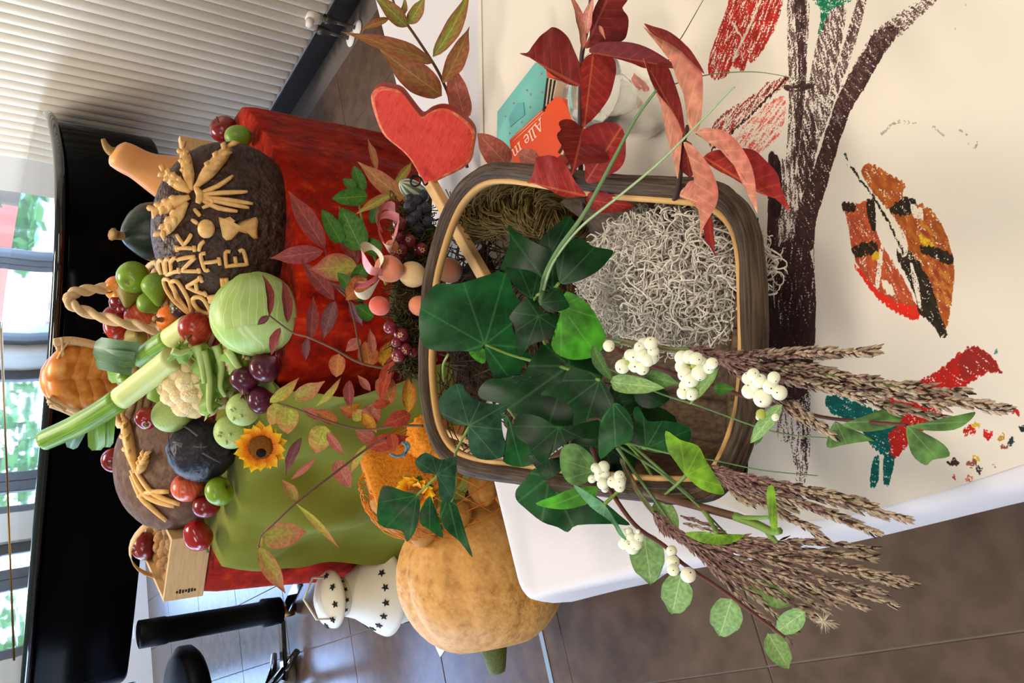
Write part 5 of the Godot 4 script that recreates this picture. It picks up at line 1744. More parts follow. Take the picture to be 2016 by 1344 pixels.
func cards() -> void:
	var h0 := TOP + 0.0035
	var o := thing("teal_leaflet", "teal leaflet with pink dots under the orange card box", "leaflet", P(1010, 220, h0))
	var lift := func(pl: Array, h: float) -> Array:
		var r := []
		for q in pl: r.append(P(q[0], q[1], h))
		return r
	var st := S()
	prism(st, lift.call([[979, 220], [1054, 123], [1076, 128], [1078, 200], [1030, 262], [1000, 300], [965, 345], [938, 345], [978, 285]], h0 + 0.004), Vector3(0, -0.004, 0))
	obj("sheet", done(st), mats.teal, o)
	st = S()
	prism(st, lift.call([[1018, 203], [1030, 201], [1033, 226], [1018, 238], [1004, 250], [1001, 231]], h0 + 0.0052), Vector3(0, -0.001, 0))
	obj("printed_shape", done(st), mats.teal_dark, o)
	for d in [[1066, 145], [1037, 178], [1044, 186], [1011, 203], [1043, 211], [995, 229], [1003, 262], [1027, 240], [1067, 182]]:
		st = S()
		var p := P(d[0], d[1], h0 + 0.0046)
		tube(st, [p, p + Vector3(0, 0.0006, 0)], 0.0016, 10)
		obj("printed_dot", done(st), mats.pink_dot, o)
	# orange box of cards
	var h1 := h0 + 0.03
	o = thing("card_box", "orange card box with white lettering beside the drinking glass", "box", P(1066, 250, h0))
	var tp: Array = lift.call([[1003, 275], [1094, 191], [1106, 193], [1133, 240], [1110, 300], [1060, 340], [1012, 330]], h1)
	st = S()
	prism(st, tp, Vector3(0, -0.025, 0))
	obj("box", done(st), mats.orange_card, o)
	for e in [[[1005, 276], [1068, 218]], [[1009, 279], [1070, 223]]]:
		st = S()
		tube(st, [P(e[0][0], e[0][1], h1 + 0.0004), P(e[1][0], e[1][1], h1 + 0.0004)], 0.0006, 4)
		obj("printed_line", done(st), mats.card_print, o)
	st = S()
	prism(st, lift.call([[1074, 131], [1092, 141], [1092, 154], [1078, 152]], h1 - 0.004), Vector3(0, -0.02, 0))
	obj("flap", done(st), mats.orange_card, o)
	for i in 6:      # the edges of the cards inside
		st = S()
		var x := 1068.0 + i * 3.6
		prism(st, lift.call([[x + 8, 154 + i], [x + 11, 154 + i], [x + 3.4, 219 - i * 5], [x, 219 - i * 5]], h1 + 0.001 - 0.001 * i), Vector3(0, -0.014, 0))
		obj("card_edge", done(st), mats.card_black if i % 2 == 0 else mats.card_edge, o)
	for i in 3:
		st = S()
		prism(st, lift.call([[1098 + i * 6, 300 + i * 3], [1101 + i * 6, 302 + i * 3], [1112 + i * 6, 282 + i * 5], [1109 + i * 6, 280 + i * 5]], h1 + 0.0012), Vector3(0, -0.01, 0))
		obj("card_edge", done(st), mats.card_black if i % 2 == 0 else mats.card_edge, o)
	var tmh := TextMesh.new()
	var fnt := SystemFont.new()
	fnt.font_names = PackedStringArray(["Droid Serif"])
	tmh.font = fnt
	tmh.text = "Alle m"
	tmh.font_size = 32
	tmh.pixel_size = 0.00078
	tmh.depth = 0.0006
	tmh.horizontal_alignment = HORIZONTAL_ALIGNMENT_LEFT
	var r := (P(1017, 312, h1) - P(1075, 248, h1)).normalized()
	var mi := MeshInstance3D.new()
	mi.name = "lettering"
	mi.mesh = tmh
	mi.material_override = mats.card_print
	o.add_child(mi)
	mi.basis = Basis(r, Vector3.UP.cross(r), Vector3.UP)
	mi.position = P(1068, 240, h1 + 0.0006) - org[o]
	# tea light behind the rim
	st = S()
	var c := P(962, 330, TOP + 0.03)
	lathe(st, [Vector2(0.0005, 0.03), Vector2(0.017, 0.03), Vector2(0.019, 0.028), Vector2(0.019, 0.0), Vector2(0.0005, 0.0)], 24, null, Transform3D(Basis(), c - Vector3(0, 0.026, 0)))
	top("tea_light", done(st), mats.candle, "small cream candle half hidden behind the rim of the trug below the red heart", "candle")
func tumbler() -> void:
	var c := P(1283, 210, TOP + 0.0036)
	var st := S()
	lathe(st, [Vector2(0.0005, 0.0), Vector2(0.036, 0.0), Vector2(0.041, 0.004), Vector2(0.0455, 0.05), Vector2(0.047, 0.1), Vector2(0.0462, 0.1015), Vector2(0.0452, 0.1), Vector2(0.0432, 0.05), Vector2(0.038, 0.014), Vector2(0.03, 0.011), Vector2(0.0005, 0.012)], 48, null, Transform3D(Basis(), c))
	var g := M("glass", Color(0.97, 0.99, 0.98, 0.1), 0.01, {"spec": 0.5})
	g.refraction_enabled = true
	g.refraction_scale = 0.05
	g.transparency = BaseMaterial3D.TRANSPARENCY_ALPHA
	top("drinking_glass", done(st), g, "empty clear drinking glass behind the dark red leaves", "glass")

# ---------- the trug and what is in it
func trug() -> void:
	var H := 0.89
	var pl := [[846, 640], [850, 560], [866, 490], [890, 420], [920, 372], [960, 344], [1010, 340], [1100, 352], [1200, 366], [1300, 372], [1390, 380], [1432, 402], [1462, 440], [1476, 500], [1481, 600], [1482, 700], [1476, 790], [1462, 850], [1440, 906], [1416, 944], [1374, 964], [1300, 964], [1200, 955], [1100, 945], [1020, 932], [940, 921], [890, 898], [860, 850], [846, 780], [842, 710]]
	var pts := []
	var mid := Vector3.ZERO
	for q in pl:
		var p := P(q[0], q[1], H)
		pts.append(p)
		mid += p / pl.size()
	pts = curve(pts, 5, true)
	var o := thing("trug", "wooden garden trug with a bark covered rim holding ivy, moss and twigs", "basket", Vector3(mid.x, TOP + 0.004, mid.z))
	var bark := []
	var strip := []
	var n := pts.size()
	for i in n + 1:
		var j := i % n
		var t: Vector3 = (pts[(j + 1) % n] - pts[(j + n - 1) % n]).normalized()
		var out := t.cross(Vector3.UP)
		if out.dot(pts[j] - mid) < 0: out = -out
		var row := PackedVector3Array()
		var wob := 1.0 + 0.10 * nz.get_noise_2d(j * 9.0 if i < n else 0.0, 3.0)
		for a in [200.0, 165.0, 130.0, 95.0, 60.0, 25.0, -10.0, -45.0, -80.0, -120.0, 200.0]:
			var r := deg_to_rad(a)
			row.append(pts[j] + (out * cos(r) * 0.0115 + Vector3.UP * sin(r) * 0.013) * wob + out * 0.002)
		bark.append(row)
		var c: Vector3 = pts[j] - out * 0.0112 + Vector3(0, -0.002, 0)
		strip.append(PackedVector3Array([c + out * 0.004 + Vector3(0, 0.006, 0), c - out * 0.001 + Vector3(0, 0.007, 0), c - out * 0.003 + Vector3(0, 0.005, 0), c - out * 0.0028 + Vector3(0, -0.003, 0), c + out * 0.004 + Vector3(0, -0.004, 0), c + out * 0.004 + Vector3(0, 0.006, 0)]))
	var st := S()
	var buv := []
	for i in bark.size():
		var r := []
		for j in bark[0].size(): r.append(Vector2(float(j) / 10.0, float(i) / n * 1.2))
		buv.append(r)
	grid(st, bark, 1, 1, buv)
	obj("bark_rim", done(st), M("bark_rim_mat", Color.WHITE, 0.75, {"tex": NT([rgb(30, 22, 15), rgb(62, 48, 36), rgb(84, 67, 52), rgb(112, 94, 76)], 0.03, 256, 0.0, 5), "uvs": Vector3(2.2, 1.6, 1), "nrm": mats.crust.normal_texture, "ns": 0.9}), o)
	st = S()
	grid(st, strip)
	obj("inner_strip", done(st), mats.trug_strip, o)
	# boards: bent up at the near end and along the near part of the sides
	var fn := func(a: float, b: float, inner: float) -> Vector3:
		var z := lerpf(-0.452 - inner, -0.985, b)
		var hw := lerpf(0.118, 0.158, smoothstep(0.0, 0.22, b)) - inner
		var xc := lerpf(0.004, 0.026, b)
		var rise := maxf(pow(1.0 - smoothstep(0.0, 0.30, b), 1.6), pow(absf(a), 5.0) * (1.0 - smoothstep(0.5, 0.72, b)))
		return Vector3(xc + a * hw, TOP + 0.012 + inner + rise * (H - TOP - 0.022), z)
	for k in 7:
		var a0 := -1.0 + 2.0 * k / 7.0 + 0.005
		var a1 := -1.0 + 2.0 * (k + 1) / 7.0 - 0.005
		var ra := []
		var rb := []
		for i in 25:
			var r1 := PackedVector3Array()
			var r2 := PackedVector3Array()
			for j in 6:
				var a := lerpf(a0, a1, j / 5.0)
				r1.append(fn.call(a, i / 24.0, 0.005))
				r2.append(fn.call(a, i / 24.0, 0.0))
			ra.append(r1)
			rb.append(r2)
		st = S()
		grid(st, ra)
		grid(st, rb)
		for e in [0, 5]:
			var e1 := PackedVector3Array()
			var e2 := PackedVector3Array()
			for i in 25:
				e1.append(ra[i][e])
				e2.append(rb[i][e])
			grid(st, [e1, e2])
		obj("board", done(st), mats.trug_board, o)
	for e in [[[866, 846], [926, 869]], [[912, 884], [992, 910]]]:
		st = S()
		var a := P(e[0][0], e[0][1], TOP + 0.045)
		var b := P(e[1][0], e[1][1], TOP + 0.03)
		box(st, (a + b) * 0.5, Vector3((b - a).length() + 0.03, 0.009, 0.009), Basis.looking_at(b - a).rotated(Vector3.UP, 0.0) * Basis(Vector3.UP, PI / 2), 0.002)
		obj("brace", done(st), mats.wood_light, o)
	for e in [[0.0, -0.62], [0.02, -0.86]]:
		st = S()
		box(st, Vector3(0.01 + e[0], TOP + 0.0085, e[1]), Vector3(0.22, 0.009, 0.025), Basis(), 0.002)
		obj("foot", done(st), mats.trug_board, o)
	st = S()
	for i in 700:
		var a := P(rng.randf_range(868, 1130), rng.randf_range(470, 900 if i % 2 == 0 else 810), TOP + rng.randf_range(0.012, 0.05))
		var d := Vector3(rng.randfn(), rng.randfn() * 0.25, rng.randfn()).normalized() * rng.randf_range(0.02, 0.05)
		tube(st, [a - d, a + Vector3(0, 0.004, 0), a + d], [0.0008, 0.0014, 0.0006], 4, false)
	obj("twig_bedding", done(st), M("bedding", Color.WHITE, 0.9, {"tex": NT([rgb(24, 17, 11), rgb(52, 38, 24), rgb(84, 64, 38)], 0.06, 128), "tri": 14.0}), o).set_meta("kind", "stuff")
	st = S()
	ball(st, P(935, 650, TOP + 0.008), Vector3(0.13, 0.022, 0.06), 20, 10, Basis(), func(v): return 1.0 + 0.2 * nz.get_noise_3d(v.x * 90.0, v.y * 90.0, v.z * 90.0))
	obj("bedding_mat", done(st), mats.bedding, o)
	heart()
	straw()
	moss()
	fruit_garland()

func heart() -> void:
	var tip := P(843, 366, -1.09)
	var n := ((C - tip).normalized() - CB.y * 0.42 - CB.x * 0.1).normalized()
	var ol := [[845, 366], [833, 359], [811, 321], [790, 297], [758, 271], [742, 241], [730, 200], [732, 183], [747, 171], [769, 174], [788, 180], [806, 202], [825, 226], [834, 230], [848, 220], [868, 214], [886, 217], [908, 230], [929, 249], [937, 268], [933, 295], [928, 317], [908, 335], [868, 354]]
	var pts := curve(pxs(ol, tip, n), 3, true)
	var mid := Vector3.ZERO
	for p in pts: mid += p / pts.size()
	var o := thing("wooden_heart", "red painted wooden heart with worn edges on a square wooden stake", "heart", P(955, 548, 0.77))
	var ring := func(s: float, d: float) -> PackedVector3Array:
		var r := PackedVector3Array()
		for i in pts.size() + 1: r.append(mid.lerp(pts[i % pts.size()], s) + n * d)
		return r
	var st := S()
	grid(st, [ring.call(0.0, 0.0), ring.call(0.5, 0.0), ring.call(0.925, 0.0)])
	obj("front_face", done(st), mats.heart_red, o)
	st = S()
	grid(st, [ring.call(0.925, 0.0), ring.call(0.965, -0.0006), ring.call(0.995, -0.003)])
	obj("worn_edge", done(st), M("heart_edge", Color.WHITE, 0.65, {"tex": NT([rgb(196, 60, 44), rgb(214, 110, 76), rgb(232, 178, 128)], 0.05, 128), "tri": 16.0}), o)
	st = S()
	grid(st, [ring.call(0.995, -0.003), ring.call(1.0, -0.006), ring.call(1.0, -0.027), ring.call(0.97, -0.031), ring.call(0.0, -0.031)])
	obj("side_face", done(st), mats.heart_side, o)
	st = S()
	var a := P(960, 556, 0.80)
	var b := P(842, 350, -1.10)
	box(st, (a + b) * 0.5, Vector3(0.017, 0.017, (b - a).length() + 0.01), Basis.looking_at(b - a), 0.0015)
	obj("stake", done(st), mats.wood_light, o)
	# black wire curl at the tip of the heart
	stem(o, path([[806, 352], [812, 346], [822, 346], [828, 354], [824, 364], [814, 366], [808, 358], [816, 348], [828, 350], [836, 364], [842, 360]], -1.075), 0.0015, 0.0015, M("wire", rgb(24, 22, 22), 0.4), "wire_curl", 5)

func straw() -> void:
	var cl := curve([P(915, 440, 0.79), P(945, 420, 0.81), P(990, 405, 0.825), P(1045, 402, 0.83), P(1085, 420, 0.825), P(1112, 450, 0.80)], 8)
	var o := thing("straw_plait", "thick olive brown plait of dried straw in the far right corner of the trug", "straw plait", P(1000, 420, 0.80))
	for s in 3:
		var ax := []
		for i in cl.size():
			var d: Vector3 = (cl[mini(i + 1, cl.size() - 1)] - cl[maxi(i - 1, 0)]).normalized()
			var x := d.cross(Vector3.UP).normalized()
			var y := x.cross(d)
			var ph := i * 0.34 + s * TAU / 3.0
			ax.append(cl[i] + x * sin(ph) * 0.026 + y * sin(ph * 2.0) * 0.013)
		var st := S()
		for f in 85:
			var off := Vector3(rng.randfn(), rng.randfn(), rng.randfn()) * 0.0062
			var tw := rng.randf_range(-0.12, 0.12)
			var pts := []
			for i in range(0, ax.size(), 1):
				pts.append(ax[i] + off.rotated(Vector3(0.8, 0.2, -0.5).normalized(), i * 0.08 * tw) + Vector3(rng.randfn(), rng.randfn(), rng.randfn()) * 0.0005)
			tube(st, pts, rng.randf_range(0.0008, 0.0014), 4, false)
		obj("strand", done(st), mats.straw, o)
	var st2 := S()
	for f in 46:
		var a := P(rng.randf_range(930, 1000), rng.randf_range(460, 480), 0.79)
		tube(st2, curve([a, a + Vector3(0.03 + rng.randfn() * 0.01, 0.02 + rng.randfn() * 0.006, -0.02), a + Vector3(0.05 + rng.randfn() * 0.015, 0.03 + rng.randfn() * 0.008, -0.03 + rng.randfn() * 0.015)], 4), 0.0011, 4, false)
	obj("loose_straw", done(st2), mats.straw, o).set_meta("kind", "stuff")

func moss() -> void:
	var c := P(1312, 545, 0.862)
	var rr := Vector3(0.078, 0.045, 0.128)
	var st := S()
	for s in 1500:
		var d := Vector3(rng.randfn(), rng.randfn(), rng.randfn()).normalized() * pow(rng.randf(), 0.33)
		var p := c + d * rr
		var v := Vector3(rng.randfn(), rng.randfn(), rng.randfn()).normalized()
		var w := Vector3(rng.randfn(), rng.randfn(), rng.randfn()).normalized()
		var pts := []
		var steps := rng.randi_range(9, 20)
		for i in steps:
			pts.append(p)
			v = v.rotated(w, rng.randf_range(0.1, 0.75))
			if rng.randf() < 0.4: w = Vector3(rng.randfn(), rng.randfn(), rng.randfn()).normalized()
			var q := (p - c) / rr
			if q.length() > 1.0: v = (v - q / rr.normalized() * 0.25).normalized()
			p += v * 0.0036
			p.y = maxf(p.y, TOP + 0.05)
		tube(st, pts, rng.randf_range(0.0006, 0.00105), 4)
		for b in 2:
			var e: Vector3 = pts[rng.randi_range(2, pts.size() - 1)]
			var dd := Vector3(rng.randfn(), rng.randfn(), rng.randfn()).normalized()
			tube(st, [e, e + dd * 0.004, e + dd * 0.0065 + w * 0.002], [0.0008, 0.0007, 0.0004], 4)
	top("grey_moss", done(st), mats.moss_grey, "pale grey curly reindeer moss filling the near right half of the trug", "moss", "", "stuff")

func berry(root: Node3D, x: float, y: float, rp: float, k: float, mat: String, crown: bool, n: Vector3, called := "berry") -> void:
	var p := P(x, y, k)
	var r := rp * mpp(p)
	if not protos.has("berry"):
		var st := S()
		ball(st, Vector3.ZERO, Vector3.ONE, 16, 12)
		protos["berry"] = done(st)
		st = S()
		for i in 6:
			var a := TAU * i / 6.0
			var d := Vector3(cos(a), 0, sin(a))
			tube(st, [d * 0.12 + Vector3(0, 0.97, 0), d * 0.26 + Vector3(0, 1.04, 0), d * 0.4 + Vector3(0, 1.02, 0)], [0.05, 0.12, 0.03], 5)
		protos["crown"] = done(st)
		st = S()
		ball(st, Vector3(0, 0.98, 0), Vector3(0.1, 0.06, 0.1), 8, 6)
		protos["dot"] = done(st)
	n = n.normalized()
	var x3 := n.cross(Vector3(0.3, 0.2, 0.9)).normalized()
	var B := Basis(x3, n, x3.cross(n)).scaled(Vector3.ONE * r)
	var mi := obj(called, protos.berry, mats[mat], root, p)
	mi.basis = B
	var c := obj("crown" if crown else "dimple", protos.crown if crown else protos.dot, mats.berry_crown if crown else mats.plume_dark, mi)
	c.position = Vector3.ZERO

func fruit_garland() -> void:
	var o := thing("fruit_garland", "artificial fruit garland of moss, berries, grapes, peaches and pink ribbon beyond the trug", "garland", P(800, 560, TOP))
	var k := -1.13
	var view := (C - P(800, 560, k)).normalized()
	for b in [[787, 441, 14.5, 0.6, 0.5, 1], [804, 474, 15, 0.1, 0.2, 1], [783, 466, 12, 0.8, 0.1, 0], [789, 492, 14.5, 0.4, -0.5, 1], [778, 510, 13, 0.3, 0.1, 0], [828, 490, 14, -0.6, -0.4, 1], [768, 644, 13.5, 0.5, 0.4, 0], [790, 659, 15, 0.2, 0.1, 1], [797, 687, 14, 0.1, -0.5, 1], [784, 700, 14, 0.6, -0.6, 1], [812, 694, 11, 0.1, 0.1, 0], [781, 674, 11, 0.1, 0.1, 0]]:
		berry(o, b[0], b[1], b[2], k + 0.005, "berry_wine", b[5] == 1, view + CB.x * -b[3] * 0.5 + CB.y * b[4] * 0.6)
	for g in [[832, 384, 12], [818, 395, 13], [807, 407, 13], [834, 409, 13.5], [818, 425, 14], [810, 434, 12.5], [839, 436, 13], [822, 449, 13], [806, 390, 9], [824, 412, 12]]:
		berry(o, g[0], g[1], g[2], k, "grape", false, view * -1.0, "grape")
	for f in [["peach_cream", 812, 540, 28], ["peach_coral", 766, 529, 29], ["peach_red", 747, 602, 21], ["peach_coral", 826, 602, 22], ["peach_brown", 884, 532, 27], ["peach_coral", 772, 484, 13]]:
		var p := P(f[1], f[2], k + (0.02 if f[0] != "peach_brown" else 0.05))
		var mi := obj("peach", fruit_mesh("kohlrabi"), mats[f[0]], o, p)
		mi.basis = Basis.from_euler(Vector3(0.6, 0, 0.9)).scaled(Vector3.ONE * f[3] * mpp(p))
	var c := P(803, 590, k - 0.03)
	var st := S()
	for s in 1100:
		var a := P(rng.randf_range(778, 848), rng.randf_range(400, 730), k + 0.005 - rng.randf_range(0.0, 0.04))
		var v := Vector3(rng.randfn(), rng.randfn(), rng.randfn()).normalized()
		var pts := [a]
		for i in 5:
			v = (v + Vector3(rng.randfn(), rng.randfn(), rng.randfn()) * 0.5).normalized()
			pts.append(pts[-1] + v * 0.006)
		tube(st, pts, 0.0011, 3, false)
	obj("moss", done(st), mats.moss_brown, o).set_meta("kind", "stuff")
	st = S()
	ball(st, c, Vector3(0.05, 0.03, 0.03), 16, 10)
	tube(st, path([[830, 380], [826, 460], [815, 560], [812, 690], [822, 740]], k - 0.05), 0.018, 10)
	obj("wreath_core", done(st), mats.moss_brown, o)
	# ribbon loops: a pink face lined with cream
	for L in [[[786, 430], [764, 422], [748, 430], [748, 455], [756, 480], [768, 490], [776, 470], [782, 440]], [[752, 536], [730, 532], [716, 510], [712, 490], [728, 484], [746, 498], [752, 515], [748, 530]], [[745, 546], [720, 560], [700, 562], [702, 578], [716, 582], [732, 570], [746, 552]], [[778, 410], [764, 404], [750, 412], [744, 430], [748, 450]]]:
		var pts := path(L, k + 0.035, 999.0, 5)
		var rows := []
		var rows2 := []
		for i in pts.size():
			var d: Vector3 = (pts[mini(i + 1, pts.size() - 1)] - pts[maxi(i - 1, 0)]).normalized()
			var wd := (view + CB.y * 0.5 + CB.x * 0.35 * sin(i * 0.25)).normalized()
			var nn := d.cross(wd).normalized()
			var q: Vector3 = pts[i] - view * 0.0
			rows.append(PackedVector3Array([q - wd * 0.012, q, q + wd * 0.012]))
			rows2.append(PackedVector3Array([q - wd * 0.012 + nn * 0.0006, q + nn * 0.0006, q + wd * 0.012 + nn * 0.0006]))
		st = S()
		grid(st, rows)
		var rb := obj("ribbon", done(st), mats.ribbon_pink, o)
		st = S()
		grid(st, rows2)
		obj("ribbon_lining", done(st), mats.ribbon_cream, rb)
	st = S()
	ball(st, P(815, 376, k - 0.01), Vector3(0.016, 0.036, 0.016), 18, 12, Basis.from_euler(Vector3(0.4, 0, -0.2)))
	obj("mini_gourd", done(st), mats.mini_gourd, o)
	for e in [[848, 440, 830, 470, 44], [842, 480, 826, 520, 36], [838, 720, 800, 745, 30], [775, 610, 800, 640, 22]]:
		var b := P(e[0], e[1], k - 0.02)
		var t := P(e[2], e[3], k - 0.02)
		obj("leaf", leaf(b, t, e[4] * mpp(b), 0.2, 0.1, 0.3, 1), mats.lf_green, o)

# ---------- twigs and leaves
func plants() -> void:
	# dark red twig, nearer the glass
	var o := thing("red_leaf_twig", "twig of broad dark red leaves standing in front of the orange card box", "twig", P(1144, 385, 0.89))
	stem(o, path([[1150, 420], [1144, 372], [1143, 300], [1142, 223], [1144, 150], [1146, 104], [1159, 37], [1165, -20]], 0.86, 1.0), 0.0034, 0.0022, mats.twig_dark)
	shaped(o, [
		["lf_dark", [[1013, 100], [1037, 99], [1052, 86], [1068, 67], [1089, 58], [1107, 61], [1122, 76], [1133, 97], [1141, 123], [1141, 152], [1135, 167], [1115, 164], [1089, 149], [1063, 128], [1040, 112]], 1138, 167, 1013, 100, 0.955, 0.968, 0.08],
		["lf_red", [[1146, 253], [1145, 223], [1143, 186], [1143, 149], [1146, 123], [1159, 108], [1185, 104], [1208, 115], [1213, 134], [1210, 156], [1202, 186], [1189, 208], [1171, 231], [1156, 245]], 1168, 106, 1150, 253, 0.962, 0.95, 0.1],
		["lf_dark", [[1148, 100], [1159, 74], [1163, 37], [1178, 0], [1200, -22], [1223, -15], [1236, 0], [1226, 14], [1237, 30], [1238, 56], [1230, 74], [1208, 86], [1178, 89]], 1150, 100, 1204, -20, 0.965, 0.985, 0.1],
		["lf_dark", [[1148, 100], [1171, 87], [1200, 84], [1238, 84], [1267, 89], [1293, 104], [1318, 131], [1290, 130], [1267, 134], [1238, 123], [1200, 112], [1171, 106]], 1148, 101, 1318, 130, 0.972, 0.985, 0.3],
		["lf_dark", [[1148, 253], [1133, 238], [1115, 235], [1100, 242], [1104, 257], [1096, 268], [1104, 286], [1115, 309], [1124, 327], [1126, 344], [1133, 334], [1143, 324], [1163, 323], [1193, 323], [1197, 309], [1178, 283], [1159, 268]], 1148, 254, 1127, 340, 0.962, 0.97, 0.12],
		["lf_red", [[1148, 258], [1163, 247], [1185, 242], [1208, 247], [1223, 264], [1232, 286], [1230, 316], [1219, 331], [1197, 346], [1178, 357], [1156, 366], [1150, 361], [1150, 330], [1148, 295]], 1151, 362, 1222, 252, 0.93, 0.955, 0.08],
		["lf_red", [[1030, 357], [1048, 335], [1059, 312], [1078, 307], [1100, 310], [1119, 327], [1133, 357], [1148, 383], [1133, 387], [1107, 387], [1081, 374], [1055, 363], [1040, 359]], 1147, 384, 1031, 357, 0.915, 0.93, 0.1]])
	leaves(o, [
		["lf_pale", 1147, 98, 1120, -16, 27, 0.975, 1.0, 0.5, 0.08, 0.7, 0],
		["lf_pale", 1156, 66, 1170, -10, 26, 0.978, 1.0, 0.4, 0.06, -0.5, 0],
		["lf_pale", 1180, 50, 1192, 78, 9, 0.985, 0.985, 0.3, 0.2, 0.0, 2],
		["lf_red", 1152, 392, 1250, 405, 44, 0.895, 0.885, 0.2, 0.04, 0.2, 1],
		["lf_rose", 1060, 320, 1020, 300, 38, 0.86, 0.875, 0.2, 0.05, 0.0, 1]])
	# second red twig
	o = thing("red_leaf_twig", "twig of long arching red and pink leaves rising by the corner of the trug", "twig", P(1322, 410, 0.89))
	stem(o, path([[1312, 430], [1323, 405], [1334, 375], [1341, 320], [1346, 277], [1354, 250]], 0.86, 0.97), 0.0034, 0.0022, mats.twig_dark)
	shaped(o, [
		["lf_dark", [[1264, 108], [1275, 130], [1297, 126], [1316, 134], [1330, 167], [1343, 212], [1347, 257], [1343, 260], [1334, 238], [1316, 208], [1297, 186], [1280, 156]], 1345, 258, 1264, 108, 0.975, 0.99, 0.2],
		["lf_pale", [[1264, 108], [1280, 154], [1297, 184], [1316, 206], [1338, 240], [1344, 260], [1341, 297], [1334, 352], [1327, 320], [1316, 283], [1306, 238], [1302, 208], [1286, 170]], 1335, 350, 1266, 112, 0.955, 0.99, 0.15],
		["lf_pale", [[1262, 44], [1286, 58], [1312, 70], [1342, 86], [1364, 108], [1381, 138], [1386, 167], [1384, 208], [1377, 242], [1368, 254], [1355, 254], [1357, 223], [1349, 193], [1334, 160], [1323, 126], [1312, 100], [1293, 74]], 1362, 254, 1263, 45, 0.972, 0.992, 0.18],
		["lf_dark", [[1262, 42], [1286, 51], [1316, 62], [1345, 83], [1368, 110], [1383, 142], [1368, 128], [1342, 102], [1312, 82], [1286, 67]], 1380, 138, 1262, 43, 0.985, 0.998, 0.2],
		["lf_pale", [[1345, 277], [1364, 286], [1386, 312], [1405, 346], [1414, 379], [1410, 405], [1396, 428], [1383, 450], [1377, 467], [1378, 439], [1374, 409], [1369, 379], [1365, 346], [1355, 309]], 1346, 278, 1377, 465, 0.972, 0.96, 0.18],
		["lf_pale", [[1364, 257], [1386, 251], [1416, 257], [1446, 275], [1468, 301], [1483, 331], [1487, 364], [1485, 413], [1479, 383], [1468, 357], [1446, 327], [1423, 301], [1405, 275], [1386, 260]], 1365, 256, 1485, 412, 0.978, 0.975, 0.22],
		["lf_red", [[1379, 305], [1409, 294], [1438, 294], [1468, 294], [1490, 299], [1513, 320], [1531, 342], [1535, 368], [1549, 413], [1528, 391], [1498, 381], [1468, 366], [1438, 348], [1409, 333], [1386, 316]], 1380, 305, 1548, 411, 0.962, 0.955, 0.1],
		["lf_pale", [[1334, 383], [1357, 361], [1371, 357], [1383, 376], [1383, 405], [1375, 413], [1357, 396]], 1335, 383, 1381, 400, 0.935, 0.94, 0.1]])
	leaves(o, [
		["lf_red", 1398, 420, 1408, 502, 26, 0.93, 0.92, 0.5, 0.1, 0.5, 0],
		["lf_dark", 1350, 276, 1360, 352, 42, 0.955, 0.94, 0.3, 0.05, 0.4, 1]])
	# olive and pink twig at the top of the picture
	o = thing("olive_leaf_twig", "twig of olive and dusky pink leaves standing behind the red wooden heart", "twig", P(905, 300, 0.86))
	stem(o, path([[920, 330], [890, 210], [873, 163], [852, 123], [806, 54], [785, 29], [770, -10]], -1.1, -1.02), 0.003, 0.0018, mats.twig_brown)
	leaves(o, [
		["lf_olive", 853, 124, 671, 62, 38, -1.05, -1.02, 0.35, 0.07, 0.25, 0],
		["lf_olive", 870, 188, 746, 95, 62, -1.07, -1.05, 0.15, 0.05, -0.1, 0],
		["lf_olivegreen", 852, 112, 926, -20, 38, -1.05, -1.0, 0.3, 0.12, 0.3, 0],
		["lf_olive", 872, 163, 924, 52, 42, -1.06, -1.02, 0.25, 0.1, 0.3, 0],
		["lf_rose", 915, 235, 890, 126, 48, -1.08, -1.05, 0.2, 0.05, -0.2, 1],
		["lf_olivegreen", 801, 52, 732, -14, 36, -1.04, -1.0, 0.3, 0.05, 0.1, 0],
		["lf_olivegreen", 803, 48, 838, -10, 30, -1.04, -1.0, 0.3, 0.08, 0.2, 0],
		["lf_olivegreen", 790, 36, 797, -6, 16, -1.04, -1.0, 0.3, 0.05, 0.5, 2],
		["lf_olive", 768, 36, 711, 59, 19, -1.03, -1.02, 0.4, 0.05, 0.3, 2],
		["lf_rose", 1000, 326, 940, 262, 56, -1.0, -1.0, 0.2, 0.06, 0.0, 1]])
	# olive leaves under the heart and the green ones behind
	o = thing("olive_leaf_twig", "short twig of olive leaves below the heart beside the grapes", "twig", P(800, 400, -1.2))
	stem(o, path([[806, 412], [797, 394], [775, 372], [745, 345]], -1.2, -1.24), 0.0022, 0.0014, mats.twig_brown)
	leaves(o, [
		["lf_olive", 798, 396, 704, 318, 38, -1.2, -1.23, 0.2, 0.05, 0.0, 0],
		["lf_olivegreen", 775, 380, 699, 422, 22, -1.2, -1.22, 0.3, 0.05, 0.2, 0],
		["lf_olive", 741, 336, 724, 274, 18, -1.23, -1.26, 0.4, 0.05, 0.4, 0],
		["lf_olivegreen", 776, 364, 812, 318, 20, -1.2, -1.2, 0.3, 0.05, 0.2, 0]])
	o = thing("green_leaf_twig", "twig of glossy green leaves against the dark red velvet", "twig", P(740, 520, -1.28))
	stem(o, path([[760, 560], [735, 500], [712, 430], [705, 380], [700, 345]], -1.26, -1.34), 0.0026, 0.0016, mats.ivy_stalk)
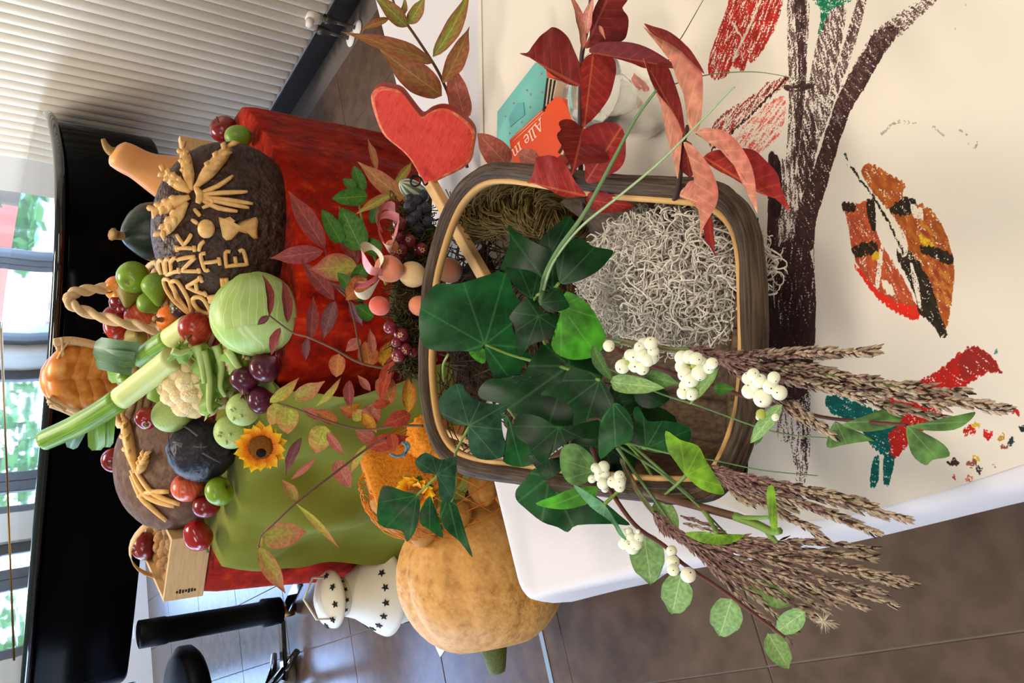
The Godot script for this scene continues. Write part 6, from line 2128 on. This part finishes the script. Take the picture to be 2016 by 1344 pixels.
	leaves(o, [
		["lf_green", 715, 378, 697, 326, 28, -1.3, -1.32, 0.2, 0.05, 0.0, 1],
		["lf_green", 700, 372, 676, 352, 22, -1.3, -1.32, 0.2, 0.05, 0.3, 1],
		["lf_green", 724, 386, 653, 391, 38, -1.29, -1.31, 0.15, 0.05, 0.1, 1],
		["lf_green", 712, 492, 672, 408, 56, -1.27, -1.3, 0.1, 0.04, -0.1, 1],
		["lf_green", 672, 480, 634, 412, 36, -1.29, -1.31, 0.2, 0.05, 0.2, 1],
		["lf_green", 730, 440, 745, 400, 26, -1.27, -1.3, 0.2, 0.05, 0.2, 1],
		["lf_green", 748, 500, 715, 470, 36, -1.26, -1.28, 0.2, 0.05, 0.2, 1],
		["lf_green", 716, 592, 664, 536, 34, -1.26, -1.28, 0.2, 0.05, 0.0, 1],
		["lf_green", 735, 625, 700, 600, 34, -1.25, -1.26, 0.2, 0.05, 0.0, 1],
		["lf_green", 724, 520, 690, 560, 30, -1.26, -1.28, 0.2, 0.05, 0.0, 1],
		["lf_orange", 722, 548, 680, 590, 44, -1.23, -1.24, 0.2, 0.05, 0.0, 1]])
	# wine coloured twig in front of the cabbage
	o = thing("wine_leaf_twig", "long twig of wine coloured leaves reaching across the white cabbage", "twig", P(800, 735, -1.15))
	stem(o, path([[830, 742], [787, 730], [712, 715], [659, 687], [608, 664], [575, 654], [529, 620]], -1.12, -1.42), 0.0026, 0.0014, mats.twig_brown)
	stem(o, path([[712, 715], [690, 600], [660, 560], [640, 490]], -1.22, -1.36), 0.002, 0.0012, mats.twig_brown)
	leaves(o, [
		["lf_wine", 640, 490, 567, 375, 42, -1.34, -1.4, 0.2, 0.05, 0.1, 0],
		["lf_wine", 637, 494, 532, 508, 38, -1.34, -1.4, 0.2, 0.05, -0.1, 0],
		["lf_wine", 703, 522, 667, 406, 42, -1.3, -1.34, 0.15, 0.05, 0.1, 0],
		["lf_winegreen", 704, 523, 610, 530, 58, -1.3, -1.34, 0.15, 0.05, 0.0, 0],
		["lf_wine", 658, 590, 592, 512, 36, -1.32, -1.36, 0.25, 0.05, 0.2, 0],
		["lf_plum", 660, 592, 636, 668, 34, -1.31, -1.33, 0.3, 0.05, 0.2, 0],
		["lf_plum", 722, 602, 646, 554, 20, -1.28, -1.32, 0.4, 0.05, 0.2, 2],
		["lf_plum", 690, 592, 714, 642, 24, -1.28, -1.3, 0.4, 0.05, 0.4, 0],
		["lf_wine", 611, 668, 617, 584, 28, -1.36, -1.38, 0.3, 0.05, 0.2, 0],
		["lf_plum", 607, 664, 602, 710, 20, -1.36, -1.37, 0.4, 0.05, 0.4, 0],
		["lf_wine", 566, 635, 556, 552, 24, -1.39, -1.42, 0.4, 0.08, 0.4, 0],
		["lf_wine", 530, 622, 516, 540, 20, -1.42, -1.45, 0.5, 0.16, 0.5, 0],
		["lf_plum", 530, 622, 506, 640, 16, -1.42, -1.43, 0.4, 0.05, 0.2, 0],
		["lf_wine", 552, 645, 534, 700, 24, -1.4, -1.42, 0.4, 0.06, 0.5, 0],
		["lf_orange", 668, 696, 662, 742, 36, -1.28, -1.3, 0.3, 0.05, 0.2, 1],
		["lf_rose", 710, 668, 680, 692, 26, -1.26, -1.27, 0.3, 0.05, 0.2, 0],
		["lf_orange", 728, 722, 719, 672, 44, -1.22, -1.24, 0.2, 0.05, 0.1, 1],
		["lf_yellow", 752, 720, 770, 672, 36, -1.2, -1.21, 0.2, 0.05, 0.2, 1],
		["lf_rose", 735, 700, 728, 646, 18, -1.22, -1.24, 0.3, 0.05, 0.2, 0],
		["lf_scarlet", 776, 698, 748, 792, 30, -1.18, -1.18, 0.4, 0.06, 0.3, 0],
		["lf_orange", 752, 740, 770, 795, 42, -1.19, -1.19, 0.1, 0.05, 0.0, 1],
		["lf_yellow", 804, 812, 803, 736, 32, -1.16, -1.17, 0.4, 0.06, 0.2, 0],
		["lf_wine", 688, 748, 690, 806, 26, -1.22, -1.22, 0.4, 0.06, 0.3, 0],
		["lf_yellow", 680, 803, 712, 794, 14, -1.22, -1.22, 0.3, 0.05, 0.3, 2],
		["lf_rose", 704, 738, 730, 770, 18, -1.22, -1.22, 0.3, 0.05, 0.0, 2],
		["lf_scarlet", 735, 798, 768, 790, 22, -1.2, -1.19, 0.3, 0.05, 0.0, 1],
		["lf_scarlet", 808, 815, 752, 838, 36, -1.16, -1.17, 0.25, 0.06, 0.0, 0]])
	# yellow green twig above the sunflower
	o = thing("yellow_leaf_twig", "twig of rounded yellow green leaves beside the artificial sunflower", "twig", P(815, 838, -1.13))
	stem(o, path([[832, 838], [780, 838], [712, 845], [636, 825], [580, 803], [532, 789]], -1.12, -1.4), 0.0026, 0.0013, mats.twig_brown)
	leaves(o, [
		["lf_yellowgreen", 552, 795, 532, 836, 36, -1.38, -1.39, 0.2, 0.05, 0.2, 1],
		["lf_yellowgreen", 565, 799, 566, 854, 46, -1.37, -1.37, 0.12, 0.05, 0.0, 1],
		["lf_yellowgreen", 640, 838, 619, 892, 48, -1.32, -1.33, 0.15, 0.05, 0.1, 1],
		["lf_yellowgreen", 531, 792, 590, 742, 26, -1.39, -1.36, 0.3, 0.1, 0.3, 0],
		["lf_pinkgreen", 578, 786, 640, 750, 34, -1.37, -1.33, 0.2, 0.05, 0.1, 0],
		["lf_yellowgreen", 622, 800, 672, 742, 16, -1.33, -1.3, 0.3, 0.14, 0.3, 2],
		["lf_orange", 664, 832, 618, 806, 28, -1.3, -1.32, 0.3, 0.05, 0.1, 0],
		["lf_rose", 634, 824, 594, 802, 22, -1.32, -1.34, 0.3, 0.05, 0.1, 0],
		["lf_plum", 594, 861, 563, 936, 24, -1.35, -1.36, 0.4, 0.1, 0.4, 0],
		["lf_rose", 643, 850, 678, 896, 20, -1.31, -1.3, 0.3, 0.05, 0.3, 0],
		["lf_yellow", 714, 812, 742, 853, 26, -1.24, -1.23, 0.2, 0.05, 0.1, 0],
		["lf_pale", 720, 830, 746, 795, 40, -1.25, -1.24, 0.1, 0.05, 0.0, 1],
		["lf_yellowgreen", 712, 826, 698, 806, 28, -1.26, -1.27, 0.1, 0.05, 0.0, 1],
		["lf_rose", 736, 868, 700, 846, 30, -1.24, -1.25, 0.2, 0.05, 0.0, 1],
		["lf_scarlet", 724, 880, 806, 858, 36, -1.24, -1.2, 0.2, 0.05, 0.0, 0],
		["lf_scarlet", 770, 850, 776, 890, 26, -1.2, -1.2, 0.2, 0.05, 0.0, 0],
		["lf_orange", 700, 818, 668, 800, 26, -1.27, -1.28, 0.3, 0.05, 0.0, 0]])
	# the twig that hangs lowest across the green cloth
	o = thing("pink_leaf_twig", "thin twig with pink and green leaves hanging across the green cloth", "twig", P(725, 881, -1.24))
	stem(o, path([[760, 862], [725, 881], [660, 930], [584, 989], [540, 1030], [515, 1054], [508, 1078]], -1.18, -1.36), 0.002, 0.0012, mats.twig_red)
	leaves(o, [
		["lf_pinkgreen", 584, 988, 556, 944, 26, -1.32, -1.34, 0.4, 0.08, 0.2, 0],
		["lf_rose", 572, 944, 624, 900, 15, -1.33, -1.3, 0.4, 0.05, 0.2, 2],
		["lf_yellowgreen", 582, 990, 667, 1078, 17, -1.32, -1.28, 0.4, -0.08, 0.3, 2],
		["lf_pinkgreen", 517, 1058, 602, 1047, 52, -1.36, -1.33, 0.12, 0.05, 0.0, 1],
		["lf_pinkgreen", 509, 1076, 562, 1168, 36, -1.36, -1.34, 0.25, 0.05, 0.1, 0],
		["lf_yellowgreen", 516, 1048, 509, 1086, 10, -1.36, -1.36, 0.3, 0.05, 0.0, 2],
		["lf_rose", 662, 906, 690, 960, 36, -1.28, -1.27, 0.25, 0.05, 0.2, 1],
		["lf_yellowgreen", 720, 876, 690, 932, 18, -1.24, -1.26, 0.4, 0.05, 0.2, 0]])
	snowberries()

func outline_leaf(root: Node3D, mat: String, pl: Array, bx: float, by: float, k: float, tx := 0.0, ty := 0.0, dome := 0.12, called := "leaf") -> void:
	obj(called, leaf_poly(pl, bx, by, k, tx, ty, dome), mats[mat], root)

func snowberries() -> void:
	var V := (C - P(1300, 720, 0.97)).normalized()
	var o := thing("snowberry_twig", "snowberry twig with three white berry clusters pointing right across the plumes", "twig", P(1190, 680, 0.9))
	stem(o, path([[1150, 668], [1190, 676], [1275, 718], [1340, 738], [1450, 775], [1560, 806], [1640, 824], [1785, 836]], 0.9, 0.97), 0.0028, 0.0012, mats.twig_red)
	var z := func(l: Array, root: Node3D, s: float, ox: float, oy: float, k: float, jit: float) -> void:
		for b in l:
			var n := V + Vector3(rng.randfn(), rng.randfn(), rng.randfn()) * 0.5
			berry(root, ox + b[0] / s, oy + b[1] / s, b[2] * 1.12 / s, k + rng.randf_range(-jit, jit), "snowberry" if b.size() < 4 else "snow_green", false, n)
	z.call([[465, 260, 42], [540, 195, 44], [590, 190, 40], [548, 250, 44], [590, 270, 40], [515, 190, 36], [645, 115, 40], [600, 120, 38], [650, 210, 36], [660, 165, 34], [625, 220, 38], [575, 140, 34], [490, 215, 18, 1], [500, 235, 14, 1], [478, 210, 14, 1], [380, 130, 34]], o, 3.2, 1080, 640, 0.985, 0.004)
	z.call([[840, 205, 42], [885, 200, 40], [930, 215, 42], [845, 260, 44], [950, 300, 46], [860, 310, 42], [1030, 240, 34], [1010, 270, 34], [870, 385, 44], [900, 345, 42], [850, 425, 38], [900, 430, 40], [960, 240, 40], [880, 235, 17, 1], [905, 225, 17, 1], [915, 255, 17, 1], [890, 270, 15, 1], [930, 240, 14, 1], [1020, 225, 15, 1], [1030, 250, 14, 1]], o, 3.2, 1080, 640, 0.99, 0.004)
	z.call([[1260, 335, 38], [1330, 350, 42], [1400, 385, 46], [1455, 425, 44], [1350, 460, 54], [1265, 415, 44], [1290, 310, 36], [1420, 330, 36], [1300, 390, 38], [1340, 560, 30, 1], [1325, 580, 18], [1430, 580, 22]], o, 3.2, 1080, 640, 0.985, 0.004)
	for l in [["lf_sagedark", 1168, 680, 1215, 760, 30, 0.96, 0.965, 0.4, 0.1, 0.4, 0], ["lf_sage", 1202, 752, 1308, 764, 40, 0.97, 0.97, 0.2, 0.05, 0.0, 1], ["lf_sagedark", 1270, 740, 1340, 756, 36, 0.965, 0.965, 0.2, 0.05, 0.0, 0], ["lf_sage", 1416, 724, 1358, 796, 30, 0.985, 0.98, 0.4, 0.05, 0.4, 0], ["lf_green", 1404, 764, 1448, 766, 26, 0.97, 0.97, 0.2, 0.05, 0.0, 0], ["lf_sage", 1540, 796, 1478, 872, 32, 0.98, 0.975, 0.3, 0.06, 0.2, 1], ["lf_green", 1500, 842, 1488, 876, 22, 0.972, 0.97, 0.3, 0.06, 0.4, 0]]:
		leaves(o, [l])
	outline_leaf(o, "sage_round", [[1643, 830], [1673, 853], [1723, 865], [1688, 871], [1650, 878], [1634, 882], [1627, 872]], 1644, 826, 0.97)
	outline_leaf(o, "sage_round", [[1658, 834], [1710, 820], [1779, 792], [1770, 834], [1718, 849], [1681, 846]], 1660, 832, 0.975)
	outline_leaf(o, "sage_round", [[1785, 838], [1822, 853], [1859, 875], [1870, 898], [1837, 905], [1822, 916], [1794, 892]], 1784, 836, 0.972)
	outline_leaf(o, "sage_round", [[1792, 836], [1852, 836], [1889, 820], [1921, 810], [1911, 827], [1878, 846], [1822, 847]], 1790, 836, 0.978)
	o = thing("snowberry_twig", "long drooping snowberry twig with sage green leaves hanging over the tiles", "twig", P(1180, 920, 0.9))
	stem(o, path([[1165, 880], [1197, 956], [1249, 1032], [1308, 1074], [1343, 1108], [1420, 1160], [1500, 1220], [1545, 1254]], 0.92, 0.9), 0.0026, 0.0013, mats.twig_red)
	z.call([[210, 60, 26], [255, 55, 32], [235, 105, 32], [265, 100, 28], [188, 122, 22], [250, 150, 30], [310, 140, 32], [345, 105, 28], [345, 165, 30], [350, 140, 28], [225, 70, 28], [262, 178, 20], [355, 125, 26]], o, 2.88, 1100, 900, 0.945, 0.004)
	z.call([[385, 425, 20], [410, 450, 24], [455, 453, 28], [370, 490, 30], [418, 510, 36], [440, 490, 32], [400, 420, 20], [375, 470, 22], [450, 420, 12]], o, 2.88, 1100, 900, 0.93, 0.004)
	z.call([[648, 592, 34], [650, 637, 32], [735, 666, 40], [640, 530, 28]], o, 2.88, 1100, 900, 0.92, 0.004)
	leaves(o, [
		["lf_sage", 1267, 1046, 1282, 1150, 70, 0.905, 0.88, 0.1, 0.04, 0.0, 1],
		["lf_sage", 1341, 1130, 1324, 1208, 64, 0.9, 0.88, 0.15, 0.04, 0.1, 1],
		["lf_sage", 1441, 1178, 1417, 1252, 64, 0.89, 0.87, 0.12, 0.04, 0.0, 1],
		["lf_sage", 1476, 1150, 1562, 1192, 50, 0.885, 0.87, 0.12, 0.04, 0.0, 1],
		["lf_sage", 1585, 1204, 1528, 1244, 44, 0.885, 0.87, 0.2, 0.04, 0.0, 1],
		["lf_sage", 1512, 1246, 1553, 1316, 48, 0.88, 0.86, 0.15, 0.04, 0.0, 1],
		["lf_sage", 1290, 985, 1336, 1042, 44, 0.9, 0.89, 0.15, 0.04, 0.0, 1]])
	o = thing("berry_leaf_spray", "spray of round grey green leaves beside the white berries at the left rim", "leaf", P(1168, 925, 0.93))
	outline_leaf(o, "sage_round", [[1105, 884], [1129, 872], [1156, 887], [1172, 911], [1166, 938], [1142, 955], [1118, 949], [1103, 921]], 1170, 926, 0.94)

func ivy() -> void:
	var o := thing("ivy_plant", "large leaved dark green ivy filling the left half of the trug", "ivy", P(1090, 720, 0.80))
	var s := [[1060, 600], [1075, 660], [1100, 720], [1120, 800]]
	stem(o, path(s, 0.95, 0.86), 0.004, 0.003, mats.twig_brown)
	for q in [[[[1090, 720], [1060, 640], [1052, 590], [1062, 578]], 0.93, 1.0], [[[1090, 720], [1010, 700], [956, 678]], 0.93, 0.985], [[[1100, 720], [1180, 748]], 0.93, 0.99], [[[1020, 830], [1005, 810], [995, 800]], 0.9, 0.9], [[[925, 838], [908, 868], [896, 898], [898, 940], [890, 985], [872, 1000]], 0.92, 0.94], [[[896, 900], [862, 935], [820, 975]], 0.93, 0.95], [[[1350, 936], [1330, 955], [1306, 976]], 0.93, 0.9], [[[1306, 976], [1260, 900], [1200, 840]], 0.9, 0.86], [[[1190, 992], [1225, 960]], 0.955, 0.94], [[[1272, 882], [1220, 870]], 0.93, 0.88], [[[882, 698], [872, 720], [874, 750]], 0.93, 0.88], [[[1100, 558], [1085, 575], [1070, 590]], 0.97, 0.95]]:
		stem(o, path(q[0], q[1], q[2]), 0.0019, 0.0014, mats.ivy_stalk, "stalk")
	var L := [
		["ivy_mid", [[953, 676], [945, 690], [905, 691], [855, 690], [830, 672], [825, 622], [836, 585], [860, 558], [900, 558], [945, 545], [978, 534], [997, 526], [1004, 545], [1014, 575], [1028, 598], [1018, 618], [1008, 640], [1017, 665], [1020, 688], [1048, 697], [1044, 710], [1028, 722], [1024, 745], [1005, 760], [985, 755], [966, 730], [956, 700]], 954, 678, 0.985, 0.1, 0.0],
		["ivy_dark", [[1000, 441], [1022, 457], [1059, 479], [1086, 494], [1098, 527], [1100, 548], [1096, 570], [1086, 580], [1062, 552], [1038, 530], [1005, 526], [983, 533], [993, 503], [1003, 473]], 1088, 574, 0.965, 0.0, 0.1],
		["ivy_dark", [[1060, 478], [1090, 446], [1118, 424], [1126, 430], [1134, 442], [1122, 470], [1100, 500], [1080, 510]], 1084, 500, 0.945, 0.0, 0.0],
		["ivy_dark", [[1112, 479], [1142, 469], [1169, 486], [1208, 494], [1199, 512], [1178, 533], [1145, 551], [1110, 560], [1098, 545], [1096, 506]], 1100, 560, 0.98, 0.0, -0.1],
		["ivy_dark", [[996, 523], [1014, 526], [1047, 533], [1063, 548], [1062, 570], [1047, 588], [1026, 577], [1008, 554]], 1047, 588, 0.995, 0.1, 0.2],
		["ivy_dark", [[1065, 596], [1083, 569], [1101, 568], [1113, 586], [1121, 604], [1098, 613], [1077, 612]], 1065, 596, 0.995, 0.0, 0.0],
		["ivy_dark", [[1035, 587], [1059, 592], [1068, 614], [1112, 625], [1112, 660], [1068, 670], [1040, 682], [1022, 702], [1013, 642], [1003, 622]], 1060, 622, 0.975, 0.0, 0.1],
		["ivy_bright", [[1112, 577], [1125, 576], [1151, 592], [1175, 622], [1193, 660], [1190, 682], [1170, 703], [1129, 709], [1094, 695], [1086, 671], [1116, 655], [1120, 620], [1095, 612]], 1104, 602, 0.965, 0.0, 0.0],
		["ivy_dark", [[945, 785], [941, 765], [965, 745], [1005, 757], [1030, 737], [1050, 700], [1075, 675], [1108, 690], [1150, 712], [1190, 705], [1180, 760], [1150, 790], [1130, 833], [1095, 838], [1060, 820], [1020, 817], [990, 797]], 1120, 720, 0.925, 0.0, 0.0],
		["ivy_dark", [[1123, 724], [1156, 730], [1180, 741], [1201, 771], [1208, 791], [1188, 819], [1160, 824], [1129, 839], [1129, 812], [1113, 791], [1091, 781], [1063, 777], [1083, 760], [1108, 750]], 1180, 748, 0.985, 0.0, 0.0],
		["ivy_dark", [[1018, 816], [1060, 819], [1094, 837], [1129, 840], [1177, 826], [1181, 842], [1177, 863], [1135, 863], [1108, 877], [1085, 894], [1074, 914], [1053, 901], [1040, 877], [1010, 853]], 1100, 840, 0.955, 0.0, 0.0],
		["ivy_mid", [[1207, 793], [1232, 805], [1246, 832], [1243, 866], [1211, 880], [1182, 903], [1178, 866], [1184, 825]], 1207, 793, 0.975, 0.0, 0.1],
		["ivy_grey", [[863, 795], [879, 767], [906, 754], [920, 774], [947, 791], [1000, 799], [988, 819], [992, 860], [1006, 890], [978, 904], [947, 904], [927, 890], [920, 850], [922, 838], [903, 836], [875, 822]], 923, 838, 0.965, 0.05, 0.0],
		["ivy_mid", [[985, 815], [1000, 820], [1010, 845], [1030, 860], [1045, 880], [1050, 912], [1020, 920], [990, 908], [1000, 885], [1004, 850]], 1000, 820, 0.925, 0.0, 0.0],
		["ivy_dark", [[1040, 893], [1060, 912], [1078, 914], [1100, 900], [1106, 925], [1075, 946], [1060, 930]], 1080, 902, 0.93, 0.0, 0.0],
		["ivy_mid", [[1053, 921], [1074, 945], [1108, 945], [1125, 962], [1173, 976], [1221, 1014], [1243, 1035], [1204, 1032], [1137, 1034], [1118, 1048], [1098, 1038], [1067, 1027], [1033, 1000], [1016, 983], [1016, 964], [1033, 945]], 1082, 938, 0.90, 0.0, 0.0],
		["ivy_bright", [[1053, 991], [1091, 976], [1125, 962], [1173, 957], [1174, 973], [1160, 990], [1118, 1002], [1080, 1000]], 1172, 962, 0.92, 0.0, 0.0],
		["ivy_teal", [[1128, 953], [1163, 973], [1190, 993], [1212, 1024], [1234, 1062], [1218, 1051], [1203, 1027], [1162, 997]], 1190, 993, 0.955, 0.0, 0.1],
		["ivy_grey", [[817, 909], [838, 890], [868, 904], [896, 899], [898, 918], [892, 980], [868, 983], [859, 935], [834, 930]], 861, 934, 0.955, 0.1, 0.1],
		["ivy_mid", [[748, 966], [764, 956], [794, 966], [824, 976], [826, 1012], [817, 1045], [801, 1067], [790, 1045], [744, 1031]], 821, 975, 0.95, 0.0, 0.0],
		["ivy_mid", [[826, 1012], [834, 990], [846, 976], [853, 989], [866, 1028], [872, 1059], [843, 1041], [828, 1031]], 846, 976, 0.935, 0.0, 0.0],
		["ivy_mid", [[868, 995], [873, 975], [893, 980], [905, 1010], [917, 1050], [931, 1098], [905, 1066], [880, 1045], [866, 1020]], 882, 980, 0.94, 0.0, 0.0],
		["ivy_dark", [[1250, 765], [1290, 757], [1320, 780], [1300, 800], [1270, 803], [1252, 790]], 1250, 765, 0.95, 0.0, 0.0],
		["ivy_dark", [[1202, 760], [1230, 757], [1253, 775], [1243, 794], [1214, 793], [1203, 778]], 1207, 792, 0.955, 0.0, 0.0],
		["ivy_mid", [[1246, 809], [1258, 800], [1275, 828], [1311, 828], [1357, 840], [1356, 871], [1318, 890], [1274, 886], [1255, 852]], 1272, 882, 0.935, 0.0, 0.0],
		["ivy_lime", [[1310, 847], [1339, 865], [1374, 877], [1390, 906], [1426, 966], [1414, 973], [1380, 962], [1350, 936], [1330, 909], [1314, 884]], 1350, 936, 0.955, 0.0, 0.0],
		["ivy_lime", [[1350, 1048], [1388, 1046], [1412, 1053], [1466, 1052], [1437, 1070], [1395, 1071], [1364, 1060]], 1411, 1051, 0.925, 0.0, 0.0],
		["ivy_lime", [[1509, 967], [1524, 959], [1531, 1036], [1518, 1040]], 1520, 1034, 0.95, 0.0, 0.0],
		["ivy_bright", [[922, 690], [940, 682], [955, 690], [954, 715], [935, 708]], 952, 688, 0.95, 0.0, 0.0],
		["ivy_dark", [[1060, 640], [1110, 660], [1170, 700], [1180, 740], [1120, 730], [1080, 700]], 1110, 690, 0.90, 0.0, 0.0],
		["ivy_dark", [[1130, 860], [1180, 860], [1250, 880], [1240, 940], [1180, 950], [1130, 900]], 1190, 880, 0.875, 0.0, 0.0],
		["ivy_dark", [[1200, 800], [1260, 790], [1330, 820], [1330, 880], [1250, 880]], 1220, 830, 0.885, 0.0, 0.0]]
	for a in L: outline_leaf(o, a[0], a[1], a[2], a[3], a[4], a[5], a[6])
	# woody shoot with lime tips
	o = thing("ivy_shoot", "bare brown ivy shoot with pale green tips over the left edge of the table", "ivy", P(1305, 978, 0.9))
	stem(o, path([[1270, 968], [1305, 978], [1380, 998], [1447, 1016]], 0.9, 0.905), 0.0042, 0.0036, mats.twig_brown)
	stem(o, path([[1447, 1016], [1490, 1032], [1520, 1046], [1536, 1044]], 0.905, 0.91), 0.004, 0.003, mats.ivy_stalk)
	stem(o, path([[1452, 1018], [1490, 1019], [1515, 1018]], 0.905, 0.93), 0.0024, 0.0016, mats.ivy_stalk)
	stem(o, path([[1382, 1000], [1396, 1020], [1411, 1050]], 0.9, 0.925), 0.0026, 0.0018, mats.ivy_stalk)
	stem(o, path([[1510, 1040], [1518, 1055], [1530, 1068]], 0.905, 0.9), 0.004, 0.0015, mats.ivy_stalk, "bud")

func plume(label: String, base: Array, tips: Array, k0: float, k1: float, dens: int) -> void:
	var o := thing("grass_plume", label, "grass", P(base[0][0], base[0][1], k0))
	for i in tips.size():
		var t: Array = tips[i]
		var pts := []
		for b in base: pts.append(P(b[0] + rng.randf_range(-4, 4), b[1] + rng.randf_range(-5, 5), k0))
		var kk := k1 + rng.randf_range(-0.012, 0.012)
		var last: Array = base[-1]
		for f in [0.35, 0.7, 1.0]:
			var bow := sin(f * PI) * rng.randf_range(-10, 10)
			pts.append(P(lerpf(last[0], t[0], f), lerpf(last[1], t[1], f) + bow, lerpf(k0, kk, f)))
		pts = curve(pts, 8)
		var st := S()
		tube(st, pts, taper(pts.size(), 0.0011, 0.0005), 4)
		var sp := obj("spike", done(st), mats.grass_stem if i % 3 == 0 else mats.twig_brown, o)
		var sets := [S(), S(), S()]
		var n0 := int(pts.size() * (base.size() - 1.0) / (base.size() + 2.0) * 0.75)
		for s in dens:
			var f := float(s) / dens
			var q := lerpf(n0, pts.size() - 1.001, f)
			var a := int(q)
			var p: Vector3 = pts[a].lerp(pts[a + 1], q - a)
			var d: Vector3 = (pts[a + 1] - pts[a]).normalized()
			var off := d.cross(Vector3(rng.randfn(), rng.randfn(), rng.randfn())).normalized()
			var l := rng.randf_range(0.006, 0.011) * (1.0 - 0.3 * f)
			var m := p + off * 0.0012
			var tip := m + d * l + off * l * rng.randf_range(0.1, 0.42)
			var w := 0 if f < rng.randf_range(0.3, 0.85) else 1
			if s % 6 == 0: w = 2
			tube(sets[w], [m, m.lerp(tip, 0.4), tip], [0.0005, 0.0013 if w < 2 else 0.001, 0.0002], 4, false)
		var names := ["plume_purple", "plume_tan", "plume_dark"]
		for w in 3: obj("spikelets", done(sets[w]), mats[names[w]], sp)
func grasses() -> void:
	plume("purple brown grass plume lying across the trug's near end towards the painted bird", [[1225, 672], [1290, 682], [1345, 690], [1400, 700]], [[1726, 688], [1712, 696], [1640, 690], [1980, 808], [1962, 800], [1900, 772], [1872, 828], [1862, 800], [1830, 786], [1800, 770], [1770, 812], [1726, 790], [1650, 735], [1610, 690], [1640, 856], [1620, 838]], 0.955, 0.965, 230)
	plume("dark grass plume over the left rim of the trug ending above the table edge", [[1270, 850], [1310, 880], [1345, 905], [1385, 925]], [[1720, 996], [1700, 985], [1788, 1023], [1740, 1015], [1726, 1050], [1690, 1030], [1622, 1058], [1600, 1040], [1500, 945], [1480, 990], [1560, 1000], [1640, 1010]], 0.92, 0.90, 190)
	plume("largest grass plume drooping over the table edge above the grey tiles", [[1225, 905], [1240, 940], [1280, 1000], [1330, 1050]], [[1638, 1228], [1600, 1215], [1553, 1258], [1560, 1240], [1625, 1200], [1650, 1190], [1760, 1150], [1796, 1150], [1762, 1190], [1740, 1165], [1700, 1195], [1680, 1180], [1718, 1098], [1720, 1082], [1690, 1095], [1560, 1185], [1500, 1170], [1780, 1140]], 0.93, 0.86, 230)
	var o := thing("grass_plume", "few fine grass spikes behind the ivy shoot at the left table edge", "grass", P(1340, 1015, 0.9))
	for t in [[[1340, 1015], [1400, 1035], [1470, 1075], [1520, 1090], [1600, 1085]], [[1345, 1030], [1420, 1050], [1500, 1080], [1600, 1098], [1690, 1092]]]:
		var pts := path(t, 0.89, 0.87, 8)
		var st := S()
		tube(st, pts, 0.0008, 4)
		var sp := obj("spike", done(st), mats.twig_brown, o)
		st = S()
		for s in 90:
			var q := lerpf(0, pts.size() - 1.001, s / 90.0)
			var a := int(q)
			var p: Vector3 = pts[a].lerp(pts[a + 1], q - a)
			var d: Vector3 = (pts[a + 1] - pts[a]).normalized()
			var off := d.cross(Vector3(rng.randfn(), rng.randfn(), rng.randfn())).normalized()
			tube(st, [p, p + d * 0.004 + off * 0.001, p + d * 0.008 + off * 0.0025], [0.0003, 0.0011, 0.0001], 4, false)
		obj("spikelets", done(st), mats.plume_tan if t[0][0] > 1342 else mats.plume_purple, sp)
	# white tuft at the tip of the largest plume
	var st2 := S()
	var c := P(1622, 1222, 0.86)
	for i in 60:
		var d := Vector3(rng.randfn(), rng.randfn(), rng.randfn()).normalized()
		tube(st2, [c, c + d * rng.randf_range(0.006, 0.012)], [0.0004, 0.0001], 3, false)
	top("seed_tuft", done(st2), mats.candle, "white fluffy seed tuft at the tip of the largest grass plume", "seed tuft", "", "stuff")
	# single blades
	var bl := [
		["thick green grass blade crossing in front of the dark red leaves", [[1064, 598], [1072, 545], [1100, 490], [1150, 420], [1210, 310], [1250, 235], [1292, 178]], 0.97, 1.02, 0.0032, "grass_stem"],
		["thin pale grass blade running from the ivy to the long red leaves", [[1070, 570], [1090, 515], [1140, 450], [1220, 385], [1300, 318], [1390, 228], [1430, 185], [1446, 172]], 0.975, 1.03, 0.0017, "grass_pale"],
		["hair thin grass blade crossing the red leaf print on the canvas", [[1300, 175], [1380, 150], [1450, 142], [1510, 144], [1600, 162]], 0.96, 0.9, 0.0007, "grass_stem"],
		["hair thin grass blade at the top beside the arching red leaves", [[1290, 180], [1320, 110], [1350, 60], [1390, -10]], 0.96, 0.98, 0.0007, "twig_dark"],
		["straight dark grass blade leaving the trug over the painted trunk", [[1190, 720], [1290, 770], [1380, 800], [1490, 840], [1560, 856], [1640, 862]], 0.96, 0.93, 0.0011, "grass_stem"],
		["straight grass blade above the left rim pointing to the painted bird's legs", [[1230, 870], [1330, 895], [1400, 905], [1500, 925], [1610, 936]], 0.94, 0.9, 0.0011, "grass_stem"],
		["long green grass stalk hanging from the trug over the floor tiles", [[1215, 875], [1300, 930], [1380, 1000], [1440, 1060], [1500, 1110], [1560, 1150]], 0.93, 0.87, 0.0014, "grass_stem"],
		["second green grass stalk beside the largest plume", [[1215, 880], [1250, 930], [1290, 985], [1330, 1040]], 0.935, 0.9, 0.0022, "grass_stem"],
		["third green grass stalk under the lime ivy leaf", [[1240, 870], [1290, 915], [1330, 950], [1370, 985]], 0.93, 0.9, 0.002, "grass_stem"],
		["green grass stalk along the edge of the grey moss", [[1190, 668], [1260, 680], [1330, 690], [1390, 700]], 0.95, 0.955, 0.0018, "grass_stem"]]
	for b in bl:
		var st := S()
		var pts := path(b[1], b[2], b[3], 7)
		tube(st, pts, taper(pts.size(), b[4], b[4] * 0.35), 5)
		top("wild_grass", done(st), mats[b[5]], b[0], "grass blade")
